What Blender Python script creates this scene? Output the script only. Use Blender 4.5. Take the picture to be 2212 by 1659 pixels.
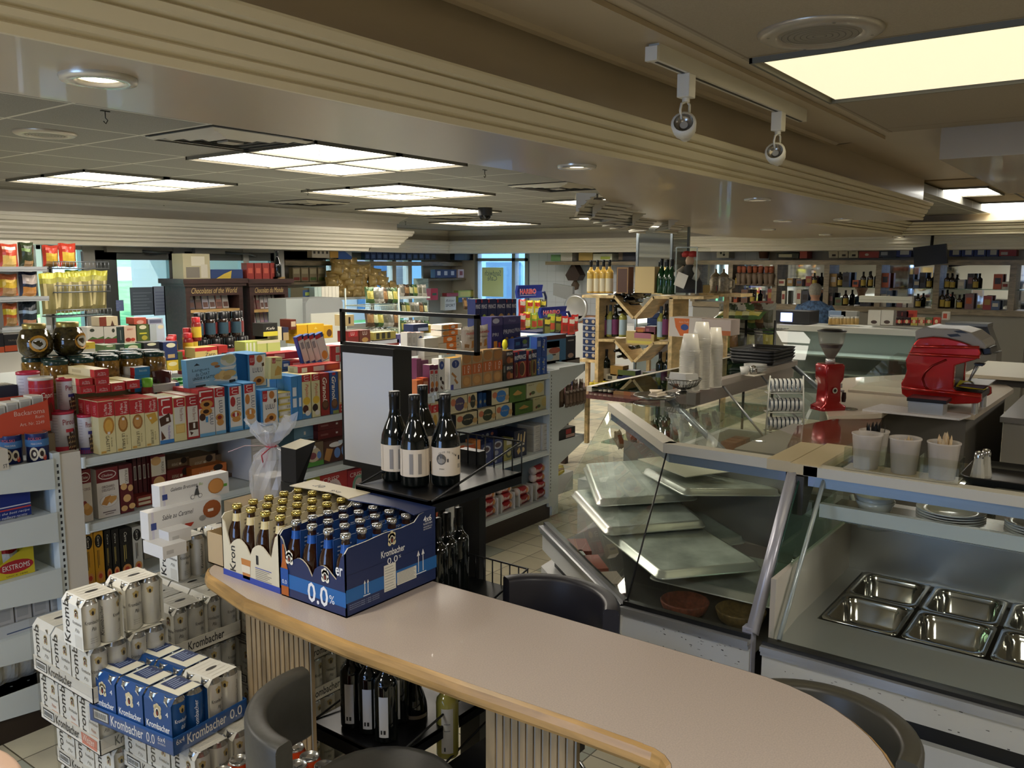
import bpy,math,random
from mathutils import Vector,Matrix
random.seed(7)
PI=math.pi
S=bpy.context.scene
for _o in list(bpy.data.objects):bpy.data.objects.remove(_o)
COL=S.collection
# ---------------------------------------------------------------- camera, world, exposure
CAMH,F_PX,PITCH,ROLL,YAW=2.0,1847.4,0.13735,0.00335,0.641626
AV=Vector((math.cos(YAW),math.sin(YAW),0))
_fw=Vector((AV.x*math.cos(PITCH),AV.y*math.cos(PITCH),-math.sin(PITCH)))
_rt=Vector((math.sin(YAW),-math.cos(YAW),0))
_dn=_fw.cross(_rt)
_rt2=_rt*math.cos(ROLL)+Vector((0,0,1))*math.sin(ROLL)
_fw.normalize();_rt2=(_rt2-_fw*_rt2.dot(_fw)).normalized();_up=_rt2.cross(_fw)
cam=bpy.data.cameras.new('camera');cam_ob=bpy.data.objects.new('camera',cam);COL.objects.link(cam_ob)
cam.sensor_width=36;cam.lens=F_PX/2212*36;cam.clip_start=0.02;cam.clip_end=200
cam_ob.matrix_world=Matrix(((_rt2.x,_up.x,-_fw.x,0),(_rt2.y,_up.y,-_fw.y,0),(_rt2.z,_up.z,-_fw.z,CAMH),(0,0,0,1)))
S.camera=cam_ob
S.view_settings.view_transform='Standard';S.view_settings.look='None'
S.view_settings.gamma=1;S.view_settings.use_curve_mapping=False
S.view_settings.exposure=0.7
W=bpy.data.worlds.new('sky');S.world=W;W.use_nodes=True
nt=W.node_tree;nt.nodes.clear()
_bg=nt.nodes.new('ShaderNodeBackground');_out=nt.nodes.new('ShaderNodeOutputWorld')
_sky=nt.nodes.new('ShaderNodeTexSky');_sky.sky_type='NISHITA'
_sky.sun_elevation=0.9;_sky.sun_rotation=2.6;_sky.sun_disc=False
nt.links.new(_sky.outputs[0],_bg.inputs[0]);_bg.inputs[1].default_value=1.0
nt.links.new(_bg.outputs[0],_out.inputs[0])
_sun=bpy.data.lights.new('sun','SUN');_sun.energy=7.0;_sun.angle=0.02;_sun.color=(1,.95,.85)
_so=bpy.data.objects.new('sun',_sun);_so.rotation_euler=(0.75,0,3.6);COL.objects.link(_so)
def area(x,y,z,sx,sy,e,col=(1,.95,.83),rot=(0,0,0)):
 l=bpy.data.lights.new('ceiling_light','AREA');l.shape='RECTANGLE';l.size=sx;l.size_y=sy;l.energy=e;l.color=col  # data name only; lamps made here have no fixture modelled
 o=bpy.data.objects.new('light_source',l);o.location=(x,y,z);o.rotation_euler=rot;COL.objects.link(o);return o
 # ---------------------------------------------------------------- picture measuring: a pixel's ray cut by a real plane of the room
def _ray(u,v):
 return(_rt2*((u-1106)/F_PX)-_up*((v-829.5)/F_PX)+_fw)
def PZ(u,v,z):r=_ray(u,v);t=(z-CAMH)/r.z;return Vector((r.x*t,r.y*t,z))
def PY(u,v,y):r=_ray(u,v);t=y/r.y;return Vector((r.x*t,y,CAMH+r.z*t))
def PX(u,v,x):r=_ray(u,v);t=x/r.x;return Vector((x,r.y*t,CAMH+r.z*t))
# ---------------------------------------------------------------- materials
MATS={}
def srgb(h):
 h=h.lstrip('#');c=[int(h[i:i+2],16)/255 for i in(0,2,4)]
 return tuple(((x/12.92)if x<=.04045 else((x+.055)/1.055)**2.4)for x in c)
def mat(h,rough=.5,metal=0.,name=None,noise=0,scale=40,trans=0.,ior=1.45,bump=0,coat=0.,alpha=1.):
 k=(h,rough,metal,noise,scale,trans,ior,bump,coat,alpha)
 if k in MATS:return MATS[k]
 m=bpy.data.materials.new(name or 'm_'+h);m.use_nodes=True
 n=m.node_tree.nodes;L=m.node_tree.links;b=n['Principled BSDF'];c=srgb(h)
 b.inputs['Base Color'].default_value=(*c,1);b.inputs['Roughness'].default_value=rough
 b.inputs['Metallic'].default_value=metal;b.inputs['IOR'].default_value=ior
 b.inputs['Transmission Weight'].default_value=trans;b.inputs['Coat Weight'].default_value=coat
 b.inputs['Alpha'].default_value=alpha
 if noise or bump:
  tc=n.new('ShaderNodeTexCoord');t=n.new('ShaderNodeTexNoise');t.inputs['Scale'].default_value=scale;t.inputs['Detail'].default_value=4
  L.new(tc.outputs['Object'],t.inputs['Vector'])
  if noise:
   r=n.new('ShaderNodeValToRGB');r.color_ramp.elements[0].position=.3;r.color_ramp.elements[1].position=.7
   r.color_ramp.elements[0].color=(*[x*(1-noise)for x in c],1);r.color_ramp.elements[1].color=(*[min(1,x*(1+noise))for x in c],1)
   L.new(t.outputs['Fac'],r.inputs[0]);L.new(r.outputs[0],b.inputs['Base Color'])
  if bump:
   bp=n.new('ShaderNodeBump');bp.inputs['Strength'].default_value=bump;bp.inputs['Distance'].default_value=.01
   L.new(t.outputs['Fac'],bp.inputs['Height']);L.new(bp.outputs[0],b.inputs['Normal'])
 MATS[k]=m;return m
def emis(h,e,name='glow'):
 k=('E',h,e)
 if k in MATS:return MATS[k]
 m=bpy.data.materials.new(name);m.use_nodes=True;b=m.node_tree.nodes['Principled BSDF'];c=srgb(h)
 b.inputs['Base Color'].default_value=(*c,1);b.inputs['Emission Color'].default_value=(*c,1);b.inputs['Emission Strength'].default_value=e
 MATS[k]=m;return m
def pane(tint='f2fbf6',rough=0.,refl=1.0,name='clear_glass',mixf=None):
 """thin sheet glass: clear see-through with fresnel reflection"""
 k=('G',tint,rough,mixf)
 if k in MATS:return MATS[k]
 m=bpy.data.materials.new(name);m.use_nodes=True;n=m.node_tree.nodes;L=m.node_tree.links;n.clear()
 o=n.new('ShaderNodeOutputMaterial');mx=n.new('ShaderNodeMixShader');t=n.new('ShaderNodeBsdfTransparent');g=n.new('ShaderNodeBsdfGlossy')
 fr=n.new('ShaderNodeFresnel');gm=n.new('ShaderNodeNewGeometry');mr=n.new('ShaderNodeMapRange');mr.inputs[3].default_value=1.5;mr.inputs[4].default_value=1/1.5;L.new(gm.outputs['Backfacing'],mr.inputs[0]);L.new(mr.outputs[0],fr.inputs[0])
 t.inputs[0].default_value=(*srgb(tint),1);g.inputs['Roughness'].default_value=rough;g.inputs[0].default_value=(.95,1,.98,1)
 if mixf is None:L.new(fr.outputs[0],mx.inputs[0])
 else:mx.inputs[0].default_value=mixf
 L.new(t.outputs[0],mx.inputs[1]);L.new(g.outputs[0],mx.inputs[2]);L.new(mx.outputs[0],o.inputs[0])
 MATS[k]=m;return m
def wrapfilm(amount=.12,tint='f4f4f4',name='clear_film'):
 k=('F',amount,tint)
 if k in MATS:return MATS[k]
 m=bpy.data.materials.new(name);m.use_nodes=True;n=m.node_tree.nodes;L=m.node_tree.links;n.clear()
 o=n.new('ShaderNodeOutputMaterial');mx=n.new('ShaderNodeMixShader');t=n.new('ShaderNodeBsdfTransparent');g=n.new('ShaderNodeBsdfGlossy')
 t.inputs[0].default_value=(*srgb(tint),1);g.inputs['Roughness'].default_value=.12;mx.inputs[0].default_value=amount
 L.new(t.outputs[0],mx.inputs[1]);L.new(g.outputs[0],mx.inputs[2]);L.new(mx.outputs[0],o.inputs[0])
 MATS[k]=m;return m
 # ---------------------------------------------------------------- text outlines -> (verts, faces) cached
_TX={}
def glyphs(s,shear=0.,bold=0.):
 k=(s,shear,bold)
 if k in _TX:return _TX[k]
 cu=bpy.data.curves.new('t','FONT');cu.body=s;cu.size=1;cu.resolution_u=2;cu.shear=shear;cu.offset=bold;cu.fill_mode='FRONT'
 ob=bpy.data.objects.new('t',cu);COL.objects.link(ob)
 dg=bpy.context.evaluated_depsgraph_get();me=bpy.data.meshes.new_from_object(ob.evaluated_get(dg))
 vs=[v.co.xy for v in me.vertices];fs=[tuple(p.vertices)for p in me.polygons]
 bpy.data.objects.remove(ob);bpy.data.meshes.remove(me);bpy.data.curves.remove(cu)
 if not vs:_TX[k]=([],[],1,1);return _TX[k]
 x0=min(v[0]for v in vs);x1=max(v[0]for v in vs);y0=min(v[1]for v in vs);y1=max(v[1]for v in vs)
 w,h=x1-x0,y1-y0
 _TX[k]=([((v[0]-x0)/w,(v[1]-y0)/h)for v in vs],fs,w,h);return _TX[k]
 # ---------------------------------------------------------------- mesh builder
class MB:
 def __init__(s):s.v=[];s.f=[];s.m=[];s.sm=[];s.mats=[];s.T=Matrix()
 def mi(s,m):
  if isinstance(m,str):m=mat(m)
  if m not in s.mats:s.mats.append(m)
  return s.mats.index(m)
 def add(s,vs,fs,m,smooth=False):
  b=len(s.v);T=s.T;s.v+=[tuple(T@Vector(p))for p in vs];i=s.mi(m)
  for f in fs:s.f.append(tuple(b+j for j in f));s.m.append(i);s.sm.append(smooth)
  return s
 def box(s,x0,x1,y0,y1,z0,z1,m,top=None,front=None,left=None):
  vs=[(x0,y0,z0),(x1,y0,z0),(x1,y1,z0),(x0,y1,z0),(x0,y0,z1),(x1,y0,z1),(x1,y1,z1),(x0,y1,z1)]
  F=[(0,3,2,1),(4,5,6,7),(0,1,5,4),(1,2,6,5),(2,3,7,6),(3,0,4,7)]
  for i,f in enumerate(F):
   mm={1:top,2:front,5:left}.get(i)or m
   s.add(vs,[f],mm)if mm is not m else None
  s.add(vs,[f for i,f in enumerate(F)if not{1:top,2:front,5:left}.get(i)],m)
  return s
 def cbox(s,c,d,m,**k):return s.box(c[0]-d[0]/2,c[0]+d[0]/2,c[1]-d[1]/2,c[1]+d[1]/2,c[2]-d[2]/2,c[2]+d[2]/2,m,**k)
 def quad(s,a,b,c,d,m):return s.add([a,b,c,d],[(0,1,2,3)],m)
 def poly(s,pts,m):return s.add(pts,[tuple(range(len(pts)))],m)
 def prism(s,p,z0,z1,m,top=None,side=None):
  """p: 2D outline (counter-clockwise), extruded upward"""
  n=len(p);vs=[(x,y,z0)for x,y in p]+[(x,y,z1)for x,y in p]
  s.add(vs,[tuple(range(n-1,-1,-1))],m);s.add(vs,[tuple(range(n,2*n))],top or m)
  s.add(vs,[(i,(i+1)%n,n+(i+1)%n,n+i)for i in range(n)],side or m);return s
 def extr(s,p,x0,x1,m,axis='x'):
  """p: (y,z) profile extruded along x (or (x,z) along y)"""
  n=len(p)
  if axis=='x':vs=[(x0,a,b)for a,b in p]+[(x1,a,b)for a,b in p]
  else:vs=[(a,x0,b)for a,b in p]+[(a,x1,b)for a,b in p]
  s.add(vs,[tuple(range(n)),tuple(range(2*n-1,n-1,-1))]+[(i,n+i,n+(i+1)%n,(i+1)%n)for i in range(n)],m);return s
 def lathe(s,prof,m,c=(0,0,0),seg=16,smooth=True,a0=0,a1=2*PI):
  """prof: [(r,z[,mat])]; each mat applies to the band that starts there"""
  full=abs(a1-a0-2*PI)<1e-6;n=seg if full else seg+1
  vs=[]
  for p in prof:
   for i in range(n):
    a=a0+(a1-a0)*i/seg;vs.append((c[0]+p[0]*math.cos(a),c[1]+p[0]*math.sin(a),c[2]+p[1]))
  cur=m
  base=len(s.v);s.v+=[tuple(s.T@Vector(q))for q in vs]
  for j in range(len(prof)-1):
   if len(prof[j])>2 and prof[j][2]is not None:cur=prof[j][2]
   k=s.mi(cur)
   for i in range(seg):
    i2=(i+1)%n
    s.f.append((base+j*n+i,base+j*n+i2,base+(j+1)*n+i2,base+(j+1)*n+i));s.m.append(k);s.sm.append(smooth)
  return s
 def cyl(s,c,r,h,m,seg=14,r2=None,top=None):
  r2=r if r2 is None else r2
  s.lathe([(r,0),(r2,h)],m,c,seg)
  s.add([(c[0]+r*math.cos(2*PI*i/seg),c[1]+r*math.sin(2*PI*i/seg),c[2])for i in range(seg)],[tuple(range(seg-1,-1,-1))],m)
  s.add([(c[0]+r2*math.cos(2*PI*i/seg),c[1]+r2*math.sin(2*PI*i/seg),c[2]+h)for i in range(seg)],[tuple(range(seg))],top or m);return s
 def disc(s,c,r,m,seg=16,ry=None,n=(0,0,1)):
  ry=ry or r;q=Vector((0,0,1)).rotation_difference(Vector(n)).to_matrix()
  s.add([tuple(Vector(c)+q@Vector((r*math.cos(2*PI*i/seg),ry*math.sin(2*PI*i/seg),0)))for i in range(seg)],[tuple(range(seg))],m);return s
 def tube(s,pts,r,m,seg=6,rr=None):
  pts=[Vector(p)for p in pts];n=len(pts);vs=[];prev=None
  for i,p in enumerate(pts):
   d=(pts[min(i+1,n-1)]-pts[max(i-1,0)]).normalized()
   if prev is None:a=d.orthogonal().normalized()
   else:a=(prev-d*prev.dot(d)).normalized()
   prev=a;b=d.cross(a);R_=rr[i]if rr else r
   for k in range(seg):
    t=2*PI*k/seg;vs.append(tuple(p+(a*math.cos(t)+b*math.sin(t))*R_))
  fs=[(i*seg+k,i*seg+(k+1)%seg,(i+1)*seg+(k+1)%seg,(i+1)*seg+k)for i in range(n-1)for k in range(seg)]
  fs+=[tuple(range(seg-1,-1,-1)),tuple((n-1)*seg+k for k in range(seg))]
  return s.add(vs,fs,m,True)
 def text(s,t,o,xd,yd,w,h,m,shear=0.,bold=0.):
  """lettering t filling a w x h block whose lower-left corner is o"""
  vs,fs,tw,th=glyphs(t,shear,bold)
  if not vs:return s
  if w is None:w=h*tw/th
  xd,yd,o=Vector(xd),Vector(yd),Vector(o)
  return s.add([tuple(o+xd*(a*w)+yd*(b*h))for a,b in vs],fs,m)
 def build(s,name,parent=None,loc=None,rz=0,bevel=0):
  me=bpy.data.meshes.new(name);me.from_pydata(s.v,[],s.f)
  for m in s.mats:me.materials.append(m)
  me.polygons.foreach_set('material_index',s.m);me.polygons.foreach_set('use_smooth',s.sm);me.update()
  o=bpy.data.objects.new(name,me);COL.objects.link(o)
  if parent:o.parent=parent
  if loc is not None:o.location=loc
  if rz:o.rotation_euler=(0,0,rz)
  if bevel:
   b=o.modifiers.new('bevel','BEVEL');b.width=bevel;b.segments=2;b.limit_method='ANGLE'
  return o
def tag(o,label=None,cat=None,group=None,kind=None):
 if label:o['label']=label
 if cat:o['category']=cat
 if group:o['group']=group
 if kind:o['kind']=kind
 return o
def thing(name,loc,label,cat,group=None,rz=0):
 o=bpy.data.objects.new(name,None);o.empty_display_size=.05;COL.objects.link(o);o.location=loc;o.rotation_euler=(0,0,rz)
 return tag(o,label,cat,group)
def struct(mb,name,parent=None,label=None):
 o=mb.build(name,parent)
 if parent is None:o['kind']='structure'
 if label:o['label']=label
 return o
def dup(root,loc=None,rz=None,label=None,group=None,rot=None,scale=None):
 r=root.copy();COL.objects.link(r)
 for ch in list(root.children):
  c=ch.copy();COL.objects.link(c);c.parent=r
  for g in ch.children:
   d=g.copy();COL.objects.link(d);d.parent=c
 if loc is not None:r.location=loc
 if rz is not None:r.rotation_euler=(0,0,rz)
 if rot is not None:r.rotation_euler=rot
 if scale is not None:r.scale=scale
 if label:r['label']=label
 if group:r['group']=group
 elif label and 'group' in r and group is False:del r['group']
 return r
class Proto:
 """first call moves the prototype itself, the next ones copy it"""
 def __init__(s,ob):s.o=ob;s.used=False
 def __call__(s,loc,rz=0,label=None,group=None,rot=None,scale=None):
  if s.used:return dup(s.o,loc,rz,label,group,rot,scale)
  s.used=True;o=s.o;o.location=loc;o.rotation_euler=rot if rot else(0,0,rz)
  if scale:o.scale=scale
  if label:o['label']=label
  if group:o['group']=group
  return o
  # ---------------------------------------------------------------- printed cartons
def art(mb,spec,x0,z0,w,h,y,axis='f'):
 """printed marks on an upright face. f: faces -y, l: faces -x, t: top. coordinates 0..1"""
 e=.0006
 def P(a,b,k):
  if axis=='f':return(x0+a*w,y-e*k,z0+b*h)
  if axis=='l':return(y-e*k,x0+w-a*w,z0+b*h)
  return(x0+a*w,z0+b*h,y+e*k)
 X={'f':(1,0,0),'l':(0,-1,0),'t':(1,0,0)}[axis];Z=(0,1,0)if axis=='t' else(0,0,1)
 for k,it in enumerate(spec):
  k=1+k*.35;c=it[0]
  if c=='r':
   _,a,b,c2,d,m=it;mb.quad(P(a,b,k),P(c2,b,k),P(c2,d,k),P(a,d,k),mat(m))
  elif c=='e':
   _,a,b,rx,ry,m=it;mb.poly([P(a+rx*math.cos(2*PI*i/14),b+ry*math.sin(2*PI*i/14),k)for i in range(14)],mat(m))
  elif c=='p':
   mb.poly([P(a,b,k)for a,b in it[1]],mat(it[2]))
  elif c=='t':
   _,t,a,b,tw,th,m=it[:7];mb.text(t,P(a,b,k),X,Z,tw*w if tw else None,th*h,mat(m),*(it[7:]))
  elif c=='v':
   _,t,a,b,tl,tw,m=it[:7]
   mb.text(t,P(a,b,k),tuple(-q for q in Z),X,tl*h,tw*w,mat(m),*(it[7:]))
  elif c=='u':
   _,t,a,b,tl,tw,m=it[:7]
   mb.text(t,P(a,b,k),Z,tuple(-q for q in X),tl*h,tw*w,mat(m),*(it[7:]))
def carton(name,w,h,d,body,front=(),left=(),top=(),topc=None,leftc=None,cat='box',rough=.35,frontc=None):
 mb=MB();b=mat(body,rough)
 mb.box(-w/2,w/2,-d/2,d/2,0,h,b,top=topc and mat(topc,rough),left=leftc and mat(leftc,rough),front=frontc and mat(frontc,rough))
 art(mb,front,-w/2,0,w,h,-d/2,'f');art(mb,left,-d/2,0,d,h,-w/2,'l');art(mb,top,-w/2,-d/2,w,d,h,'t')
 o=mb.build(name);o['category']=cat
 P_=Proto(o);P_.w,P_.h,P_.d=w,h,d;return P_
def jarlike(name,prof,m,cat,lid=None,liname='lid',label=None,seg=14,loc=(0,0,-9)):
 """thing with body, lid (profile) and wrapped label (r, z0, z1, mat, a0, a1)"""
 t=thing(name,loc,None,cat);b=MB();b.lathe(prof,m,seg=seg);b.build('body',t)
 if lid:l=MB();l.lathe(lid[0],lid[1],seg=seg);l.build(liname,t)
 if label:
  l=MB()
  for(r,z0,z1,mm,a0,a1)in label:l.lathe([(r,z0),(r,z1)],mm,seg=10,a0=a0,a1=a1)
  l.build('paper_label',t)
 return Proto(t)
 # ================================================================ THE ROOM
PAINT=mat('b5a486',.4,noise=.03,scale=3);PAINT2=mat('b7b0a0',.45,noise=.03,scale=3)
CREAM=mat('d2c6a6',.45);SOFW=mat('cdc8b8',.5)
def nodes(m):return m.node_tree.nodes,m.node_tree.links
def tile_mat(name,size,x0,y0,cols,grout,gw,rough,speck=0,weights=None):
 m=bpy.data.materials.new(name);m.use_nodes=True;n,L=nodes(m);b=n['Principled BSDF'];b.inputs['Roughness'].default_value=rough
 tc=n.new('ShaderNodeTexCoord');mp=n.new('ShaderNodeMapping');mp.vector_type='POINT'
 sx,sy=size if isinstance(size,tuple)else(size,size)
 mp.inputs['Location'].default_value=(-x0/sx,-y0/sy,0);mp.inputs['Scale'].default_value=(1/sx,1/sy,0)
 L.new(tc.outputs['Object'],mp.inputs[0])
 fl=n.new('ShaderNodeVectorMath');fl.operation='FLOOR';L.new(mp.outputs[0],fl.inputs[0])
 fr=n.new('ShaderNodeVectorMath');fr.operation='FRACTION';L.new(mp.outputs[0],fr.inputs[0])
 wn=n.new('ShaderNodeTexWhiteNoise');wn.noise_dimensions='2D';L.new(fl.outputs[0],wn.inputs['Vector'])
 cr=n.new('ShaderNodeValToRGB');cr.color_ramp.interpolation='CONSTANT'
 E_=cr.color_ramp.elements;pos=weights or[i/len(cols)for i in range(len(cols))]
 while len(E_)<len(cols):E_.new(.5)
 for e,p,c in zip(E_,pos,cols):e.position=p;e.color=(*srgb(c),1)
 L.new(wn.outputs['Value'],cr.inputs[0])
 sp=n.new('ShaderNodeSeparateXYZ');L.new(fr.outputs[0],sp.inputs[0])
 ms=[]
 for i,sc in((0,sx),(1,sy)):
  s_=n.new('ShaderNodeMath');s_.operation='SUBTRACT';L.new(sp.outputs[i],s_.inputs[0]);s_.inputs[1].default_value=.5
  a=n.new('ShaderNodeMath');a.operation='ABSOLUTE';L.new(s_.outputs[0],a.inputs[0])
  g=n.new('ShaderNodeMath');g.operation='GREATER_THAN';L.new(a.outputs[0],g.inputs[0]);g.inputs[1].default_value=.5-gw/sc/2;ms.append(g)
 mxm=n.new('ShaderNodeMath');mxm.operation='MAXIMUM';L.new(ms[0].outputs[0],mxm.inputs[0]);L.new(ms[1].outputs[0],mxm.inputs[1])
 nz=n.new('ShaderNodeTexNoise');nz.inputs['Scale'].default_value=180 if speck else 6;nz.inputs['Detail'].default_value=3;L.new(tc.outputs['Object'],nz.inputs['Vector'])
 mr=n.new('ShaderNodeMapRange');mr.inputs[1].default_value=.35;mr.inputs[2].default_value=.65;mr.inputs[3].default_value=1-(speck or.06);mr.inputs[4].default_value=1+(speck or.06)
 L.new(nz.outputs['Fac'],mr.inputs[0])
 mu=n.new('ShaderNodeVectorMath');mu.operation='SCALE';L.new(cr.outputs[0],mu.inputs[0]);L.new(mr.outputs[0],mu.inputs['Scale'])
 mx=n.new('ShaderNodeMix');mx.data_type='RGBA';L.new(mxm.outputs[0],mx.inputs['Factor']);L.new(mu.outputs[0],mx.inputs['A']);mx.inputs['B'].default_value=(*srgb(grout),1)
 L.new(mx.outputs['Result'],b.inputs['Base Color']);return m
FLOOR=tile_mat('floor_tiles',.2035,4.46,3.537,['b3ab91','bdb59b','c6bfa4','9b9f8f','bab399'],'57503f',.006,.32,weights=[0,.25,.45,.68,.86])
CEIL=tile_mat('ceiling_tiles',(.66,.62),3.2,3.73,['837f74'],'c9c4b2',.016,.7,speck=.16)
CEIL2=tile_mat('ceiling_panels',(1.02,1.24),3.18,.05,['a1937b'],'83755e',.010,.7,speck=.05)
BRICKW=tile_mat('wall_tiles',.15,0,0,['d6d6d0','dadad4'],'b5b5ad',.005,.25)
def slab(name,x0,x1,y0,y1,z0,z1,m,**k):return struct(MB().box(x0,x1,y0,y1,z0,z1,m),name,**k)
BX=13.9
slab('floor',-3,BX+.2,-5,12.4,-.1,0,FLOOR)
# tiled ceiling over the shop floor, and the raised panel ceiling over the serving side
struct(MB().prism([(-3,1.75),(13.9,1.75),(13.9,12.3),(-3,12.3)],2.673,2.75,CEIL),'ceiling')
UZ=2.42
m_=MB();UP=[(-3,1.74),(8.5,1.74),(8.5,2.8),(12.45,2.8),(12.45,-5),(13.9,-5),(13.9,4.6),(11.6,5.0),(8.7,4.45),(6.75,3.9),(4.9,2.9),(4.0,2.45),(3.1,2.33),(-3,2.28)]
m_.prism(UP,UZ,2.80,mat('ab9b80',.34,coat=.08));struct(m_,'ceiling.001')
struct(MB().prism([(-3,-5),(12.45,-5),(12.45,2.8),(8.5,2.8),(8.5,1.74),(-3,1.74)],2.781,2.88,PAINT),'ceiling.002')
struct(MB().box(-3,5.38,-5,1.31,2.77,2.782,CEIL2),'ceiling.003')
struct(MB().box(8.6,12.4,-5,2.4,2.77,2.782,tile_mat('brown_panels',(1.2,.62),9.4,1.26,['8f7b58','99845f'],'3d3325',.03,.7)),'ceiling.004')
def sweep(mb,path,prof,m,z0,flip=1):
 """moulding: prof = [(out, up)], swept along a plan polyline with mitred corners; out is to the left of travel"""
 P=[Vector(p)for p in path];n=len(P);rows=[]
 for i in range(n):
  d0=(P[i]-P[i-1]).normalized()if i else(P[1]-P[0]).normalized();d1=(P[i+1]-P[i]).normalized()if i<n-1 else d0
  n0=Vector((-d0.y,d0.x));n1=Vector((-d1.y,d1.x));b=(n0+n1).normalized();k=1/max(.3,b.dot(n0))
  rows.append([(P[i].x+b.x*k*a*flip,P[i].y+b.y*k*a*flip,z0+h)for a,h in prof])
 vs=[p for r in rows for p in r];q=len(prof)
 mb.add(vs,[(i*q+j,i*q+j+1,(i+1)*q+j+1,(i+1)*q+j)for i in range(n-1)for j in range(q-1)],m)
 for e in(0,n-1):mb.add(rows[e],[tuple(range(q))],m)
 return mb
CR1=[(0,0),(.012,0),(.016,.018),(.006,.024),(.02,.032),(.026,.044),(.018,.05),(.036,.056),(.05,.085),(.04,.09),(.06,.098),(.068,.112),(.058,.118),(.082,.124),(.09,.143),(.09,.15),(0,.155)]
CR2=[(0,0),(.015,0),(.018,.03),(.035,.045),(.035,.06),(.07,.085),(.075,.11),(.11,.14),(.11,.155),(.15,.165),(.16,.2),(.17,.205),(.17,.235),(0,.245)]
TOP=[(0,0),(.02,.0),(.025,.02),(.05,.045),(.06,.05),(.1,.08),(.11,.085),(.11,.1)]
# mouldings of the raised ceiling (its walls are the flanks of ceiling.001)
m_=sweep(MB(),[(-3,1.74),(8.5,1.74)],CR1,CREAM,UZ,-1)
sweep(m_,[(-3,1.70),(5.6,1.70)],[(0,0),(.03,.0),(.05,.01),(.3,.012),(.32,.012),(.32,.03)],PAINT,2.75,-1)
struct(m_,'trim_1')
m_=sweep(MB(),[(8.5,2.8),(12.45,2.8),(12.45,1.2),(12.9,.9),(12.9,-4)],[(a*2,b*1.1)for a,b in CR1],CREAM,UZ,-1);struct(m_,'trim_2')
# stepped capital of mouldings where the beam meets the tiled ceiling around the mirror pillar
m_=MB()
for i,(dx,dy)in enumerate([(0,0),(.55,.25),(1.1,.5),(1.9,.75),(2.9,.95)]):
 sweep(m_,[(4.3+dx,2.75+dy*.9),(4.75+dx,3.05+dy),(5.25+dx,3.05+dy),(5.6+dx,3.45+dy),(5.95+dx,3.45+dy)],[(a*1.3,b*.7)for a,b in CR1],SOFW,UZ-.105+.004*i,-1)
struct(m_,'trim_3')
# bulkhead crossing the serving side
P0=PX(2025,345,5.42)
slab('ceiling.005',5.42,8.2,-5,1.04,P0.z,2.80,mat('b9ab92',.25,coat=.3))
# perimeter soffits with two cornices each
SY,SX,S2=8.55,13.0,11.3
m_=MB().box(-3,8.75,SY,9.0,2.24,2.70,PAINT2).box(7.0,13.9,S2,12.3,2.24,2.70,PAINT2).box(SX,13.9,-5,S2,2.24,2.70,PAINT2).box(7.0,8.75,9.0,S2,2.24,2.70,PAINT2)
struct(m_,'ceiling.006')
m_=MB()
for pr,z in((CR2,2.24),(TOP,2.575)):
 sweep(m_,[(-3,SY),(8.75,SY),(8.75,S2),(SX,S2),(SX,-5)],pr,SOFW,z,-1)
struct(m_,'trim_4')
m_=MB()
sweep(m_,[(-3,SY+.02),(8.2,SY+.02)],[(0,0),(.02,.0),(.03,.04),(.08,.05),(.09,.07)],SOFW,2.19,-1);m_.box(-3,8.2,SY+.02,9.0,2.19,2.24,PAINT2);struct(m_,'trim_5')
# ---------------------------------------------------------------- street front (left)
AL=mat('8d8c88',.4,.3);ALD=mat('4d5050',.35,.4);GL=pane('d6e6f2')
FY=9.0
m_=MB();m_.box(-3,7.05,FY,FY+.12,2.22,2.7,PAINT2);m_.box(-3,PY(90,560,FY).x-.25,FY,FY+.12,0,2.22,PAINT2);struct(m_,'wall_left')
def fx(u):return PY(u,600,FY).x
m_=MB()
zh=2.15
posts=[(90,112),(178,205),(374,398),(524,536),(592,612)]
for a,b in posts:m_.box(fx(a),fx(b),FY-.03,FY+.09,0,2.22,AL)
m_.box(fx(90),fx(612),FY-.02,FY+.08,zh,zh+.06,AL);m_.box(fx(90),fx(612),FY-.02,FY+.08,2.19,2.23,AL);m_.box(fx(90),fx(200),FY-.02,FY+.08,0,.12,AL)
fr=struct(m_,'window_1')
for a,b in((112,178),(205,374),(398,524),(536,592)):
 MB().box(fx(a),fx(b),FY+.02,FY+.03,zh+.06,2.19,GL).build('pane',fr)
MB().box(fx(112),fx(178),FY+.02,FY+.03,.12,zh,GL).build('pane',fr)
def door(name,ua,ub,leaf):
 a,b=fx(ua),fx(ub);m=MB();m.box(a,a+.09,FY-.01,FY+.05,0,zh,ALD).box(b-.05,b,FY-.01,FY+.05,0,zh,ALD)
 m.box(a,b,FY-.01,FY+.05,zh-.1,zh,ALD).box(a,b,FY-.01,FY+.05,0,.2,ALD)
 for q in leaf:m.box(fx(q),fx(q)+.16,FY-.01,FY+.05,0,zh,ALD)
 d=struct(m,name);MB().box(a+.05,b-.05,FY+.015,FY+.025,.2,zh-.1,GL).build('pane',d)
 MB().box(a+.1,a+.5,FY-.09,FY-.03,zh-.02,zh+.06,AL).tube([(a+.5,FY-.08,zh),(a+.75,FY-.2,zh-.02),(b-.3,FY-.05,zh-.04)],.012,ALD).build('door_closer',d)
 return d
d1=door('door_1',205,374,(222,));d2=door('door_2',398,592,())
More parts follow.
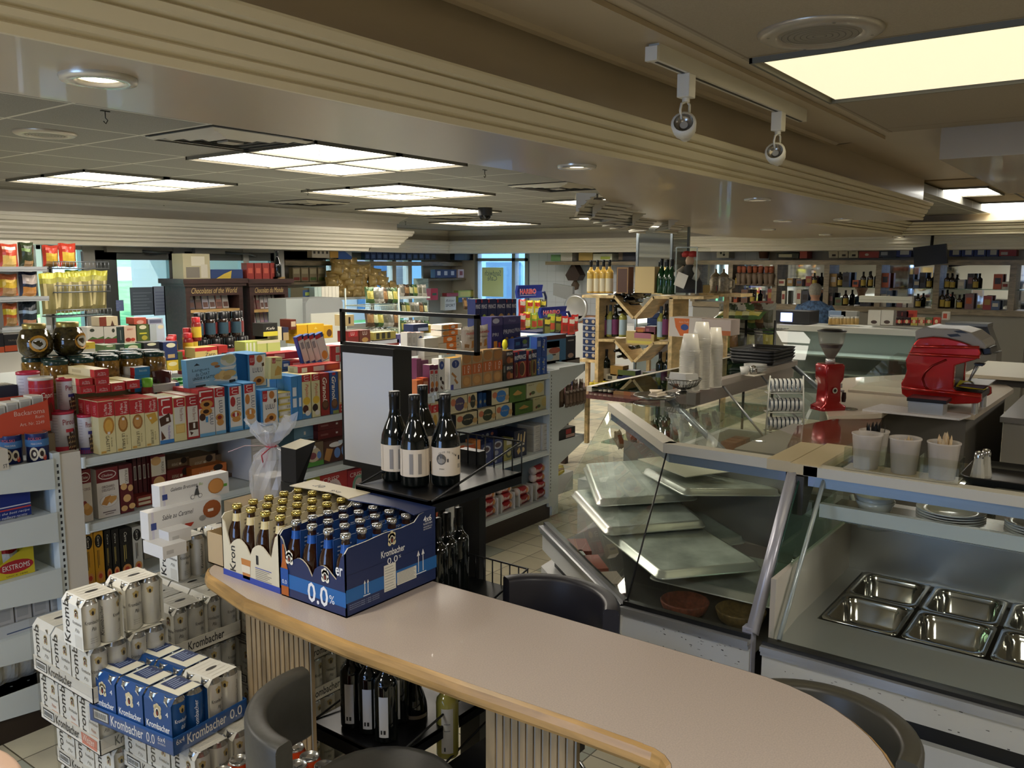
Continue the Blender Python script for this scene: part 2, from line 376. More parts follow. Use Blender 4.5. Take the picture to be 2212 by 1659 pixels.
# notices taped on the door
for(u0,v0,u1,v1,c,c2)in((284,620,332,682,'5e6a78','7c8896'),(333,618,371,682,'93a0b8','7c86a4'),(252,648,267,672,'6f7ca8','8c96b0')):
 p,q=PY(u0,v1,FY-.015),PY(u1,v0,FY-.015);m=MB().box(p.x,q.x,FY-.012,FY-.008,p.z,q.z,mat(c))
 for i in range(7):m.quad((p.x+.03,FY-.013,p.z+(q.z-p.z)*(.12+.11*i)),(q.x-.03-.03*(i%3),FY-.013,p.z+(q.z-p.z)*(.12+.11*i)),(q.x-.03-.03*(i%3),FY-.013,p.z+(q.z-p.z)*(.155+.11*i)),(p.x+.03,FY-.013,p.z+(q.z-p.z)*(.155+.11*i)),mat(c2))
 o=m.build('notice');tag(o,{284:'grey paper notice taped to the glass door, nearer the street post',333:'pale blue paper notice with red heading at the right edge of the glass door',252:'small violet leaflet stuck low at the left of the glass door'}[u0],'notice')
 # wall return and the recess behind it
slab('wall_left.001',6.93,7.05,FY,12.3,0,2.7,PAINT2)
# recess wall: low wall, posts and windows behind the bread shelves
m_=MB();RY=12.1
m_.box(7.0,14.0,RY,RY+.15,0,.9,PAINT2).box(7.0,14.0,RY,RY+.15,2.1,2.7,PAINT2).box(7.0,PY(705,600,RY).x,RY,RY+.15,0,2.7,PAINT2)
for u0,u1 in((716,724),(800,808),(848,856),(882,890),(922,1010)):m_.box(PY(u0,600,RY).x,PY(u1,600,RY).x,RY,RY+.15,.9,2.1,mat('a99f90',.5))
struct(m_,'wall_left.002')
m_=MB().box(PY(705,600,RY).x,PY(922,600,RY).x,RY+.05,RY+.06,.9,2.1,GL);struct(m_,'window_2')
# ---------------------------------------------------------------- back wall
def by(u):return PX(u,600,BX).y
yw0,yw1=by(1145),by(1030)
m_=MB()
m_.box(BX,BX+.15,-5,yw0,0,2.7,PAINT2).box(BX,BX+.15,yw0,yw1,0,.75,PAINT2).box(BX,BX+.15,yw0,yw1,2.45,2.7,PAINT2).box(BX,BX+.15,yw1,12.3,0,2.7,PAINT2);struct(m_,'wall_back')
WT=mat('cfd3d8',.3)
m_=MB().box(BX-.02,BX,by(1660),yw0,.9,2.4,WT)
for i in range(1,60):
 y=by(1660)+i*.2
 if y<yw0:m_.box(BX-.0215,BX-.0195,y,y+.006,.9,2.4,mat('b4b8bd'))
for i in range(1,8):m_.box(BX-.0215,BX-.0195,by(1660),yw0,.9+i*.2,.906+i*.2,mat('b4b8bd'))
struct(m_,'trim_6')
m_=MB()
for u in(1030,1110,1138):m_.box(BX-.03,BX+.1,by(u)-.05,by(u)+.03,.75,2.45,AL)
m_.box(BX-.03,BX+.1,yw0,yw1,PX(1080,561,BX).z-.03,PX(1080,561,BX).z+.03,AL);wf=struct(m_,'window_3')
MB().box(BX+.03,BX+.04,yw0,yw1,.75,2.45,GL).build('pane',wf)
p,q=PX(1040,640,BX-.04),PX(1086,578,BX-.04)
m_=MB().quad((BX-.02,p.y,p.z),(BX-.02,q.y,p.z),(BX-.02,q.y,q.z),(BX-.02,p.y,q.z),mat('d8e6a8'))
for t,f,h in(('Sandwich',.72,.11),('Café',.55,.1)):
 m_.text(t,(BX-.022,q.y+.06+(0 if h>.1 else.1),p.z+(q.z-p.z)*f),(0,1,0),(0,0,1),(p.y-q.y)*(.75 if h>.1 else.45),h,mat('6f8f86'))
tag(m_.build('window_poster'),'pale green poster hanging in the far corner window, its writing seen reversed','poster')
slab('wall_right',-3,14.05,-5.1,-5,0,2.88,PAINT2);slab('wall_near',-3.1,-3,-5,12.3,0,2.9,PAINT2)
# ---------------------------------------------------------------- ceiling lights
LAMPC=(1,.94,.84)
def troffer(x0,y0,nx,ny,sx,sy,z,e,col,label,group=None,watt=14):
 t=thing('ceiling_light',(x0,y0,z),label,'ceiling light',group)
 f=MB();g=.028;q=.006
 for i in range(nx+1):f.box(i*sx-(g if 0<i<nx else q),i*sx+(g if 0<i<nx else q),-q,ny*sy+q,-.02,0,mat('6f6b5c',.6))
 for j in range(ny+1):f.box(-q,nx*sx+q,j*sy-(g if 0<j<ny else q),j*sy+(g if 0<j<ny else q),-.0205,0,mat('6f6b5c',.6))
 f.build('frame',t)
 for i in range(nx):
  for j in range(ny):MB().box(i*sx+g,(i+1)*sx-g,j*sy+g,(j+1)*sy-g,-.008,-.001,col).build('diffuser',t)
 return t
DIF=emis('fff5e6',8.5);DIFN=emis('f8ecc6',.62);DIFD=emis('fff2dc',1.1)
GR4=None
for x,y,lb in((3.2,3.73,'four-panel ceiling light nearest the beam, above the left shelves'),(3.18,6.2,'four-panel ceiling light farthest left, near the street cornice'),(5.2,5.05,'four-panel ceiling light with one dimmer panel, middle of the ceiling'),(7.25,6.55,'four-panel ceiling light behind the dimmer one, left of the camera dome'),(10.1,7.95,'four-panel ceiling light just below the black camera dome'),(7.45,3.95,'ceiling light half hidden by the stepped mouldings, nearest the mirror pillar'),(10.2,5.4,'farthest ceiling light, seen just left of the mirror pillar top')):
 troffer(x,y,2,2,.64,.61,2.673,1,DIF,lb)
troffer(3.2,.06,1,1,.98,1.22,2.77,1,DIFN,'large glowing ceiling panel at the top right, nearest the viewer',watt=12)
DIF2=emis('fffdf4',8)
troffer(9.4,1.36,1,1,1.05,.55,2.77,1,DIF2,'bright white ceiling panel just past the beam end, above the serving side',watt=14)
troffer(11.7,1.3,1,1,.8,.58,2.77,1,DIF2,'bright white ceiling panel farthest back on the serving side',watt=10)
for x in(3.2,6.5,9):area(x,-2.2,2.74,1.2,.6,38,LAMPC)  # unseen lamps added beyond the frame to light the near serving side
area(-1.4,2.4,2.6,1,1,55,LAMPC);area(.2,-.2,2.74,1.2,.6,26,LAMPC);area(0,5.5,2.6,1.2,1.2,45,LAMPC)  # added fill lamps overhead and behind the view, without panels of their own
# downlights in the beam
def pot():
 t=thing('downlight',(0,0,0),'','downlight');
 m=MB();m.lathe([(.045,-.001),(.052,-.012),(.08,-.012),(.083,-.004),(.083,0)],mat('cfcabc',.25,.5),seg=24);m.build('trim_ring',t)
 m=MB();m.lathe([(.046,-.004),(.04,.004),(.001,.006)],mat('e8e2cf',.3),seg=20);m.build('reflector',t)
 m=MB();m.disc((0,0,-.005),.036,emis('fff6e0',9),16,n=(0,0,-1));m.build('lamp',t);return t
PT=Proto(pot());GP='round downlights in the beam underside'
for(x,y),lb in zip([(1.05,1.955),(3.13,2.0),(5.29,2.04),(7.85,2.78),(9.57,3.55),(11.5,3.5),(7.9,2.26),(12.8,2.9)],['lit round downlight nearest the viewer, at the upper left','round downlight below the beam moulding, left of the track lights','bright round downlight below the second track spotlight','round downlight right of the stepped mouldings, upper of a close pair','round downlight right of the stepped mouldings, lower of a close pair','small round downlight before the back cornice, left of centre','flat bright downlight beside the raised ceiling edge','far right round downlight by the back cornice']):
 PT((x,y,UZ),0,lb,GP)
for x,y in((1.05,1.955),(5.29,2.04),(7.85,2.5),(11.5,3.4)):
 l=bpy.data.lights.new('downlight','SPOT');l.energy=22;l.spot_size=2.0;l.spot_blend=.8;l.color=(1,.9,.72);l.shadow_soft_size=.04
 o=bpy.data.objects.new('light_source',l);o.location=(x,y,UZ-.02);COL.objects.link(o)
 # dead round speakers
def speaker(loc,r,label):
 t=thing('ceiling_speaker',loc,label,'speaker');MB().lathe([(r,0),(r,-.006),(r*.93,-.014),(r*.72,-.016),(r*.66,-.008)],mat('b7ad9a',.3,.5),seg=32).build('rim',t)
 g=MB().lathe([(r*.66,-.008),(r*.3,-.012),(.001,-.013)],mat('9c9484',.5,.4),seg=28)
 for k in range(1,7):g.lathe([(r*.1*k,-.0145),(r*.1*k+.003,-.0145)],mat('5f594d'),seg=24)
 g.build('grille',t)
 for a in(.6,2.1,3.7,5.2):MB().disc((r*.83*math.cos(a),r*.83*math.sin(a),-.017),.006,mat('6e675a',.3,.8),8,n=(0,0,-1)).build('screw',t)
speaker((2.98,.96,2.77),.2,'large round ceiling speaker above the big glowing panel, at the top edge')
speaker((2.2,4.66,2.673),.15,'small round ceiling speaker near the left edge, beside the air vent')
# air vents
def vent(x,y,sx,sy,label):
 t=thing('air_vent',(x,y,2.673),label,'air vent');m=MB();m.box(0,sx,0,sy,-.004,0,mat('2a2722'))
 m.build('duct_opening',t)
 m=MB();
 for k in range(4):
  a=.5*k/4.6;c=mat('aaa391',.4,.3);w=.045
  m.add([(a*sx,a*sy,-.01),((1-a)*sx,a*sy,-.01),((1-a)*sx,(1-a)*sy,-.01),(a*sx,(1-a)*sy,-.01),((a+w)*sx,(a+w)*sy,-.022),((1-a-w)*sx,(a+w)*sy,-.022),((1-a-w)*sx,(1-a-w)*sy,-.022),((a+w)*sx,(1-a-w)*sy,-.022)],[(0,1,5,4),(1,2,6,5),(2,3,7,6),(3,0,4,7)],c)
 m.box(.42*sx,.58*sx,.42*sy,.58*sy,-.03,-.02,mat('aaa391',.4,.3));m.build('louvres',t)
vent(2.56,3.73,.62,.6,'square louvred air vent beside the nearest four-panel ceiling light')
vent(5.86,3.83,.62,.6,'square louvred air vent left of the stepped mouldings')
vent(5.9,7.05,.6,.6,'square louvred air vent just above the street cornice');vent(8.9,7.6,.62,.62,'farthest dark air vent, by the camera dome')
# hooks under the ceiling grid
hk=thing('ceiling_hook',(0,0,0),'','hook');m=MB().box(-.02,.02,-.005,.005,-.004,0,mat('4a463d',.4,.6));m.build('clip',hk)
MB().tube([(0,0,-.004),(0,0,-.03),(.01,0,-.04),(0,0,-.055),(-.01,0,-.045)],.0025,mat('3c382f',.4,.6),5).build('hook',hk);HK=Proto(hk)
for(u,v),lb in zip(((232,238),(694,312),(1052,366),(356,433),(668,408),(878,478)),('hook left of the first air vent','hook over the nearest four-panel light','hook at the beam edge, right of the second row of lights','hook over the street cornice at left','hook beside the light with the dimmer panel','hook over the corner of the far cornice')):
 p=PZ(u,v,2.673);HK((p.x,p.y+.02,2.672),0,'small dark metal ceiling '+lb)
 # camera dome
t=thing('security_camera',(8.0,6.38,2.673),'black dome security camera hanging from the tiled ceiling','security camera')
MB().cyl((0,0,-.09),.085,.09,mat('1c1c1c',.4),20).build('housing',t);MB().lathe([(.07,-.09),(.065,-.12),(.04,-.145),(.001,-.155)],mat('101010',.1),seg=18).build('dome',t)
# small camera eye by the mouldings
p=PZ(1290,436,2.6);t=thing('spot_camera',(p.x,p.y,2.60),'small round silver camera fixed at the stepped mouldings','security camera')
MB().lathe([(.001,.04),(.05,.035),(.055,0),(.05,-.03),(.03,-.045),(.001,-.045)],mat('8f887a',.25,.6),seg=14).build('housing',t);MB().tube([(0,0,.03),(0,0,.08)],.01,mat('8f887a')).build('stem',t)
# ---------------------------------------------------------------- track with two spotlights
TZ=2.74
ta,tb=PZ(1412,128,TZ-.03),PZ(1768,258,TZ-.03)
t=thing('light_track',(ta.x,ta.y,TZ),'white lighting track fixed beside the beam, two spotlights on it','lighting track')
Lk=tb.x-ta.x;MB().box(0,Lk,-.02,.02,-.035,.03,mat('d9d2bf',.35)).build('rail',t);MB().box(0.02,Lk-.02,-.006,.006,-.0365,-.034,mat('3a362e')).build('slot',t);MB().box(-.02,0,-.023,.023,-.038,.01,mat('e4dfd0',.35)).build('end_cap',t)
def spot(u,v,sc,label,tilt):
 p=PZ(u,v,TZ-.04);t=thing('track_spotlight',(p.x,ta.y,TZ-.035),label,'spotlight');w=mat('e2dccb',.35)
 MB().box(-.028,.028,-.025,.025,-.085,0,w).build('adapter',t,bevel=.003)
 m=MB().cyl((0,0,-.1),.014,.016,w,10).tube([(.02,0,-.1),(.032,0,-.105),(.034,0,-.2)],.005,w,5);m.build('bracket',t)
 MB().tube([(-.005,0,-.1),(-.035,0,-.11),(-.045,0,-.135),(-.03,0,-.165)],.005,w,6).build('cable',t)
 h=MB();h.T=Matrix.Translation((-.004,0,-.2))@Matrix.Rotation(tilt,4,'Z')@Matrix.Rotation(math.radians(68),4,'Y')
 h.lathe([(.001,-.05),(.022,-.05),(.026,-.035),(.026,-.015),(.042,0),(.046,.03),(.046,.05),(.036,.053)],w,seg=18);hh=h.build('lamp_head',t)
 g=MB();g.T=h.T.copy();g.lathe([(.036,.053),(.03,.035),(.014,.03)],mat('9f9788',.2,.7),seg=16);g.disc((0,0,.034),.015,mat('c9c4b6',.1,.3));g.build('lens',hh)
spot(1488,163,1,'white spotlight on the track, nearer the viewer',math.radians(200));spot(1700,243,1,'white spotlight farther along the track',math.radians(190))
# ---------------------------------------------------------------- mirror pillar
MIR=mat('dfe6ea',.03,1.0)
pc=(8.42,4.27)
t=thing('mirror_pillar',(pc[0],pc[1],0),'square pillar clad in mirror strips behind the wine rack','pillar')
MB().box(-.2,.2,-.2,.2,0,2.66,MIR).build('mirror_cladding',t);m=MB()
for a,b in((-1,-1),(1,-1),(-1,1),(1,1)):m.box(a*.2-.012,a*.2+.012,b*.2-.012,b*.2+.012,0,2.66,mat('9aa6b0',.15,.9))
m.build('corner_strips',t)
# ---------------------------------------------------------------- outside
GRASS=mat('7fae58',.9,noise=.25,scale=2)
m_=MB();m_.poly([(-25,9.2,-.3),(45,9.2,-.3),(45,16,-.1),(-25,16,-.1)],mat('a9b0b4',.8,noise=.1,scale=1));m_.quad((-25,16,-.1),(45,16,-.1),(45,26,1.5),(-25,26,1.5),GRASS)
m_.quad((-25,26,1.5),(45,26,1.5),(45,34,1.9),(-25,34,1.9),mat('b9bcc0',.8));m_.quad((-25,34,1.9),(45,34,1.9),(45,60,4.5),(-25,60,4.5),GRASS)
m_.poly([(14.1,-20,-.3),(60,-20,-.3),(60,9.2,-.3),(14.1,9.2,-.3)],mat('a9b0b4',.8));struct(m_,'ground')
def tree(x,y,z,h,r,label):
 t=thing('street_tree',(x,y,z),label,'tree');m=MB().tube([(0,0,-.2),(.1,0,h*.3),(0,.1,h*.6),(.2,0,h)],.3,mat('54493c',.9,noise=.3,scale=4),9,rr=[.45,.3,.25,.1]);m.build('trunk',t)
 m=MB();rnd=random.Random(x)
 for i in range(420):
  a,b,q=rnd.uniform(0,6.28),rnd.uniform(-1,1),rnd.uniform(.3,1)**.5*r;c=Vector((q*math.cos(a)*math.sqrt(1-b*b),q*math.sin(a)*math.sqrt(1-b*b),h*.85+q*b*.6));u=Vector((rnd.uniform(-1,1),rnd.uniform(-1,1),rnd.uniform(-1,1))).normalized();w=u.orthogonal().normalized()*.35;u=u*.35
  m.add([tuple(c-u),tuple(c+w),tuple(c+u),tuple(c-w)],[(0,1,2,3)],mat('6f9a4a',.8))
 tag(m.build('foliage',t),kind='stuff')
tree(9.6,22,.9,5.5,3.0,'tree trunk seen through the glass door');tree(13.2,17.5,.2,4.5,1.8,'leafy tree behind the second street door');tree(3,25,1,5,3,'leafy tree outside the left street window')
def house(x0,x1,y0,y1,h,c,label,side):
 t=thing('street_building',(x0,y0,-.3),label,'building');MB().box(0,x1-x0,0,y1-y0,0,h,mat(c,.8)).build('wall',t);
 for i in range(6):
  for j in range(2):
   m=MB()
   if side=='y':a=(x1-x0)*(i+.25)/6;m.box(a,a+(x1-x0)/12,-.05,0,1+3*j,2.4+3*j,mat('5d7388',.2))
   else:a=(y1-y0)*(i+.25)/6;m.box(-.05,0,a,a+(y1-y0)/12,1+3*j,2.4+3*j,mat('5d7388',.2))
   m.build('window',t)
house(17,34,19,22,5,'b5a195','brick building outside the bread shelf windows','y');house(19,22,4,18,6,'9fb4c8','pale blue building across the street beyond the far corner window','x')
# ================================================================ BAR TABLE, STOOLS, BEER, BOTTLE RACK, SIGN
LAM=mat('b3a59a',.3,noise=.10,scale=260,coat=.25)
def wood(h,sc=(1,14,14),rough=.35):
 k=('W',h,sc)
 if k in MATS:return MATS[k]
 m=bpy.data.materials.new('wood_'+h);m.use_nodes=True;n,L=nodes(m);b=n['Principled BSDF'];b.inputs['Roughness'].default_value=rough
 tc=n.new('ShaderNodeTexCoord');mp=n.new('ShaderNodeMapping');mp.inputs['Scale'].default_value=sc;t=n.new('ShaderNodeTexNoise');t.inputs['Scale'].default_value=3;t.inputs['Detail'].default_value=6;t.inputs['Distortion'].default_value=.6
 r=n.new('ShaderNodeValToRGB');c=srgb(h);r.color_ramp.elements[0].position=.3;r.color_ramp.elements[1].position=.7
 r.color_ramp.elements[0].color=(*[x*.55 for x in c],1);r.color_ramp.elements[1].color=(*[min(1,x*1.15)for x in c],1)
 L.new(tc.outputs['Object'],mp.inputs[0]);L.new(mp.outputs[0],t.inputs['Vector']);L.new(t.outputs['Fac'],r.inputs[0]);L.new(r.outputs[0],b.inputs['Base Color']);MATS[k]=m;return m
OAK=wood('b08a52',(9,1.2,9));OAKX=wood('d8bd88',(1.5,6,6));DARKW=wood('3a2420',(1.5,10,10));BLK=mat('131314',.35);BLKM=mat('17181a',.3,.4)
# ---- table top outline (counter-clockwise)
def arc(cx,cy,r,a0,a1,n):return[(cx+r*math.cos(math.radians(a0+(a1-a0)*i/n)),cy+r*math.sin(math.radians(a0+(a1-a0)*i/n)))for i in range(n+1)]
TT=[(.9,.68),(.9,.2),(1.35,.2),(1.62,.27)]+arc(1.54,.72,.432,-62,4,8)+[(1.966,1.3),(1.955,1.76),(1.93,2.3)]+arc(1.82,2.37,.10,0,90,4)+arc(1.66,2.36,.11,90,165,4)+[(1.50,2.12),(1.484,1.656),(1.497,1.27),(1.513,.95),(1.517,.79)]+arc(1.43,.775,.087,10,-90,5)+[(1.3,.685)]
t=thing('bar_table',(1.6,1.4,0),'high bar table with speckled beige laminate top and worn oak edge, curved at the ends','table')
def shift(p,dx,dy):return[(x-dx,y-dy)for x,y in p]
def inset(p,d):
 n=len(p);out=[]
 for i in range(n):
  a,b,c=Vector(p[i-1]),Vector(p[i]),Vector(p[(i+1)%n]);d0=(b-a).normalized();d1=(c-b).normalized();nn=(Vector((-d0.y,d0.x))+Vector((-d1.y,d1.x))).normalized();k=1/max(.5,nn.dot(Vector((-d0.y,d0.x))));q=b+nn*d*k;out.append((q.x,q.y))
 return out
T0=shift(TT,1.6,1.4);m=MB().prism(inset(T0,.004),.955,1.0,LAM);m.build('tabletop',t)
m=MB();rings=[(inset(T0,.003),1.0),(inset(T0,-.006),.994),(inset(T0,-.010),.978),(inset(T0,-.010),.962),(inset(T0,-.004),.952),(inset(T0,.03),.952)]
for(a,za),(b,zb)in zip(rings,rings[1:]):
 n=len(a);m.add([(x,y,za)for x,y in a]+[(x,y,zb)for x,y in b],[(i,n+i,n+(i+1)%n,(i+1)%n)for i in range(n)],OAK,False)
m.build('wooden_edge',t)
RIB=wood('9d8764',(8,8,1.5));RIBS=mat('8c8f92',.3,.5)
for y0,y1 in((1.95,2.27),(1.0,1.275)):
 m=MB().box(-.0,.012,y0-1.4,y1-1.4,0,.955,RIB)
 k=0
 while y0+.012+k*.0235<y1-.008:m.box(-.004,.0,y0-1.4+.008+k*.0235,y0-1.4+.024+k*.0235,.02,.95,RIB if k%1==0 else RIBS);m.box(-.0015,.0,y0-1.4+.001+k*.0235,y0-1.4+.005+k*.0235,.02,.95,RIBS);k+=1
 m.build('ribbed_leg',t)
MB().box(-.0,.05,.99-1.4,2.28-1.4,.0,.02,mat('2b2926')).build('floor_rail',t)
# ---- stools with wrap-round backs
VIN=mat('3d3c37',.42,noise=.08,scale=60,bump=.05);STITCH=mat('8a887f',.6);CHR=mat('b9bab8',.15,1)
def shell(r0,r1,z0,z1,a0,a1,m,seg=26,cap=.012):
 """padded curved back: rounded cross-section swept round an arc"""
 b=MB();prof=[(r0,z0+cap),(r0,z1-cap),(r0+cap*.4,z1-cap*.3),(r0+cap,z1),(r1-cap,z1),(r1-cap*.4,z1-cap*.3),(r1,z1-cap),(r1,z0+cap),(r1-cap,z0),(r0+cap,z0)]
 n=len(prof);vs=[]
 for i in range(seg+1):
  a=math.radians(a0+(a1-a0)*i/seg);e=min(i,seg-i);q=0 if e else.006
  for r,z in prof:rm=(r0+r1)/2;zm=(z0+z1)/2;rr=rm+(r-rm)*(1-q*8);zz=zm+(z-zm)*(1-q*4);vs.append((rr*math.cos(a),rr*math.sin(a),zz))
 b.add(vs,[(i*n+j,i*n+(j+1)%n,(i+1)*n+(j+1)%n,(i+1)*n+j)for i in range(seg)for j in range(n)],m,True)
 b.add(vs[:n],[tuple(range(n-1,-1,-1))],m);b.add(vs[-n:],[tuple(range(n))],m);return b
def stool(x,y,seat,top,bh,a0,a1,R,label,sm=VIN):
 t=thing('bar_stool',(x,y,0),label,'stool',None)
 so=.05 if x<1.5 else 0;MB().lathe([(.001,seat-.075,sm),(.19,seat-.075),(.205,seat-.06),(.21,seat-.02),(.2,seat-.003),(.17,seat+.004),(.001,seat+.012)],sm,c=(so,-so,0),seg=32).build('seat',t)
 o=shell(R-.055,R,top-bh,top,a0,a1,sm).build('backrest',t)
 s=MB()
 for rr,zz in((R-.052,top-.018),(R-.003,top-.018)):s.tube([(rr*math.cos(math.radians(a0+(a1-a0)*i/30)),rr*math.sin(math.radians(a0+(a1-a0)*i/30)),zz)for i in range(31)],.0014,STITCH,4)
 s.build('piping',o)
 MB().cyl((0,0,.03),.028,seat-.1,CHR,14).build('post',t);MB().lathe([(.21,0),(.21,.012),(.05,.035),(.028,.05)],CHR,seg=26).build('base',t)
 m=MB().tube([(.17*math.cos(i*PI/12),.17*math.sin(i*PI/12),.3)for i in range(25)],.01,CHR);m.build('footrest',t)
stool(1.40,1.55,.655,.905,.20,80,186,.265,'grey vinyl bar stool at the near side of the table, before the ribbed leg')
stool(2.19,1.53,.66,.915,.19,-68,62,.27,'dark vinyl bar stool across the table, back towards the glass case with baking trays',mat('25242a',.4))
stool(2.06,.60,.66,.86,.20,-95,65,.26,'dark olive vinyl bar stool at the right, between the table end and the deli case',mat('403d33',.4))
# ---- cans and packs
SILV=mat('c7c5bc',.3,.35);BLUE=mat('1c4f8c',.3,.25);CANTOP=mat('b8b8b4',.22,.9);NAVY='1d2f5c';KB='2a2a2a';WHT=mat('dcd9cc',.42)
def emblem(mb,P,X,Z,s,dark='27211f',gold='b9a06a'):
 P,X,Z=Vector(P),Vector(X),Vector(Z);N=X.cross(Z)
 def el(cx,cz,rx,rz,m,k):mb.poly([tuple(P+X*(s*(cx+rx*math.cos(2*PI*i/12)))+Z*(s*(cz+rz*math.sin(2*PI*i/12)))+N*(.0004*k))for i in range(12)],mat(m))
 for a,b,r in((0,.1,.42),(-.25,.38,.2),(.25,.38,.2),(0,.5,.22),(-.25,-.25,.22),(.25,-.25,.22)):el(a,b,r,r*1.1,gold,1)
 el(0,0,.24,.38,'e9e2cf',2);el(0,0,.17,.3,dark,3);el(0,-.05,.06,.16,'9c3a2a',4)
def can_mesh(body,col,script,seg=18,name='can',h=.165):
 b=MB();r=.0325;b.lathe([(.024,0),(r,.008),(r,h-.018),(.0275,h-.005),(.027,h),(.0255,h),(.0245,h-.004),(.001,h-.004)],body,seg=seg)
 b.lathe([(r+.0002,h-.017),(.0275+.0002,h-.005),(.0272,h+.0005),(.0255,h+.0003),(.0245,h-.0038),(.001,h-.0038)],CANTOP,seg=seg)
 # lettering bent round the can
 def bent(t,a0,z,wid,hh,m,vert=False,**k):
  vs,fs,tw,th=glyphs(t,*k.get('st',()))
  P=[]
  for p,q in vs:
   if vert:ang=a0+q*(-hh)/r;zz=z+p*wid
   else:ang=a0+p*wid/r;zz=z+q*hh
   P.append(((r+.0006)*math.cos(ang),(r+.0006)*math.sin(ang),zz))
  b.add(P,fs,m)
 ink=mat(col)
 bent('Krombacher',math.radians(-90)-.75,.085,.049,.012,ink);bent(script,-PI/2-.2,.062,.016,.012,ink,st=(.4,))
 for i in range(3):bent('lager beer import',-PI/2-.35,.022+i*.007,.024,.003,ink)
 bent('Krombacher',PI*.98,.03,.10,.012,ink,True)
 for a in(-PI/2,PI/2):
  for dx,dz,rr in((0,0,.0095),(-.006,.007,.005),(.006,.007,.005),(0,.011,.005)):
   b.add([((r+.0005+.0002)*math.cos(a+(dx+rr*math.cos(i*.7))/r),(r+.0007)*math.sin(a+(dx+rr*math.cos(i*.7))/r),.122+dz+rr*math.sin(i*.7))for i in range(9)],[tuple(range(9))],mat('a8935f',.4))
  b.add([((r+.0009)*math.cos(a+(.004*math.cos(i*.7))/r),(r+.0009)*math.sin(a+(.004*math.cos(i*.7))/r),.121+.007*math.sin(i*.7))for i in range(9)],[tuple(range(9))],mat('231f1c'))
 return b
CANW=can_mesh(SILV,KB,'Pils').build('can',None,(0,0,0));CANB=can_mesh(BLUE,'e8ecf2','0.0').build('can',None,(0,0,0))
PKX,PKY,PKH=.134,.134,.170
def sleeve(kind):
 b=MB();w,d,h=PKX/2,PKY/2,PKH;wm=WHT if kind!='blue' else mat('1d477f',.35);ch=.022
 prof=[(-w,.004),(-w,h-ch),(-w+ch*.8,h),(w-ch*.8,h),(w,h-ch),(w,.004)]
 for(x0,z0),(x1,z1)in zip(prof,prof[1:]):b.quad((x0,-d+.004,z0),(x1,-d+.004,z1),(x1,d-.004,z1),(x0,d-.004,z0),wm)
 b.quad((-w,-d+.004,.003),(w,-d+.004,.003),(w,d-.004,.003),(-w,d-.004,.003),wm)
 x=-w-.0006;L_=(0,-1,0);Z=(0,0,1)
 if kind=='blue':
  b.text('Krombacher',(x,d-.012,.058),L_,Z,.108,.022,mat('e6e6e0'),0,.01);emblem(b,(x,.0,.115),L_,Z,.04,gold='cdbf95');b.text('4',(x,-d+.03,.11),L_,Z,.012,.016,mat('e6e6e0'))
  b.quad((-w+.03,-d+.006,h+.0008),(w-.02,-d+.006,h+.0008),(w-.02,d-.008,h+.0008),(-w+.03,d-.008,h+.0008),mat('dedbc8'))
  b.quad((-w+.05,-.02,h+.0014),(w-.02,-.02,h+.0014),(w-.02,d-.018,h+.0014),(-w+.05,d-.018,h+.0014),mat('26365f'))
  for i in range(6):b.quad((-w+.055+.002*i,-.01+i*.011,h+.002),(w-.03-.006*(i%3),-.01+i*.011,h+.002),(w-.03-.006*(i%3),-.006+i*.011,h+.002),(-w+.055+.002*i,-.006+i*.011,h+.002),mat('93a4c6'))
 else:
  b.text('Krombacher',(x,d-.052,.008),Z,(0,1,0),.195 if kind=='pils' else.15,.034,mat('242424'),0,.012)if False else b.text('Kromb',(x,d-.050,.012),Z,(0,1,0),.145,.036,mat('242424'),0,.014)
  emblem(b,(x,-.03,.12),L_,Z,.026);b.text('Krombacher',(x,-.005,.085),L_,Z,.055,.011,mat('3a3a3a'));b.text('Pils' if kind=='pils' else 'Weizen',(x,-.015,.06),L_,Z,.03,.012,mat('77746a')if kind=='pils' else mat('b0674f'),.4)
  b.quad((x+.0002,-.012,.008),(x+.0002,-.056,.008),(x+.0002,-.056,.05),(x+.0002,-.012,.05),mat('c9c5b7' if kind=='pils' else 'c98f78'))
  b.poly([(.022*math.cos(i*.52),.008*math.sin(i*.52),h+.001)for i in range(12)],mat('1b1a18'))
  for i in range(5):b.quad((-w+.03,-d+.02+i*.022,h+.0007),(w-.03,-d+.02+i*.022,h+.0007),(w-.03,-d+.024+i*.022,h+.0007),(-w+.03,-d+.024+i*.022,h+.0007),mat('cdc9ba'))
  # white tab cut-outs over the can rims
 for yy in(-.035,.033):
  c=mat('c9c8c0',.3,.4)if kind=='blue' else mat('4a4844')
  b.poly([(-w-.001+(.0045 if j>3 else 0),yy+.014*math.cos(PI*j/8+PI),h-ch-.003+.012*math.sin(PI*j/8))for j in range(9)],c)
 return b
SLV={k:sleeve(k).build('sleeve')for k in('pils','weizen','blue')}
for o in list(SLV.values())+[CANW,CANB]:COL.objects.unlink(o)
def put(o,parent,loc,name=None,rz=0):
 c=o.copy();COL.objects.link(c);c.parent=parent;c.location=loc;c.rotation_euler=(0,0,rz);return c
def four_pack(loc,kind,label,group=None,rz=0,rots=(0,.9)):
 t=thing('beer_four_pack',loc,label,'beer pack',group,rz);put(SLV[kind],t,(0,0,0))
 for i,(cx,cy)in enumerate(((-.033,-.034),(.033,-.034),(-.033,.034),(.033,.034))):put(CANB if kind=='blue' else CANW,t,(cx,cy,.002),rz=rots[i%len(rots)])
 return t
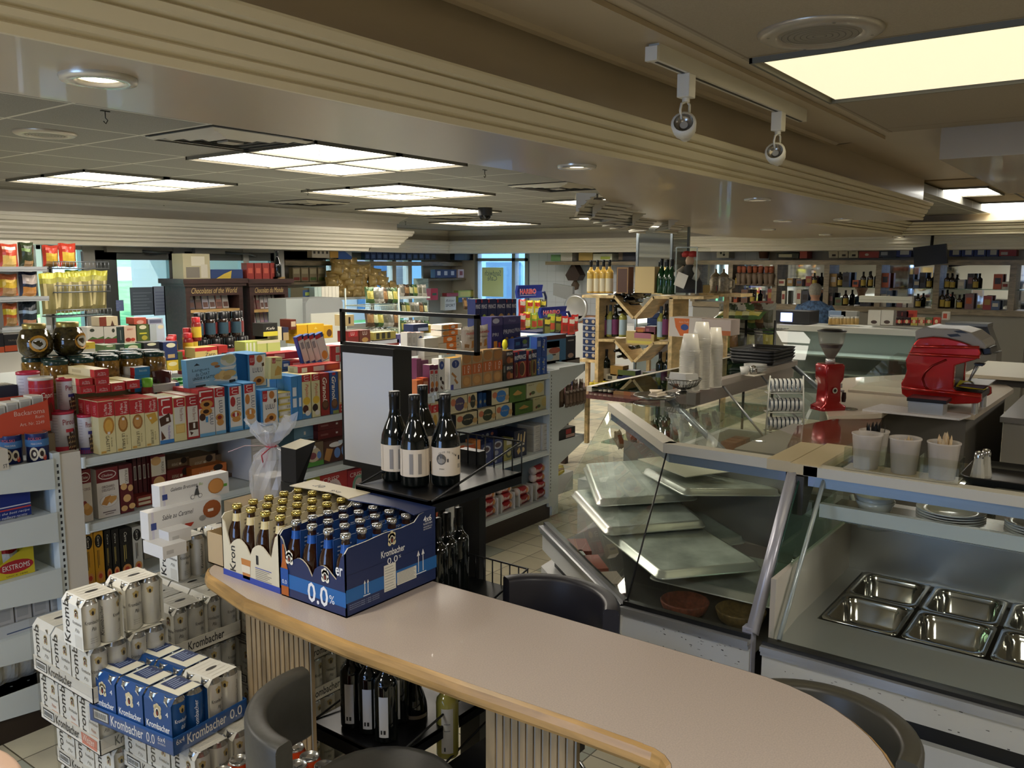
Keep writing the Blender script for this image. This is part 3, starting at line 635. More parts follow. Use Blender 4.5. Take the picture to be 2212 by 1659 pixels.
def tray_mesh(kind,hgt,X,Y):
 b=MB();c=mat('1d4f8e',.35)if kind=='blue' else mat('cfcabb',.5);ink=mat('e8e8e2')if kind=='blue' else mat('2b2b2b');e=.003
 b.box(0,X,0,Y,0,e,c).box(0,e,0,Y,0,hgt,c).box(X-e,X,0,Y,0,hgt,c).box(0,X,0,e,0,hgt,c).box(0,X,Y-e,Y,0,hgt,c)
 L_=(0,-1,0);Z=(0,0,1)
 b.quad((-.0006,Y-.02,.012),(-.0006,Y-.1,.012),(-.0006,Y-.1,hgt-.008),(-.0006,Y-.02,hgt-.008),mat('2b2b2b'));b.quad((-.0012,Y-.025,.016),(-.0012,Y-.095,.016),(-.0012,Y-.095,hgt-.012),(-.0012,Y-.025,hgt-.012),mat('d9d9d0'))
 for i in range(12):b.quad((-.0018,Y-.03-i*.005,.02),(-.0018,Y-.0325-i*.005,.02),(-.0018,Y-.0325-i*.005,hgt-.016),(-.0018,Y-.03-i*.005,hgt-.016),mat('3c3c3c'))
 b.text('Krombacher',(-.0008,Y-.11,.012),L_,Z,.16,hgt*.62,ink,0,.012)
 b.text('Krombacher',(.05,-.0008,.014),(1,0,0),Z,.15,hgt*.6,ink,0,.012)
 if kind=='blue':
  b.text('0.0',(-.0008,Y-.285,.012),L_,Z,.04,hgt*.58,ink);b.text('6x4',(-.0008,Y-.34,.03),L_,Z,.034,.018,ink);b.text('DOSEN',(-.0008,Y-.34,.02),L_,Z,.034,.006,ink)
  b.text('6x4',(.01,-.0008,.03),(1,0,0),Z,.03,.018,ink);b.text('0.0',(.215,-.0008,.014),(1,0,0),Z,.05,hgt*.58,ink)
 elif kind=='weizen':
  b.poly([(-.0009,Y-.29,.008),(-.0009,Y-.385,.008),(-.0009,Y-.39,hgt-.008),(-.0009,Y-.285,hgt-.008)],mat('c0735c'));b.text('Weizen',(-.0014,Y-.30,.018),L_,Z,.07,.024,mat('ead9c8'),.4)
  b.poly([(.21,-.0009,.008),(.262,-.0009,.008),(.262,-.0009,hgt-.006),(.21,-.0009,hgt-.006)],mat('b8583c'))
 return b
TX_,TY_=.275,.405
TRAY={'pils':tray_mesh('pils',.052,TX_,TY_).build('cardboard_tray'),'weizen':tray_mesh('weizen',.052,TX_,TY_).build('cardboard_tray'),'blue':tray_mesh('blue',.056,TX_+.012,TY_+.006).build('cardboard_tray')}
FILM=MB();FILM.T=Matrix.Translation((-.003,-.003,0));FILM.box(0,TX_+.006,0,TY_+.006,.02,.174,wrapfilm(.05));FILM=FILM.build('shrink_film')
for o in list(TRAY.values())+[FILM]:COL.objects.unlink(o)
def beer_case(loc,kind,label,group=None,rz=0,cans=True):
 t=thing('beer_case',loc,label,'beer case',group,rz);put(TRAY[kind],t,(0,0,0));put(FILM,t,(0,0,0))
 for i in range(2):
  for j in range(3):
   s=put(SLV[kind],t,(.0695+i*.136,.069+j*.1335,.004))
   if cans and j==0:
    for cx in(-.033,.033):put(CANW,s,(cx,-.034,.002),rz=cx*9)
 return t
GW='shrink-wrapped white beer can cases stacked on the floor'
HB=.1845
# left stack: four layers, topped by the white four-packs
sy=2.615
for x,y,lb_ in((1.25,2.62,'low wooden pallet under the left stack of beer cases'),(1.60,2.66,'low wooden pallet under the rear stack of beer cases')):tag(MB().box(0,.33,0,.42,0,.012,OAK).box(0,.33,0,.06,.012,.034,OAK).box(0,.33,.36,.42,.012,.034,OAK).box(0,.33,0,.42,.034,.046,OAK).build('pallet',None,(x,y,0)),lb_,'pallet')
for k in range(4):
 z=.047+k*HB;kind='pils' if k in(3,1)else 'weizen';dx=(0,.012,.055,.06)[3-k];dy=0
 beer_case((1.262+dx,sy+dy,z),kind,'white beer case in the left stack, '+('topmost, carrying two loose four-packs','second from the top, with the pink Weizen corner','third from the top','lowest, on the floor')[3-k]).scale=(1,1,1.06)
for k in range(3):
 beer_case((1.335+.012*k,2.20+.005*k,.0+k*.176),'pils' if k else 'weizen','white beer case under the blue tray, '+('on the floor','middle layer','directly beneath the blue tray')[k],rz=.02)
for k in range(4):
 beer_case((1.60+.0,2.72-.01*k,.047+k*HB),'weizen' if k==2 else 'pils','white beer case behind the blue packs, '+('on the floor','second layer up','third layer up with the orange Weizen corner','topmost layer')[k]).scale=(1,1,1.06)
for k in range(4):
 beer_case((1.90,2.42-.012*k,.03+k*.172),'weizen' if k in(0,3)else 'pils','white beer case between ribbed leg and wine bottles, '+('on the floor','second layer up','third layer up','topmost, under the table top')[k])
four_pack((1.307,2.67,.785),'pils','white four-pack of beer cans standing on the left stack, nearer one',rots=(0,.7));four_pack((1.468,2.70,.785),'pils','white four-pack of beer cans on the left stack, right one with a sideways logo',rots=(0,2.7))
# blue tray with its packs
bt=(1.315,2.25);ca,sa=math.cos(.11),math.sin(.11)
t=thing('beer_tray',(bt[0],bt[1],.531),'blue cardboard tray of alcohol-free beer cans on top of a white case','tray',None,.11);put(TRAY['blue'],t,(0,0,0))
bf=MB();bf.T=Matrix.Translation((-.004,-.004,0));bf.quad((0,0,-.05),(.295,0,-.05),(.295,0,.05),(0,0,.05),wrapfilm(.1));bf.quad((0,0,-.05),(0,.42,-.05),(0,.42,.05),(0,0,.05),wrapfilm(.1));bf.build('torn_film',t)
nm={(0,0):'nearest the viewer at the tray corner',(0,1):'middle of the left row in the tray',(0,2):'farthest in the left row of the tray',(1,1):'right row of the tray, next to the white pack',(1,2):'right row of the tray, farthest'}
for i in range(2):
 for j in range(3):
  lx,ly=.0725+i*.138,.073+j*.1345;loc=(bt[0]+lx*ca-ly*sa,bt[1]+lx*sa+ly*ca,.535)
  if(i,j)==(1,0):four_pack(loc,'pils','white four-pack of beer cans standing in the blue tray among the blue packs',rz=.11,rots=(.1,2.2))
  else:four_pack(loc,'blue','blue four-pack of alcohol-free beer cans, '+nm[(i,j)],rz=.11,rots=(.1,1.5))
four_pack((1.83,2.98,.785),'pils','white four-pack of beer cans behind the pair, under the biscuit boxes',rots=(.1,1.9))
four_pack((2.0,2.98,.785),'pils','white four-pack of beer cans half hidden beside the table corner',rots=(.4,1.9))
# orange radler cans on the floor
oc=MB();r=.0325;oc.lathe([(.024,0),(r,.008),(r,.147),(.0275,.16),(.027,.165),(.0255,.165),(.0245,.161),(.001,.161)],mat('b8451c',.3,.3),seg=18)
oc.lathe([(.0277,.16),(.0274,.1655),(.0255,.1655),(.0245,.1612),(.001,.1612)],CANTOP,seg=18);oc.box(-.008,.008,-.012,.008,.162,.1635,mat('a8a8a4',.2,.9));oc.quad((-.02,-.0262,.03),(.02,-.0262,.03),(.012,-.031,.1),(-.012,-.031,.1),mat('2f6b4a'))
oc=oc.build('orange_can');oc['category']='can';PO=Proto(oc)
PO((1.25,1.95,0))
for n_,(u,v)in enumerate(((636,1612),(668,1632),(700,1652),(642,1650),(516,1640),(480,1665),(610,1672),(560,1668))):
 p=PZ(u,v,.62);lb='orange can in the box below the near stool, '+('farthest one','second from the far end','rightmost','left of the rightmost','between the blue tray and the stool','partly out of frame','low at the frame edge','low, left at the frame edge')[n_]
 if n_==0:oc.location=(p.x,p.y,p.z-.166);oc['label']=lb
 else:PO((p.x,p.y,p.z-.166),.5*n_,lb)
p=PZ(640,1660,.62);MB().box(-.14,.14,-.12,.16,-.60,-.167,mat('8a7a5c',.8)).build('cardboard_box',None,(p.x,p.y,.62)).update_tag()
tag(bpy.data.objects['cardboard_box'],'plain cardboard box under the orange cans','box')
# ---------------------------------------------------------------- bottle cases on the table
BROWN=mat('2a1408',.08,0,coat=.5)
def beer_bottle(neckc,capc,name):
 t=thing(name,(0,0,0),None,'bottle');m=MB();m.lathe([(.001,0),(.03,.002),(.0305,.13),(.026,.155),(.0145,.18),(.0125,.215),(.0135,.225)],BROWN,seg=14);m.build('body',t)
 MB().lathe([(.0168,.175),(.0152,.182),(.0138,.2)],neckc,seg=14).build('neck_foil',t)
 MB().lathe([(.0135,.214),(.0165,.217),(.0165,.224),(.0145,.230),(.001,.2305)],capc,seg=14).build('cap',t);return Proto(t)
GOLDC=mat('c9b565',.2,.9);SILC=mat('c4c4c4',.15,.95)
PBL=beer_bottle(mat('1d4b94',.3),SILC,'beer_bottle');PGD=beer_bottle(mat('c9b98a',.35),GOLDC,'beer_bottle')
BXL,BYW,BH=.385,.29,.236
def bottle_case(loc,blue):
 t=thing('bottle_case',loc,'dark blue cardboard case of alcohol-free beer bottles on the table, nearer one' if blue else 'cream cardboard case of beer bottles with gold caps on the table, behind the blue one','beer case')
 c=mat('1f2c55',.4)if blue else mat('cdc3a8',.55);inn=mat('b3aea6',.7)if blue else mat('a89c85',.8);e=.004
 m=MB();m.box(0,BXL,0,BYW,0,e,c)
 def wall(pts,m1,m2,nrm):
  o=Vector(nrm)*e;P=[Vector(p)for p in pts];n=len(P);m.poly([tuple(p)for p in P],m1);m.poly([tuple(p+o)for p in reversed(P)],m2)
  m.add([tuple(p)for p in P]+[tuple(p+o)for p in P],[(i,(i+1)%n,n+(i+1)%n,n+i)for i in range(n)],mat('cfc9b9',.8))
  # -y long wall with a torn top edge
 top=[(BXL,BH),(BXL*.86,BH),(BXL*.80,BH-.004),(BXL*.74,BH-.022),(BXL*.6,BH-.026),(BXL*.4,BH-.024),(BXL*.2,BH-.03),(.012,BH-.032),(0,BH-.045)]
 wall([(0,0,0),(BXL,0,0)]+[(a,0,b)for a,b in top],c,inn,(0,1,0))
 wall([(0,BYW,0),(BXL,BYW,0)]+[(a,BYW,b+.0)for a,b in top],inn,c,(0,-1,0))
 # -x front: side posts and two scalloped carriers
 fr=[(0,0,0),(0,0,BH-.045),(0,.018,BH-.06),(0,.03,.14),(0,.04,.105)]+[(0,.045+.0125*i,.105+.030*math.sin(PI*i/8))for i in range(1,8)]+[(0,.145,.09)]+[(0,.15+.0125*i,.105+.030*math.sin(PI*i/8))for i in range(1,8)]+[(0,.25,.105),(0,.262,.14),(0,.275,BH-.06),(0,BYW,BH-.045),(0,BYW,0)]
 wall(fr,c,inn,(1,0,0));wall([(BXL,0,0),(BXL,0,BH),(BXL,BYW,BH),(BXL,BYW,0)],c,inn,(-1,0,0))
 fl=[(BXL,0),(BXL,BYW),(BXL*.72,BYW),(BXL*.76,BYW*.7),(BXL*.80,BYW*.35),(BXL*.78,BYW*.2),(BXL*.74,0)]
 m.add([(a,b,BH)for a,b in fl]+[(a,b,BH+.003)for a,b in fl],[tuple(range(6,-1,-1)),tuple(range(7,14))]+[(i,(i+1)%7,7+(i+1)%7,7+i)for i in range(7)],c)
 m.quad((0.001,.002,.0),(BXL,.002,.0),(BXL,.002,.002),(0.001,.002,.002),c)
 ink=mat('e4e4e2');X,Z,L_=(1,0,0),(0,0,1),(0,-1,0)
 if blue:
  yq=-.0007;m.quad((.0,yq,.042),(BXL,yq,.042),(BXL,yq,.082),(0,yq,.082),mat('22609f'));yq-=.0007
  m.quad((.0,-.0008,.1235),(BXL,-.0008,.1235),(BXL,-.0008,.1245),(0,-.0008,.1245),mat('131c38'))
  emblem(m,(.185,yq,.185),X,Z,.036,gold='d4c79c');m.text('Krombacher',(.14,yq,.138),X,Z,.10,.021,ink,0,.012);m.text('0.0',(.165,yq,.112),X,Z,.044,.02,ink);m.text('%',(.214,yq,.12),X,Z,.009,.009,ink)
  m.text('4x6',(.325,yq,.203),X,Z,.037,.02,ink,0,.015);m.text('FLASCHEN',(.325,yq,.194),X,Z,.04,.006,ink);m.text('IMPORTIERT AUS',(.325,yq,.185),X,Z,.04,.004,ink);m.text('DEUTSCHLAND',(.325,yq,.178),X,Z,.036,.004,ink)
  for x0,s in((.072,.042),(.30,.07)):
   for q in(0,1):
    xa=x0+q*s*.3;m.quad((xa-.0015,yq,.05),(xa+.0015,yq,.05),(xa+.0015,yq,.05+s*.8),(xa-.0015,yq,.05+s*.8),ink);m.poly([(xa-s*.1,yq,.05+s*.75),(xa+s*.1,yq,.05+s*.75),(xa,yq,.05+s)],ink)
   m.quad((x0-s*.15,yq,.044),(x0+s*.5,yq,.044),(x0+s*.5,yq,.0465),(x0-s*.15,yq,.0465),ink)
  for x0,x1,z0,z1 in((.15,.2,.03,.112),(.205,.29,.035,.075)):
   m.quad((x0,yq,z0),(x1,yq,z0),(x1,yq,z1),(x0,yq,z1),mat('d6d3c6'))
   for i in range(9):m.quad((x0+.003,yq-.0006,z0+.004+i*(z1-z0)*.105),(x1-.004-.004*(i%3),yq-.0006,z0+.004+i*(z1-z0)*.105),(x1-.004-.004*(i%3),yq-.0006,z0+.0055+i*(z1-z0)*.105),(x0+.003,yq-.0006,z0+.0055+i*(z1-z0)*.105),mat('8a8a86'))
  for i in range(3):m.text('ALKOHOLFREI 1-800 WWW',(.01,yq,.02+.006*i),X,Z,.12,.003,mat('a9b4cc'))
  xq=-.0007;m.quad((xq,BYW,.03),(xq,0,.03),(xq,0,.075),(xq,BYW,.075),mat('22609f'));xq-=.0007
  m.text('0.0',(xq,.165,.012),L_,Z,.09,.062,ink,0,.012);m.text('%',(xq,.07,.028),L_,Z,.022,.026,ink)
  m.text('er',(xq,.04,.12),L_,Z,.03,.026,ink,0,.012);emblem(m,(xq,.245,.125),L_,Z,.036,gold='e2dcc8');emblem(m,(xq,.085,.105),L_,Z,.036,gold='e2dcc8')
  m.poly([(xq-.0008,BYW-.004,.005),(xq-.0008,BYW-.038,.005),(xq-.0008,BYW-.038,.085),(xq-.0008,BYW-.028,.115),(xq-.0008,BYW-.022,.165),(xq-.0008,BYW-.014,.165),(xq-.0008,BYW-.012,.115),(xq-.0008,BYW-.004,.085)],mat('a85a22'));m.quad((xq-.0016,BYW-.003,.035),(xq-.0016,BYW-.039,.035),(xq-.0016,BYW-.039,.09),(xq-.0016,BYW-.003,.09),mat('1d4b94'));m.text('0.0',(xq-.0022,BYW-.01,.042),L_,Z,.022,.013,ink)
 else:
  xq=-.0007;m.quad((xq,BYW,.0),(xq,0,.0),(xq,0,.02),(xq,BYW,.02),mat('31459a'));m.quad((0,-.0007,0),(BXL,-.0007,0),(BXL,-.0007,.02),(0,-.0007,.02),mat('31459a'))
  m.text('Kron',(xq,.222,.022),Z,(0,1,0),.085,.03,mat('2a2a2a'),0,.012);m.text('1',(xq,.115,.07),L_,Z,.012,.03,mat('2a2a2a'),0,.02)
  m.poly([(xq,.185,.01),(xq,.15,.01),(xq,.143,.075),(xq,.192,.075)],mat('b8793f'));m.quad((xq-.0006,.19,.03),(xq-.0006,.146,.03),(xq-.0006,.146,.055),(xq-.0006,.19,.055),mat('d9cdb4'))
  for i in range(7):m.quad((xq,.12,.058-.006*i),(xq,.04+.01*(i%3),.058-.006*i),(xq,.04+.01*(i%3),.0605-.006*i),(xq,.12,.0605-.006*i),mat('8c8676' if i else '31459a'))
  m.text('4x6',(BXL*.85,BYW*.25,BH+.004),(0,1,0),(-1,0,0),.05,.02,mat('2b2b2b'));m.text('er',(BXL*.9,BYW*.6,BH+.004),(0,1,0),(-1,0,0),.05,.028,mat('2b2b2b'))
 m.build('carton',t)
 # carriers between the bottle rows
 cc=mat('20457f',.45)if blue else mat('c9bd9d',.6)
 for j,y in enumerate((.072+.0,.145,.218)):
  for i in range(2):
   x0=.02+i*.185;q=MB().box(x0,x0+.165,y-.001,y+.001,.03,.211,cc)
   q.quad((x0-.0005,y-.0008,.03),(x0+.004,y-.0008,.03),(x0+.004,y-.0008,.2),(x0-.0005,y-.0008,.2),mat('2b3f98'))
   for k in range(5):q.quad((x0+.015,y-.0016,.185-.012*k),(x0+.07+.02*(k%2),y-.0016,.185-.012*k),(x0+.07+.02*(k%2),y-.0016,.189-.012*k),(x0+.015,y-.0016,.189-.012*k),mat('a9b4cc' if blue else '77705f'))
   if i and blue:q.text('Krombacher',(x0+.06,y-.0017,.185),X,Z,.09,.012,ink)
   q.build('bottle_carrier',t)
 P_=PBL if blue else PGD
 for i in range(6):
  for j in range(4):
   lb=('silver-capped' if blue else 'gold-capped')+' beer bottle standing in the '+('dark blue' if blue else 'cream')+' case'
   P_((loc[0]+.036+i*.0625,loc[1]+.036+j*.0728,loc[2]+.0045),0,lb,('silver-capped bottles in the blue case' if blue else 'gold-capped bottles in the cream case'))
bottle_case((1.585,1.772,1.0),True);bottle_case((1.587,2.069,1.0),False)
# small open carton at the far end of the table
m=MB();c=mat('b39b75',.8);m.box(0,.12,0,.13,0,.004,c).box(0,.003,0,.13,0,.11,c).box(.117,.12,0,.13,0,.15,c).box(0,.12,0,.003,0,.11,c).box(0,.12,.127,.13,0,.11,c)
o=m.build('open_carton',None,(1.62,2.365,1.0));tag(o,'small brown open carton at the far left corner of the table','box');MB().box(.02,.05,.02,.05,.004,.1,mat('5f7fc0')).box(.045,.07,.02,.05,.004,.105,mat('dad8d0')).build('leaflets',o)
# ---------------------------------------------------------------- wine bottles
def wine(name,H,R,glass,cap,lab,kind='burg',lz=(.3,.62),la=(-2.9,0.2),ink=None,capn='capsule',loc=(0,0,0)):
 t=thing(name,loc,None,'wine bottle');sh=.62 if kind=='bord' else.50
 if kind=='bord':pr=[(.001,0),(R*.92,.001),(R,.008),(R,H*.60),(R*.93,H*.655),(R*.6,H*.70),(R*.42,H*.735),(R*.37,H*.8),(R*.36,H*.98)]
 else:pr=[(.001,0),(R*.92,.001),(R,.01),(R,H*.44),(R*.94,H*.52),(R*.72,H*.62),(R*.48,H*.71),(R*.37,H*.79),(R*.35,H*.98)]
 MB().lathe(pr,glass,seg=20).build('body',t)
 MB().lathe([(R*.375,H*.79 if kind=='bord' else H*.80),(R*.385,H*.94),(R*.40,H*.945),(R*.40,H*.955),(R*.39,H*.96),(R*.40,H*.995),(R*.37,H),(.001,H)],cap,seg=16).build(capn,t)
 if lab:
  m=MB();rr=R+.0006;m.lathe([(rr,H*lz[0]*.5),(rr,H*lz[1]*.68)],lab,seg=14,a0=la[0],a1=la[1])
  if ink:
   z0,z1=H*lz[0]*.5,H*lz[1]*.68;r2=rr+.0006
   for a,b,zz0,zz1,c in ink:
    m.lathe([(r2,z0+(z1-z0)*zz0),(r2,z0+(z1-z0)*zz1)],mat(c),seg=5,a0=a,a1=b)
  m.build('paper_label',t)
 return t
GLK=mat('0b0f0e',.04,coat=.6);CAPK=mat('101010',.3,.2);LABC=mat('d3c4ae',.7);LABW=mat('bdbdbd',.7)
RZ=1.25
def wp(x,y):return(x,y,RZ)
A0=math.atan2(-1.9,-2.16)
ink1=[(A0-.35,A0-.08,.1,.85,'8a8279'),(A0+.25,A0+.5,.1,.85,'8a8279'),(A0-.95,A0-.93,.0,1,'4a443c'),(A0+.85,A0+.86,.0,1,'4a443c')]
w1=wine('wine_bottle',.315,.050,GLK,CAPK,LABC,'burg',(.25,.62),(A0-1.6,A0+1.6),ink1);WB=Proto(w1)
for(u,v),lb in zip(((855,1040),(897,1052),(915,1018)),('left','middle, nearest the viewer','behind, between the others')):
 p=PZ(u,v-4,RZ);WB((p.x,p.y,RZ+.001),0,'dark wine bottle with a blank-backed cream label on the black rack, '+lb)
w2=wine('wine_bottle',.315,.050,GLK,CAPK,LABC,'burg',(.25,.64),(A0-1.6,A0+1.6),[(A0+.1+.0,A0+.2,.5,.62,'4a443c'),(A0+.95,A0+1.15,.55,.7,'2b2724'),(A0+.9,A0+1.2,.25,.4,'9a9184')])
p=PZ(963,1046,RZ);w2.location=(p.x,p.y,RZ+.001);w2['label']='dark wine bottle with a round picture on its cream label, rightmost on the black rack'
m=MB();m.T=Matrix.Rotation(A0,4,'Z')
m.add([(.0516*math.cos(.0+(-.015+.017*math.cos(i*.45))/.05),.0516*math.sin((-.015+.017*math.cos(i*.45))/.05),.098+.019*math.sin(i*.45))for i in range(14)],[tuple(range(14))],mat('5c554a'))
m.add([(.0522*math.cos((-.015+.012*math.cos(i*.45))/.05),.0522*math.sin((-.015+.012*math.cos(i*.45))/.05),.093+.009*math.sin(i*.45))for i in range(14)],[tuple(range(14))],mat('8f8779'))
for i,ch in enumerate('CLOS DE MAI'):
 if ch==' ':continue
 a=(-.024+i*.0058)/.05;m.text(ch,(.0518*math.cos(a),.0518*math.sin(a),.121-(i-4)**2*.0004),(-math.sin(a),math.cos(a),0),(0,0,1),.004,.006,mat('3b362f'))
m.text('SYRAH',(.0516*math.cos(-.45),.0516*math.sin(-.45),.062),(-math.sin(-.3),math.cos(-.3),0),(0,0,1),.018,.005,mat('3b362f'))
m.build('label_print',w2)
# rack: shelves with wire fences on a black post
t=thing('bottle_rack',(1.97,1.80,0),'black wire bottle rack beside the table, upper shelf with four wine bottles','rack')
def rshelf(x0,x1,y0,y1,z,fence=.115,name='shelf'):
 m=MB().box(x0,x1,y0,y1,z-.012,z,BLKM).box(x0,x0+.01,y0,y1,z-.055,z+.006,BLKM).box(x0,x1,y0,y0+.006,z-.04,z+.004,BLKM);s=m.build(name,t)
 w=MB();h=fence;w.tube([(x0+.01,y0,z),(x1,y0,z+h),(x1,y1,z+h),(x0+.01,y1,z)],.004,BLK,6)
 n=8
 for i in range(n+1):yy=y0+(y1-y0)*i/n;w.tube([(x1,yy,z-.01),(x1,yy,z+h)],.0028,BLK,5)
 w.build('wire_fence',s);return s
rshelf(0,.50,0,.34,1.25);rshelf(.12,.5,-.03,.3,.80,.09,'shelf');rshelf(-.24,.3,-.05,.32,.50,.1,'shelf');rshelf(-.05,.4,-.35,-.07,.38,.1,'shelf')
MB().box(.5,.54,.2,.3,0,1.3,BLK).build('post',t)
# sign on top of the rack's back post
SXP=2.55
a,b=PX(735,744,SXP),PX(1030,768,SXP);zt=PX(735,667,SXP).z;zb=a.z
t=thing('display_sign',(SXP,a.y,zb),'black display stand with blank white panel and empty header frame, behind the wine bottles','sign')
L1=a.y-b.y;h=zt-zb;m=MB();f=.014
m.box(0,.02,-L1,0,0,f,BLK).box(0,.02,-L1,0,h-f,h,BLK).box(0,.02,-f,0,0,h,BLK).box(0,.02,-L1,-L1+f,0,h,BLK);m.build('header_frame',t)
c_,d_=PX(744,752,SXP),PX(766,1003,SXP);e_=PX(857,760,SXP);pw=c_.y-e_.y;ph=c_.z-d_.z
m=MB().box(0,.11,-pw-.006,0,-ph-.012-(a.z-c_.z),-.002,BLK);m.build('light_box',t)
m=MB();zz=-(a.z-c_.z);m.quad((-.0012,-.014,-ph+.0),(-.0012,-pw-.002,-ph+.0),(-.0012,-pw-.002,zz-.018),(-.0012,-.014,zz-.018),mat('d8d8d6',.35));m.build('white_panel',t)
MB().box(.02,.08,-pw*.7,-pw*.3,-zb+.002,-ph-.01,BLK).build('pole',t)
# bottles on the lower shelves
wb=wine('wine_bottle',.31,.038,GLK,CAPK,None,'bord');WL=Proto(wb);RL=[(2.20,1.86),(2.13,1.93),(2.29,1.83),(2.24,1.94),(2.36,1.88),(2.33,1.98)]
for(x,y),lb in zip([PZ(u,v,.80).xy for u,v in((967,1285),(992,1270),(946,1300),(955,1240),(1000,1225))],('front one with a foil stamp','right of the front one','leftmost','behind the front one','tallest at the back')):
 WL((x,y,.802),0,'dark wine bottle behind the blue beer case, '+lb)
wc=wine('wine_bottle',.31,.038,GLK,CAPK,LABW,'bord',(.15,.75),(math.radians(190),math.radians(235)),[(math.radians(198),math.radians(206),.08,.18,'222222'),(math.radians(212),math.radians(222),.08,.18,'222222')]);WC=Proto(wc)
for(u,v),lb in zip(((762,1570),(800,1582),(835,1600),(790,1540),(860,1560)),('leftmost with the wide label','second from the left','third from the left','back row left','back row right')):
 p=PZ(u,v-4,.50);WC((p.x,p.y,.502),0,'black wine bottle with grey back label under the table, '+lb)
wd=wine('wine_bottle',.31,.043,GLK,CAPK,mat('a9a196',.7),'burg',(.15,.62),(math.radians(160),math.radians(290)),[(math.radians(212),math.radians(222),.1,.85,'7d766c'),(math.radians(228),math.radians(235),.1,.85,'7d766c')])
p=PZ(897,1612,.38);wd.location=(p.x,p.y,.382);wd['label']='dark burgundy-shaped bottle with a beige label low under the table, left of the white wine'
we=wine('wine_bottle',.31,.038,mat('a39a4a',.05,coat=.5),mat('2259a8',.35),mat('c9c6bd',.7),'bord',(.15,.85),(math.radians(190),math.radians(250)),[(math.radians(204),math.radians(212),.05,.14,'333333'),(math.radians(204),math.radians(235),.5,.52,'8a8a86'),(math.radians(204),math.radians(235),.65,.67,'8a8a86')])
p=PZ(967,1630,.38);we.location=(p.x,p.y,.382);we['label']='white wine bottle with a bright blue capsule under the table'
# ================================================================ THE LONG SHELF UNIT AND ITS GOODS
GY=3.715;SHW=mat('c3cac8',.4);SHD=mat('a9b1af',.45);KICK=mat('2a1f18',.4)
LV_L=(1.15,.85,.55,.175);LV_R=(1.17,.89,.564,.175)
t=thing('gondola_shelving',(1.81,GY,0),'long white metal shelving unit full of biscuit boxes, dark brown kick board','shelving unit')
m=MB().box(0,3.70,.02,.9,0,.13,KICK);m.build('kick_board',t)
m=MB().box(0,3.70,.44,.47,.13,1.16,SHD);m.build('back_panel',t)
for s0,s1,lv in((0,1.06,LV_L),(1.06,2.32,LV_L),(2.32,3.66,LV_R)):
 for k,z in enumerate(lv):
  d=.44 if k else.90
  b=MB().box(s0+.01,s1-.01,0.012,d,z-.03,z-.001,SHW).box(s0+.004,s1-.004,0,.014,z-.036,z+.0,SHW).box(s0+.004,s1-.004,-.006,0,z-.036,z-.028,SHW)
  for e in(s0+.012,s1-.012):b.cyl((e,.004,z-.04),.012,.05,SHW,8)
  b.build('shelf',t)
def slots(m,x,y,z0,z1):
 z=z0
 while z<z1:m.quad((x-.004,y,z),(x+.004,y,z),(x+.004,y,z+.014),(x-.004,y,z+.014),mat('22262a'));z+=.028
m=MB().box(-.09,.0,0,.05,0,1.19,mat('c9c3b6',.45)).box(-.005,.02,.43,.48,0,1.17,SHW);m.build('end_post',t)
m=MB().box(3.655,3.70,.0,.06,0.10,1.19,SHW).box(3.70,3.79,.0,.04,0.02,1.19,SHW);slots(m,3.677,-.001,.22,1.17);m.build('end_post',t)
MB().box(3.66,3.69,.06,.9,.16,1.17,SHD).build('side_panel',t)
# shelves on the far end and on the near end
def end_shelf(x0,x1,z,y0=0,y1=.8,parent=None,th=.07,tip=.05,name='end_shelf'):
 a,b=(x0,x1);m=MB().box(min(a,b),max(a,b),y0+.004,y1,z-.02,z,SHW)
 for y in(y0,y1-.003):m.extr([(a,z+.012),(a,z-th*1.5),(b,z-tip),(b,z+.012)]if b>a else[(a,z+.012),(b,z+.012),(b,z-tip),(a,z-th*1.5)],y,y+.003,SHW,'y')
 m.box(min(b,b-.012 if b>a else b),max(b,b+.012 if b<a else b),y0,y1,z-tip,z+.012,SHW)
 return m.build(name,parent)
for z in(1.19,.87,.60):end_shelf(3.79,4.17,z,0,.8,t,.12,.045)
ec=thing('end_shelving',(1.72,GY,0),'white metal end shelves at the left end of the long shelving, with perforated decks','shelving unit')
MB().box(-.55,0,.0,.03,0,.10,KICK).box(-.55,0,.02,.8,0,.20,KICK).build('kick_board',ec)
m=MB().box(-.03,.0,-.004,.05,0.0,1.20,SHW).box(-.02,0,.05,.8,0,1.18,SHD);slots(m,-.012,-.0048,.1,1.16);m.build('end_post',ec)
for z in(1.165,.93,.68,.435,.20):
 o=end_shelf(-.03,-.52,z,-.01,.8,ec,.08,.07,'shelf')
 m=MB()
 for i in range(5):
  for j in range(3):m.disc((-.09-.07*j,.08+.09*i,z+.0008),.006,mat('6d726f'),8)
 m.build('perforations',o)
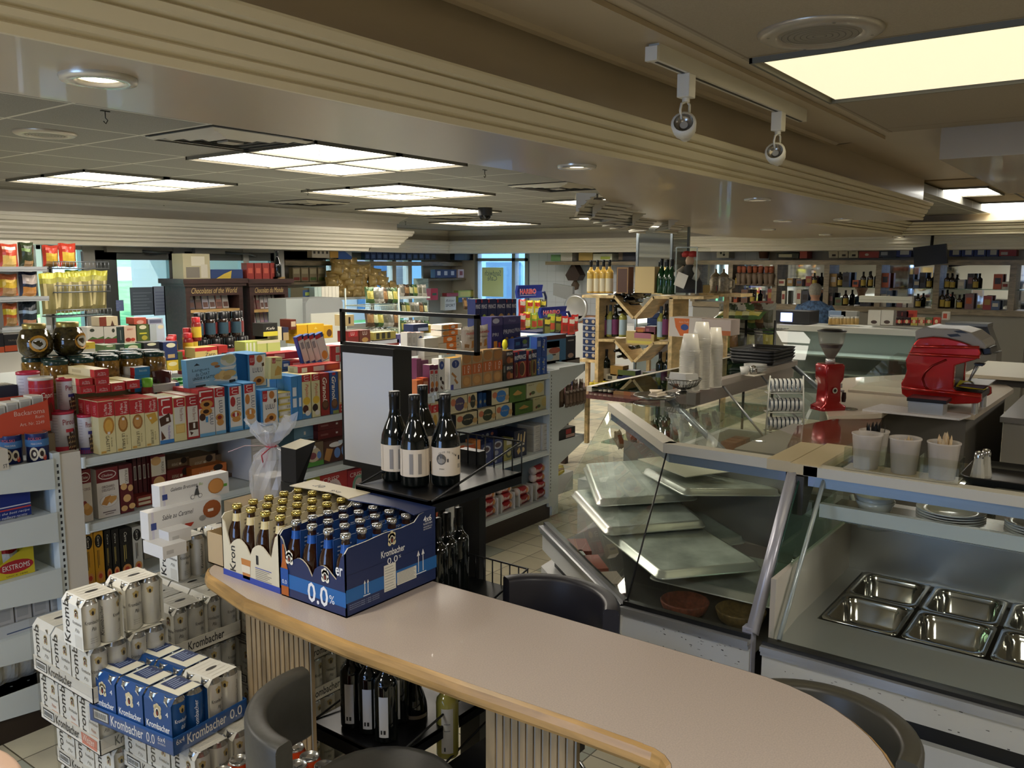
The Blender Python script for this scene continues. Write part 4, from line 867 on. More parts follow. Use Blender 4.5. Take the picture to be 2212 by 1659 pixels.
 # ---------------------------------------------------------------- placing helpers
def dims(u0,u1,vt,y,z):
 vm=P2V(u0,y,z);x0=PY(u0,vm,y).x;x1=PY(u1,vm,y).x;h=PY((u0+u1)/2,vt,y).z-z;return x0,x1,h
def P2V(u,y,z):
 lo,hi=400,1600
 for _ in range(26):
  mm=(lo+hi)/2
  if PY(u,mm,y).z>z:lo=mm
  else:hi=mm
 return lo
def goods(name,u0,u1,vt,y,z,d,body,front=(),left=(),top=(),label='',cat='box',group=None,deep=0,topc=None,leftc=None,frontc=None,h=None,rz=0,gap=.003,rot=None,lift=0):
 x0,x1,hh=dims(u0,u1,vt,y,z);h=h or hh;w=max(.01,x1-x0-.002)
 P_=carton(name,w,h,d,body,front,left,top,topc,leftc,cat,.38,frontc);cx,cy=(x0+x1)/2,y+d/2
 P_((cx,cy,z+.001+lift),rz,label,group,rot=rot)
 for k in range(deep):P_((cx,cy+(k+1)*(d+gap),z+.001),rz,label.split(',')[0]+', hidden rows behind the front one','hidden rows: '+label.split(',')[0])
 P_.o.pop('group',None)if not group else None
 return P_
RED,CRE,COOK,LBL='b3282b','d9cc98','b5793a','7fb0cc'
def cook(cx,cy,rx,ry,c='b5793a',c2='d6a25f'):return[('e',cx,cy,rx,ry,c),('e',cx,cy,rx*.72,ry*.72,c2)]
# ---------- upper shelf, left section: front row
YF=3.73;Z1=1.151
def poulard(u0,u1,vt,word,deco,lab):
 goods('biscuit_box',u0,u1,vt,YF,Z1,.055,CRE,[('r',0,.70,1,.985,RED),('u','La Mere',.55,.73,.2,.2,'ead9cf'),('u','Poulard',.85,.73,.22,.24,'ead9cf')]+deco+[('v',word,.38,.34,.30,.2,'3d3524'),('v','de Grande',.68,.30,.18,.1,'7a6a40'),('r',.05,.02,.35,.06,'c79a4b')],[('r',0,.70,1,.985,RED),('u','LABEL',.65,.74,.18,.4,'d98b86')],topc='b3302f',label=lab,deep=2)
poulard(217,253,865,'GALETTE',cook(.6,.52,.34,.17,'b98136','d8a548')+[('r',.5,.36,.66,.41,'ddd6cc')],'tall cream biscuit box with red top band reading Galette, leftmost')
poulard(253,285,863,'LE SABLE',cook(.5,.53,.34,.16,'9c6a30','bb8a4a')+[('r',.45,.6,.62,.65,'ddd6cc')],'tall cream biscuit box with red top band reading Sable')
poulard(285,316,861,'LE PALET',cook(.5,.54,.36,.15,'a06a33','c08d4c')+[('r',.4,.58,.58,.62,'ddd6cc')],'tall cream biscuit box with red top band reading Palet')
poulard(316,345,859,'LE PETIT BEURRE',[('p',[(.1,.66),(.5,.45),(.95,.52),(.8,.69)],'c99b3d'),('r',.35,.56,.5,.6,'ddd6cc')],'tall cream biscuit box with a square butter biscuit, rightmost of the red-topped row')
def lu(u0,u1,vt,body,spec,lab,**k):return goods('biscuit_box',u0,u1,vt,YF,Z1,k.pop('d',.06),body,spec,label=lab,**k)
LUv=lambda a,b,s,w,m='e6dccf':('u','LU',a+w,b,s,w,m)
lu(346,377,859,'d8d4cc',[('r',0,.62,1,1,RED),('v','LU',.2,.97,.36,.62,'e6dccf'),('p',[(.0,.56),(.75,.66),(.85,.46),(.1,.38)],'4a2c1c'),('r',.5,.48,.68,.56,'ddd6cc'),('v','Petit Ecolier',.6,.38,.3,.16,'6a4ba0'),('p',[(.1,.3),(.4,.12),(.1,.08)],'5a3420'),('r',0,0,1,.08,'3b7ab5')],'white and red biscuit box with a chocolate-topped biscuit, right of the cream boxes',deep=2,topc='ddd8cd',leftc='cfc9bd')
lu(377,405,858,'d6c98f',[('r',.05,.78,.95,.98,RED),('v','LU',.3,.95,.15,.5,'e6dccf'),('r',.08,.4,.92,.78,'d5cfc0'),('v','Petit Beurre',.5,.75,.3,.26,'8a4a3c'),('r',.15,.18,.85,.38,'d2ac5a'),('r',.2,.2,.8,.36,'dcbc70')],'yellow and white butter biscuit box with small red logo',deep=2,topc='dcd3b0')
lu(405,432,853,'a8302f',[('r',.04,.76,.96,.96,'a8242a'),('v','LU',.3,.95,.16,.5,'e6dccf'),('r',.08,.05,.92,.75,'d5cfc0'),('v','Petit Beurre',.5,.72,.3,.26,'8a4a3c'),('r',.15,.2,.9,.38,'4a2c1c'),('r',.5,.24,.66,.36,'ddd6cc'),('p',[(.2,.18),(.5,.14),(.3,.08)],'4a2c1c')],'red-framed white biscuit box with a dark chocolate biscuit',deep=3,topc='c8b9a8',leftc='b3403a')
lu(432,466,841,'d9d4cb',[('r',0,.6,1,1,RED),('v','LU',.05,.97,.3,.85,'e6dccf'),('e',.5,.68,.42,.09,'c48a45'),('e',.5,.68,.2,.045,'3a2015'),('e',.45,.53,.4,.09,'c48a45'),('e',.45,.53,.2,.045,'3a2015'),('e',.2,.42,.2,.08,'4a2c1c'),('v','LULU',.68,.48,.24,.22,'28324f'),('r',.4,.3,.55,.42,'4a8fc0'),('r',0,0,1,.07,'6fa6c8')],'large red and white biscuit box with two filled rings, left of the blue ones',deep=3,leftc='a8302f',topc='a8302f')
lu(467,489,837,'d9d4cb',[('r',0,.8,1,1,RED),('v','LU',.2,.98,.16,.6,'e6dccf'),('v','LULU',.4,.72,.26,.35,'28324f'),('e',.4,.36,.4,.08,'c48a45'),('e',.4,.36,.22,.045,'8a2a25'),('e',.45,.25,.35,.07,'c48a45'),('r',0,0,1,.07,'6fa6c8')],'narrow white ring-biscuit box beside the large red one',deep=2)
for u0,u1,vt,c2,lb in((496,527,832,'a53030','sky-blue ring biscuit box with a strawberry picture, left of a pair'),(528,557,827,'c07a3a','sky-blue ring biscuit box with a nut picture, right of a pair')):
 lu(u0,u1,vt,'4a8ec2',[('r',.08,.04,.92,.97,'d9d4cb'),('p',[(.1,.97),(.75,.97),(.75,.80),(.1,.78)],RED),('v','LU',.25,.955,.14,.4,'e6dccf'),('e',.3,.65,.18,.11,c2),('v','LULU',.58,.72,.26,.26,'28324f'),('e',.48,.36,.38,.09,'c48a45'),('e',.45,.36,.24,.05,c2),('e',.5,.26,.3,.06,'c48a45'),('r',.4,.32,.55,.42,'ddd6cc'),('r',.08,.04,.92,.1,'6fa6c8')],lb,deep=3,leftc='4a8ec2')
lulu_sq=[('r',.08,.04,.94,.96,'d9d4cb'),('p',[(.08,.97),(.36,.97),(.36,.72),(.3,.66),(.08,.68)],RED),('t','LU',.14,.76,.17,.13,'e6dccf'),('e',.62,.84,.16,.11,'b9763a'),('t','LULU',.24,.45,.52,.14,'28324f'),('e',.55,.2,.3,.13,'c48a45'),('e',.55,.2,.13,.06,'5a3018'),('e',.3,.14,.15,.08,'b9763a'),('p',[(.72,.7),(.84,.73),(.86,.63),(.74,.6)],'4a2c1c')]
lu(566,603,841,'4a8ec2',lulu_sq,'squat sky-blue ring-biscuit box with chocolate rings, left of the yellow-striped stack',deep=2)
for k in range(5):
 z=Z1+k*.0335;x0,x1,_=dims(604,641,800,YF,Z1);P_=carton('biscuit_box',x1-x0,.032,.1,'d7c25f',[('r',0,.15,1,.85,'cfcabb'),('r',.1,.3,.45,.7,'e0dccf'),('r',.55,.3,.6,.7,'8f8b80'),('r',.65,.3,.7,.7,'8f8b80')],cat='box');P_(((x0+x1)/2+(.006 if k%2 else 0),YF+.06,z),(.03 if k%2 else-.02),'flat yellow-edged biscuit box lying in the stack beside the squat blue box','five flat yellow-edged boxes in a stack')
for u0,u1,vt,body,spec,lb,lc in((631,645,813,'3f7fb4',[('r',.2,.3,.8,.5,'d5d8da'),('r',.2,.55,.8,.75,'d5d8da')],'plain blue narrow biscuit box side-on, left of the cream and red boxes',None),(645,654,811,'3f7fb4',[('r',.2,.3,.8,.5,'d5d8da')],'second plain blue narrow biscuit box, right behind the first',None),(654,673,809,'d2c99a',[('r',0,.84,1,1,RED),('v','LU',.25,.98,.12,.55,'e6dccf'),('v','Pepito',.3,.78,.3,.45,'c2413a',.3),('e',.5,.4,.42,.09,'d8b23e'),('e',.35,.22,.34,.09,'4a2318'),('r',0,0,1,.12,'4a7ea8'),('e',.6,.12,.3,.06,'d8d2c8')],'blue-sided cream and red box with a yellow disc, left one','3f7fb4'),(675,693,807,'d2c99a',[('r',0,.84,1,1,RED),('v','LU',.25,.98,.12,.55,'e6dccf'),('v','Pepito',.3,.78,.3,.45,'c2413a',.3),('e',.5,.4,.42,.09,'d8b23e'),('e',.35,.22,.34,.09,'2e1c18'),('e',.6,.1,.3,.06,'d8d2c8')],'cream and red box with a yellow disc, right one',None),(694,713,806,'8d2a22',[('r',.3,.93,.7,.99,'a8242a'),('v','Granola',.22,.9,.62,.5,'e9ddc8',.3,.02),('e',.5,.24,.4,.12,'4a2a1c'),('e',.5,.26,.3,.08,'6b4428')],'red biscuit box with slanted white lettering',None),(714,732,804,'2b4f86',[('r',.3,.93,.7,.99,'a8242a'),('v','Granola',.22,.9,.62,.5,'e9ddc8',.3,.02),('e',.5,.24,.4,.12,'5a3a26'),('e',.5,.26,.3,.08,'7b5434'),('r',.3,0,1,.08,'8a8f4a')],'blue biscuit box with slanted white lettering',None),(733,752,801,'c7a06a',[('r',0,.82,1,1,'b58f5d'),('r',.1,.25,.9,.78,'d8ceb4'),('v','Bastogne',.3,.7,.42,.45,'3c2a1c'),('r',0,0,1,.2,'a83428'),('r',.2,.04,.5,.08,'d8ceb4'),('r',.2,.12,.5,.16,'d8ceb4')],'brown spiced biscuit box beside the display panel',None)):
 lu(u0,u1,vt,body,spec,lb,leftc=lc,deep=2)
 # ---------- second tier of the left section
ZT=Z1+.262
LM=[('t','La Mere',.25,.42,.5,.22,'dcc9c2'),('t','Poulard',.22,.16,.56,.26,'dcc9c2')]
x_,_,_=dims(217,253,865,YF,Z1)
def flat(u0,u1,v0,v1,y,d,lab,body='cfc28f',endc=RED,spec=LM,leftspec=(('r',0,.0,1,1,'d4c9a4'),('r',.15,.3,.5,.7,'b9ad8a'),('r',.85,0,1,1,RED)),grp=None,**k):
 b=PY((u0+u1)/2,v1,y).z;return goods('flat_biscuit_box',u0,u1,v0,y,b,d,body,[('r',0,0,1,1,endc)]+list(spec),list(leftspec),label=lab,group=grp,**k)
YU=3.82
flat(173,206,833.5,850,YU,.2,'red-ended flat biscuit box in the lower row on the cream boxes, leftmost');flat(208,240,832,848,YU,.2,'red-ended flat biscuit box in the lower row on the cream boxes, second')
flat(241,271,827,845,YU,.2,'red-ended flat biscuit box in the lower row on the cream boxes, third');flat(274,303,822,840,YU,.2,'red-ended flat biscuit box in the lower row on the cream boxes, rightmost')
flat(171,201,817.5,833,YU,.2,'red-ended flat biscuit box in the middle row of the pile, left');flat(206,237,815,831.5,YU,.2,'red-ended flat biscuit box in the middle row of the pile, right')
flat(204,236,798,814.5,YU,.24,'red-ended flat biscuit box on the very top of the pile')
for k,(a,b)in enumerate(((829,846),(811.5,828.5),(793.5,811))):flat(291,325,a,b,4.02,.28,'blue-ended white flat box behind the red pile, '+('bottom','middle','top')[k]+' of three','cfcfd0','2f78b4',[('t','biscuits',.3,.45,.5,.3,'b9cfe2')],(('r',0,0,1,1,'c9c9cc'),('r',.1,.2,.8,.8,'dadadc'),('r',.86,0,1,1,RED)))
# light-blue Langues de Chat box, standing tilted
x0,x1,h=dims(405,513,771,3.83,PY(459,833,3.83).z);zb=PY(459,836,3.83).z
goods('biscuit_box',407,514,771,3.83,zb,.045,'6f9fbb',[('r',.0,.0,1,1,'86b1c9'),('p',[(.14,.78),(.2,.86),(.26,.78)],'22303c'),('t','Langues',.1,.56,.34,.12,'27475c'),('t','de CHAT',.16,.43,.28,.11,'27475c'),('t','LINGUE di GATTO',.1,.31,.44,.09,'1e3444',0,.01),('r',.1,.22,.42,.25,'a9c4d2'),('r',.14,.02,.34,.13,'2b2b2b'),('e',.84,.82,.17,.2,'c9c5b4'),('e',.88,.84,.1,.15,'b9b486'),('e',.78,.9,.09,.08,'b3ad80'),('p',[(.64,.6),(1,.62),(.94,.5),(.7,.52)],'d4d0c2'),('e',.55,.76,.08,.06,'b98a52'),('e',.6,.66,.06,.04,'8a5a33'),('p',[(.5,.2),(.86,.08),(1,.12),(1,.22),(.62,.3)],'d4cfc4'),('e',.62,.32,.1,.1,'c9a262'),('e',.7,.34,.09,.16,'d3ad6c'),('e',.84,.36,.14,.12,'c79e5c'),('e',.78,.24,.09,.08,'b98f4e'),('r',.82,.05,.95,.14,'20201f')],label='large light-blue finger-biscuit box standing on the ring-biscuit boxes',rot=(0,math.radians(-2.5),0),leftc='5f92b0')
zL=PY(550,838,3.86).z
goods('biscuit_box',537,578,764,3.86,zL,.06,'4a8ec2',lulu_sq,label='sky-blue ring-biscuit box on the upper tier, right of the light-blue box',deep=2,leftc='4a8ec2')
goods('biscuit_box',584,609,772,3.80,PY(597,819,3.80).z,.05,'d7c98a',[('r',.1,.72,.4,.95,RED),('t','LU',.14,.76,.22,.14,'e6dccf'),('r',.45,.82,.9,.86,'9a8a5a'),('p',[(.35,.15),(.9,.2),(.95,.5),(.6,.62),(.4,.4)],'c89b45')],label='small yellow biscuit box leaning on the striped stack',rot=(0,math.radians(4),0))
RB=(('r',0,0,1,1,'b03034'),('r',.3,.3,.7,.7,'d9b7ae'))
flat(574,648,762,777,4.0,.1,'long red carton lying behind the yellow biscuit box','a82c30','a82c30',[('r',.25,.2,.55,.85,'c98f88')]);flat(626,659,779,795,3.98,.1,'short red carton below the long red one','a82c30','a82c30',[('r',.2,.3,.8,.7,'cf8f8a')]);flat(609,627,781,797,3.98,.1,'small blue carton beside the short red one','26508f','26508f',[('r',.2,.3,.8,.7,'b9c6d8')]);flat(609,660,796,812,3.98,.1,'low red and blue carton behind the striped stack','9c2a2e','9c2a2e',[('r',0,0,.35,1,'26508f')])
flat(647,735,788,803,3.80,.1,'long flat orange-red carton lying on the cream and red boxes','a8342c','b03a34',[('r',.05,.15,.18,.8,'ddd6cc'),('r',.33,.15,.6,.85,'d8c9b8'),('r',.65,.2,.95,.8,'c0532f')])
for k in range(4):
 u=655+k*12.5;goods('biscuit_box',u,u+(16 if k<3 else 20),722-k*1.5,3.92+.0*k,PY(u,783-k,3.92).z,.03,'2b4a8e',[('r',.12,.02,.96,.84,'d3d0c8'),('r',.1,.84,.7,.97,'b03034'),('r',.3,.5,.7,.75,'8f8f90' if k<3 else 'd3d0c8'),('e',.6,.2,.32,.16,'c98a3c' if k==3 else 'd3d0c8')],label='slanting blue and white biscuit packet behind the long carton, '+('first','second','third','front with an orange biscuit')[k],rot=(0,math.radians(-17),0))
for k,(a,b)in enumerate(((747,765),(765,783))):flat(715,736,a,b,3.96,.08,'red box with a barcode beside the slanting packets, '+('upper','lower')[k],'a52a2e','a52a2e',[('r',.5,.15,.9,.85,'d8d2c8')]+[('r',.55+i*.05,.2,.57+i*.05,.8,'2a2a2a')for i in range(7)])
# ---------- tins at the left corner
def tin(u0,u1,v0,v1,z,lab,body,lid,word,kind,y=None):
 c=PY((u0+u1)/2,v1-3,y)if y else PZ((u0+u1)/2,v1-3,z);z=c.z;dist=1;r=(PY(u1,v1,c.y).x-PY(u0,v1,c.y).x)/2*.82;h=PY((u0+u1)/2,v0+2,c.y).z-z
 t=thing('wafer_tin',(c.x,c.y+r*.55,z+.001),lab,'tin');A=math.atan2(-c.y,-c.x);m=MB().lathe([(.001,0),(r,.0),(r,h-.012)],body,seg=26)
 def band(a0,a1,z0,z1,c_,k=1):m.lathe([(r+.0006*k,z0),(r+.0006*k,z1)],mat(c_),seg=8,a0=a0,a1=a1)
 def bent(tx,a0,z_,wid,hh,col,sh=0.):
  vs,fs,_,_=glyphs(tx,sh,.005);m.add([((r+.0018)*math.cos(a0+p*wid/r),(r+.0018)*math.sin(a0+p*wid/r),z_+q*hh)for p,q in vs],fs,mat(col))
 if kind=='p':
  m.lathe([(r+.0006,0),(r+.0006,.018 if body is not None else.03)],mat('8e2230' if lid=='b' else 'a8283a'),seg=26)
  band(A-.9,A+.9,0,h*.16,'b02a38' if lid=='r' else '2d2a72');bent(word,A+.02,h*.68,r*1.25,h*.14,'8c2f33')
  band(A+.25,A+1.1,h*.5,h*.58,'b02a38' if lid=='r' else '2d2a72',2)
  for i,(da,tl)in enumerate(((.15,.42),(.38,.5),(.6,.46),(.8,.55))):
   a0=A+da+.25;m.add([((r+.0024)*math.cos(a0+p),(r+.0024)*math.sin(a0+p),q)for p,q in((-.1+.12,h*.04),(.1+.12,h*.04),(.08,h*tl),(-.12,h*tl))],[(0,1,2,3)],mat('3a2318'))
   for q in range(3):m.add([((r+.003)*math.cos(a0+p),(r+.003)*math.sin(a0+p),zz)for p,zz in((-.08+.1,h*(.1+.12*q)),(.1+.08,h*(.14+.12*q)),(.1+.07,h*(.17+.12*q)),(-.09+.1,h*(.13+.12*q)))],[(0,1,2,3)],mat('b99a6a'))
  for i in range(9):band(A-.95,A-.4,h*(.85-.07*i),h*(.865-.07*i),'a8a4ac',2)
 else:
  band(A-1.6,A+1.6,h*.7,h*.85,'9a2036');band(A-1.6,A+1.6,h*.76,h*.765,'d9b9b9',2);bent(word,A-.1,h*.5,r*1.15,h*.16,'e6ddd6',.4)
  for i in range(7):a0=A+.1+i*.13;m.add([((r+.0024)*math.cos(a0+p),(r+.0024)*math.sin(a0+p),q)for p,q in((-.05,h*.04),(.04,h*.04),(.06,h*(.35+.03*(i%3))),(-.03,h*(.38+.03*(i%3))))],[(0,1,2,3)],mat('6a3a22'))
 m.build('body',t);lm=mat('b32c44',.25)if kind=='p' else mat('cfcabc',.35)
 MB().lathe([(r*.995,h-.012),(r*1.04,h-.012),(r*1.04,h-.001),(r*.98,h),(r*.95,h-.004),(r*.5,h-.006),(.001,h-.006)],lm,seg=26).build('lid',t)
WT_=mat('c9c6cb',.35)
tin(117,174,886,980,1.166,'white wafer tin with red lid and red base wave, front left corner of the shelves',WT_,'r','Pirouli','p');tin(174,212,893,982,1.152,'white wafer tin with red lid and dark blue band, against the cream boxes',WT_,'b','Pirouline','p')
tin(44,102,801,905,1.166,'white wafer tin at the back of the tin group, red lid',WT_,'r','Pir','p',3.98);tin(128,172,815,900,1.166,'white wafer tin right of the red one, dark blue wave',WT_,'b','Pirou','p',3.9)
tin(70,130,813,912,1.166,'red wafer-stick tub with white lid and slanted white name',mat('a8262c',.3),'w','Capri','c',3.88)
for x,y,z in((1.70,4.0,1.166),(1.78,3.9,1.166),(1.86,3.93,1.166)):tag(MB().box(-.05,.05,-.05,.05,0,.095,mat('8a7a60',.7)).build('carton',None,(x,y,z)),'low brown carton under the wafer tins at the back','box','low cartons under the back wafer tins')
# poppy seed tins and flavour-sachet display box
def tin2(u0,u1,v0,v1,z,lab):
 c=PZ((u0+u1)/2,v1-2,z);r=(PY(u1,v1,c.y).x-PY(u0,v1,c.y).x)/2*.84;h=PY((u0+u1)/2,v0,c.y).z-z;t=thing('filling_tin',(c.x,c.y+r*.5,z+.001),lab,'tin');A=math.atan2(-c.y,-c.x)
 m=MB().lathe([(.001,0),(r,0),(r,h)],mat('1f2a5c',.3),seg=22);m.lathe([(r+.001,h*.55),(r+.001,h*.8)],mat('3f6fa3'),seg=22)
 def bent(tx,a0,z_,wid,hh,col):vs,fs,_,_=glyphs(tx);m.add([((r+.002)*math.cos(a0+p*wid/r),(r+.002)*math.sin(a0+p*wid/r),z_+q*hh)for p,q in vs],fs,mat(col))
 bent('POLSKI',A-.75,h*.78,r*1.1,h*.1,'c05a62');bent('MAKOWA',A-.5,h*.62,r*.9,h*.07,'c9c9d2')
 for a,b,zz,rr,cc in((-.3,0,.3,.3,'d3cbb6'),(-.3,0,.3,.2,'2a1a16'),(-.25,0,.3,.1,'d3cbb6'),(.35,0,.3,.24,'d3cbb6'),(.35,0,.3,.13,'2a1a16'),(.6,0,.15,.13,'b5402f')):
  m.add([((r+.003+.0005*zz)*math.cos(A+a+rr*1.3*math.cos(i*.5)),(r+.003)*math.sin(A+a+rr*1.3*math.cos(i*.5)),h*(zz+rr*.8*math.sin(i*.5)))for i in range(13)],[tuple(range(13))],mat(cc))
 m.build('body',t);MB().lathe([(r,h),(r*.96,h+.002),(r*.95,h-.003),(.001,h-.003)],mat('b8b8b8',.25,.9),seg=22).build('lid',t)
tin2(60,116,935,998,1.166,'dark blue poppy-seed filling tin under the orange display box, right one');tin2(3,59,940,1003,1.166,'dark blue poppy-seed filling tin under the orange display box, left one')
p0,p1=PY(0,945,3.80),PY(110,930,3.80);z0=p1.z
t=thing('display_box',(p1.x-.34,3.80,z0),'orange-red display box of baking aroma with white lettering, on the dark blue tins','display box')
m=MB();oc_=mat('c2492f',.45);m.poly([(0,0,0),(.34,0,0),(.335,0,.135),(.15,0,.10),(0,0,.03)],oc_).quad((.34,0,0),(.34,.12,0),(.335,.12,.135),(.335,0,.135),oc_).quad((0,0,0),(0,.12,0),(.34,.12,0),(.34,0,0),oc_).quad((0,.12,0),(0,.12,.15),(.34,.12,.15),(.34,.12,0),oc_)
m.text('Backaroma',(.195,-.001,.082),(1,0,0),(0,0,1),.125,.02,mat('e0b9a8'));m.text('Rum',(.28,-.001,.062),(1,0,0),(0,0,1),.035,.013,mat('e0b9a8'));m.text('Art. Nr. 2249',(.215,-.001,.036),(1,0,0),(0,0,1),.1,.014,mat('e0b9a8'))
m.poly([(.085+.045*math.cos(i*.4),-.001,.045+.032*math.sin(i*.4))for i in range(16)],mat('dccfc2'));m.poly([(.085+.038*math.cos(i*.4),-.0016,.045+.026*math.sin(i*.4))for i in range(16)],mat('c2492f'));m.text('RUF',(.058,-.002,.034),(1,0,0),(0,0,1),.055,.023,mat('e6dcd2'));m.build('printed_box',t)
for k in range(6):MB().box(.02+k*.052,.066+k*.052,.02,.1,.01,.115+.008*k,mat('c9c7bb')).quad((.025+k*.052,.0195,.06),(.06+k*.052,.0195,.06),(.06+k*.052,.0195,.105+.008*k),(.025+k*.052,.0195,.105+.008*k),mat('a9a79c')).build('sachet_pack',t)
goods('baking_box',76,104,864,4.02,PY(90,925,4.02).z,.06,'2c3f8f',[('r',.1,.05,.95,.95,'cfc9b4'),('r',.2,.15,.85,.8,'b9b39f')],label='narrow box with cream panel and blue side beside the wafer tub',leftc='3a4f9a')
goods('display_box',-40,45,835,4.0,PY(0,925,4.0).z,.12,'20303f',[('r',.3,.0,.75,.4,'b8432f'),('r',.33,.04,.72,.36,'d6c8b4'),('t','etker',.38,.1,.28,.2,'20262c')],top=[('r',.05+.09*i,.1,.1+.09*i,.9,'c9c5b0')for i in range(10)],label='dark blue-grey display box of sachets at the left frame edge')
goods('paper_box',-25,21,955,3.70,1.166,.08,'c4bdae',[('t','ST',.72,.1,.22,.18,'34383c')],label='off-white carton at the left frame edge of the top end shelf',h=.085)
# end shelves
goods('display_carton',-60,71,1050,3.80,.931,.3,'1a2f7a',[('r',0,.22,1,.26,'c04040'),('r',0,.3,1,.33,'d8d8dc'),('t','is the best recipe',.42,.1,.55,.08,'d8dae2',.3),('t','la meilleure recette',.42,.0,.5,.08,'d8dae2',.3)],label='dark blue display carton on the second end shelf',h=.165,leftc='1a2f7a')
def display(u0,u1,z,y,label,body,h,text=None,depth=.25):
 x0,x1,_=dims(u0,u1,1100,y,z);w=x1-x0;t=thing('display_tray',(x0,y,z),label,'display tray');c=mat(body,.4);m=MB()
 m.box(0,w,.003,depth,0,.003,c).poly([(0,0,0),(w,0,0),(w,0,h),(0,0,h*.25)],c).quad((w,0,0),(w,depth,0),(w,depth,h*1.1),(w,0,h),c).quad((0,depth,0),(0,depth,h),(w,depth,h*1.1),(w,depth,0),c)
 if text:m.poly([(w*.62+w*.36*math.cos(i*.4),-.001,h*.33+h*.2*math.sin(i*.4))for i in range(16)],mat('a8262c'));m.text(text,(w*.34,-.002,h*.25),(1,0,0),(0,0,1),w*.56,h*.16,mat('e6e0d4'));m.text('SINCE 1846',(w*.4,-.001,h*.04),(1,0,0),(0,0,1),w*.45,h*.05,mat('5a5420'))
 m.build('printed_tray',t);return t
def bag(name,w,h,d,body,front,cat='bag',rough=.25):
 """pillow packet standing upright"""
 m=MB();nx,nz=7,8;c=mat(body,rough,.15)
 def pt(i,j,s):
  a,b=i/nx,j/nz;q=math.sin(PI*min(1,max(0,a)))**.6*math.sin(PI*min(1,max(0,b)))**.5;return((a-.5)*w*(1-.05*math.sin(PI*b)),s*d/2*q-(.003*math.sin(9*a+7*b)),b*h+.004*math.sin(8*a))
 for s in(-1,1):
  vs=[pt(i,j,s)for j in range(nz+1)for i in range(nx+1)];fs=[(j*(nx+1)+i,j*(nx+1)+i+1,(j+1)*(nx+1)+i+1,(j+1)*(nx+1)+i)for j in range(nz)for i in range(nx)]
  if s>0:fs=[f[::-1]for f in fs]
  if s<0:
   for f_i,f in enumerate(fs):
    i,j=f_i%nx,f_i//nx;col=c
    for(a,b,a2,b2,cc)in front:
     if a<=(i+.5)/nx<=a2 and b<=(j+.5)/nz<=b2:col=mat(cc,rough,.1)
    m.add([vs[k]for k in f],[(0,1,2,3)],col,False)
  else:m.add(vs,fs,c,True)
 o=m.build(name);o['category']=cat;P_=Proto(o);P_.mb=m;return P_
display(-30,78,.681,3.78,'yellow display tray with red oval emblem on the third end shelf','c9b62a',.14,'EKSTROMS')
SB=bag('soup_packet',.09,.13,.03,'c2ac2f',[(0,0,1,.25,'b9a52c'),(.1,.3,.9,.6,'d8d3c6'),(.2,.65,.8,.8,'a8262c')],'packet')
for k,(dx,dy)in enumerate(((.03,.06),(.11,.07),(.19,.05),(.07,.14),(.16,.15))):
 x0,x1,_=dims(-30,78,1100,3.78,.681);SB((x1-.04-dx,3.78+dy,.70),0,'yellow soup packet standing in the yellow display tray','soup packets in the yellow tray',rot=(.1,.1*(k%3-1),.05*k))
for k in range(5):
 u=-40+k*38;goods('white_carton',u,u+36,1292,3.78,.436,.14,'bfbdb8',[('r',.1,.5,.8,.85,'aaa9a6'),('r',.1,.35,.7,.4,'aaa9a6')],label='white carton with fine print on the fourth end shelf',group='white cartons with fine print on an end shelf',topc='2b3a58',h=.13)
goods('tray_front',-30,145,1380,3.765,.435,.008,'b9bcbc',[('r',.25,.2,.6,.3,'3d4d6e')],label='low pale strip in front of the white cartons',h=.05,cat='tray')
YB=bag('flour_bag',.10,.19,.06,'c9b31c',[(.12,.05,.9,.7,'c9c4b4'),(0,.75,1,1,'d4be24')],'bag')
for k,u in enumerate((0,36,72)):p=PY(u+2,1510,3.84);YB((p.x-.02,3.84,.202),0,'bright yellow bag with nutrition table on the lowest end shelf','yellow bags on the lowest end shelf')
# ---------- second shelf, left section
Z2=.851;Y2=3.76
def s2(name,u0,u1,vt,body,spec,lab,z=Z2,y=Y2,d=.06,**k):return goods(name,u0,u1,vt,y,z,d,body,spec,label=lab,**k)
OV=[('e',.5,.86,.42,.09,'d6d0c4'),('e',.5,.86,.38,.075,'6d1d22'),('t','Chelsea',.24,.83,.5,.05,'d6d0c4',.3)]
s2('biscuit_box',176,203,1014,'c9c2b8',[('r',0,.74,1,1,'6d1d22')]+OV+[('t','BY CERISE',.1,.6,.8,.05,'5a3034'),('e',.35,.35,.2,.06,'8a3a34'),('e',.6,.22,.38,.1,'b8894a'),('e',.5,.3,.25,.06,'c79a5a')],'tall white cookie box with dark red oval top, cut by the post at left',topc='5a161b')
s2('biscuit_box',213,261,1010,'c9c2b8',[('r',0,.72,1,1,'6d1d22')]+OV+[('t','ORCHARD',.22,.60,.58,.05,'4a3034'),('t','DELIGHTS',.22,.53,.6,.05,'4a3034'),('e',.5,.33,.42,.13,'b3aea6'),('e',.5,.33,.39,.115,'d3ccc2'),('p',[(.15,.28),(.35,.42),(.6,.44),(.62,.36),(.4,.24)],'a8753a'),('p',[(.45,.34),(.6,.42),(.88,.4),(.85,.33),(.6,.26)],'b98a4a'),('r',.2,.1,.8,.12,'6a5a5a'),('r',.3,.06,.7,.075,'6a5a5a')],'tall white cookie box, fully visible, with dark red oval top',topc='5a161b',leftc='b9b2a8')
COOKS=[('e',.3,.55,.25,.07,'c9a068'),('e',.8,.5,.2,.07,'c9a068'),('e',.5,.3,.3,.08,'c9a068'),('e',.25,.1,.25,.06,'c9a068'),('e',.85,.12,.25,.06,'c9a068')]
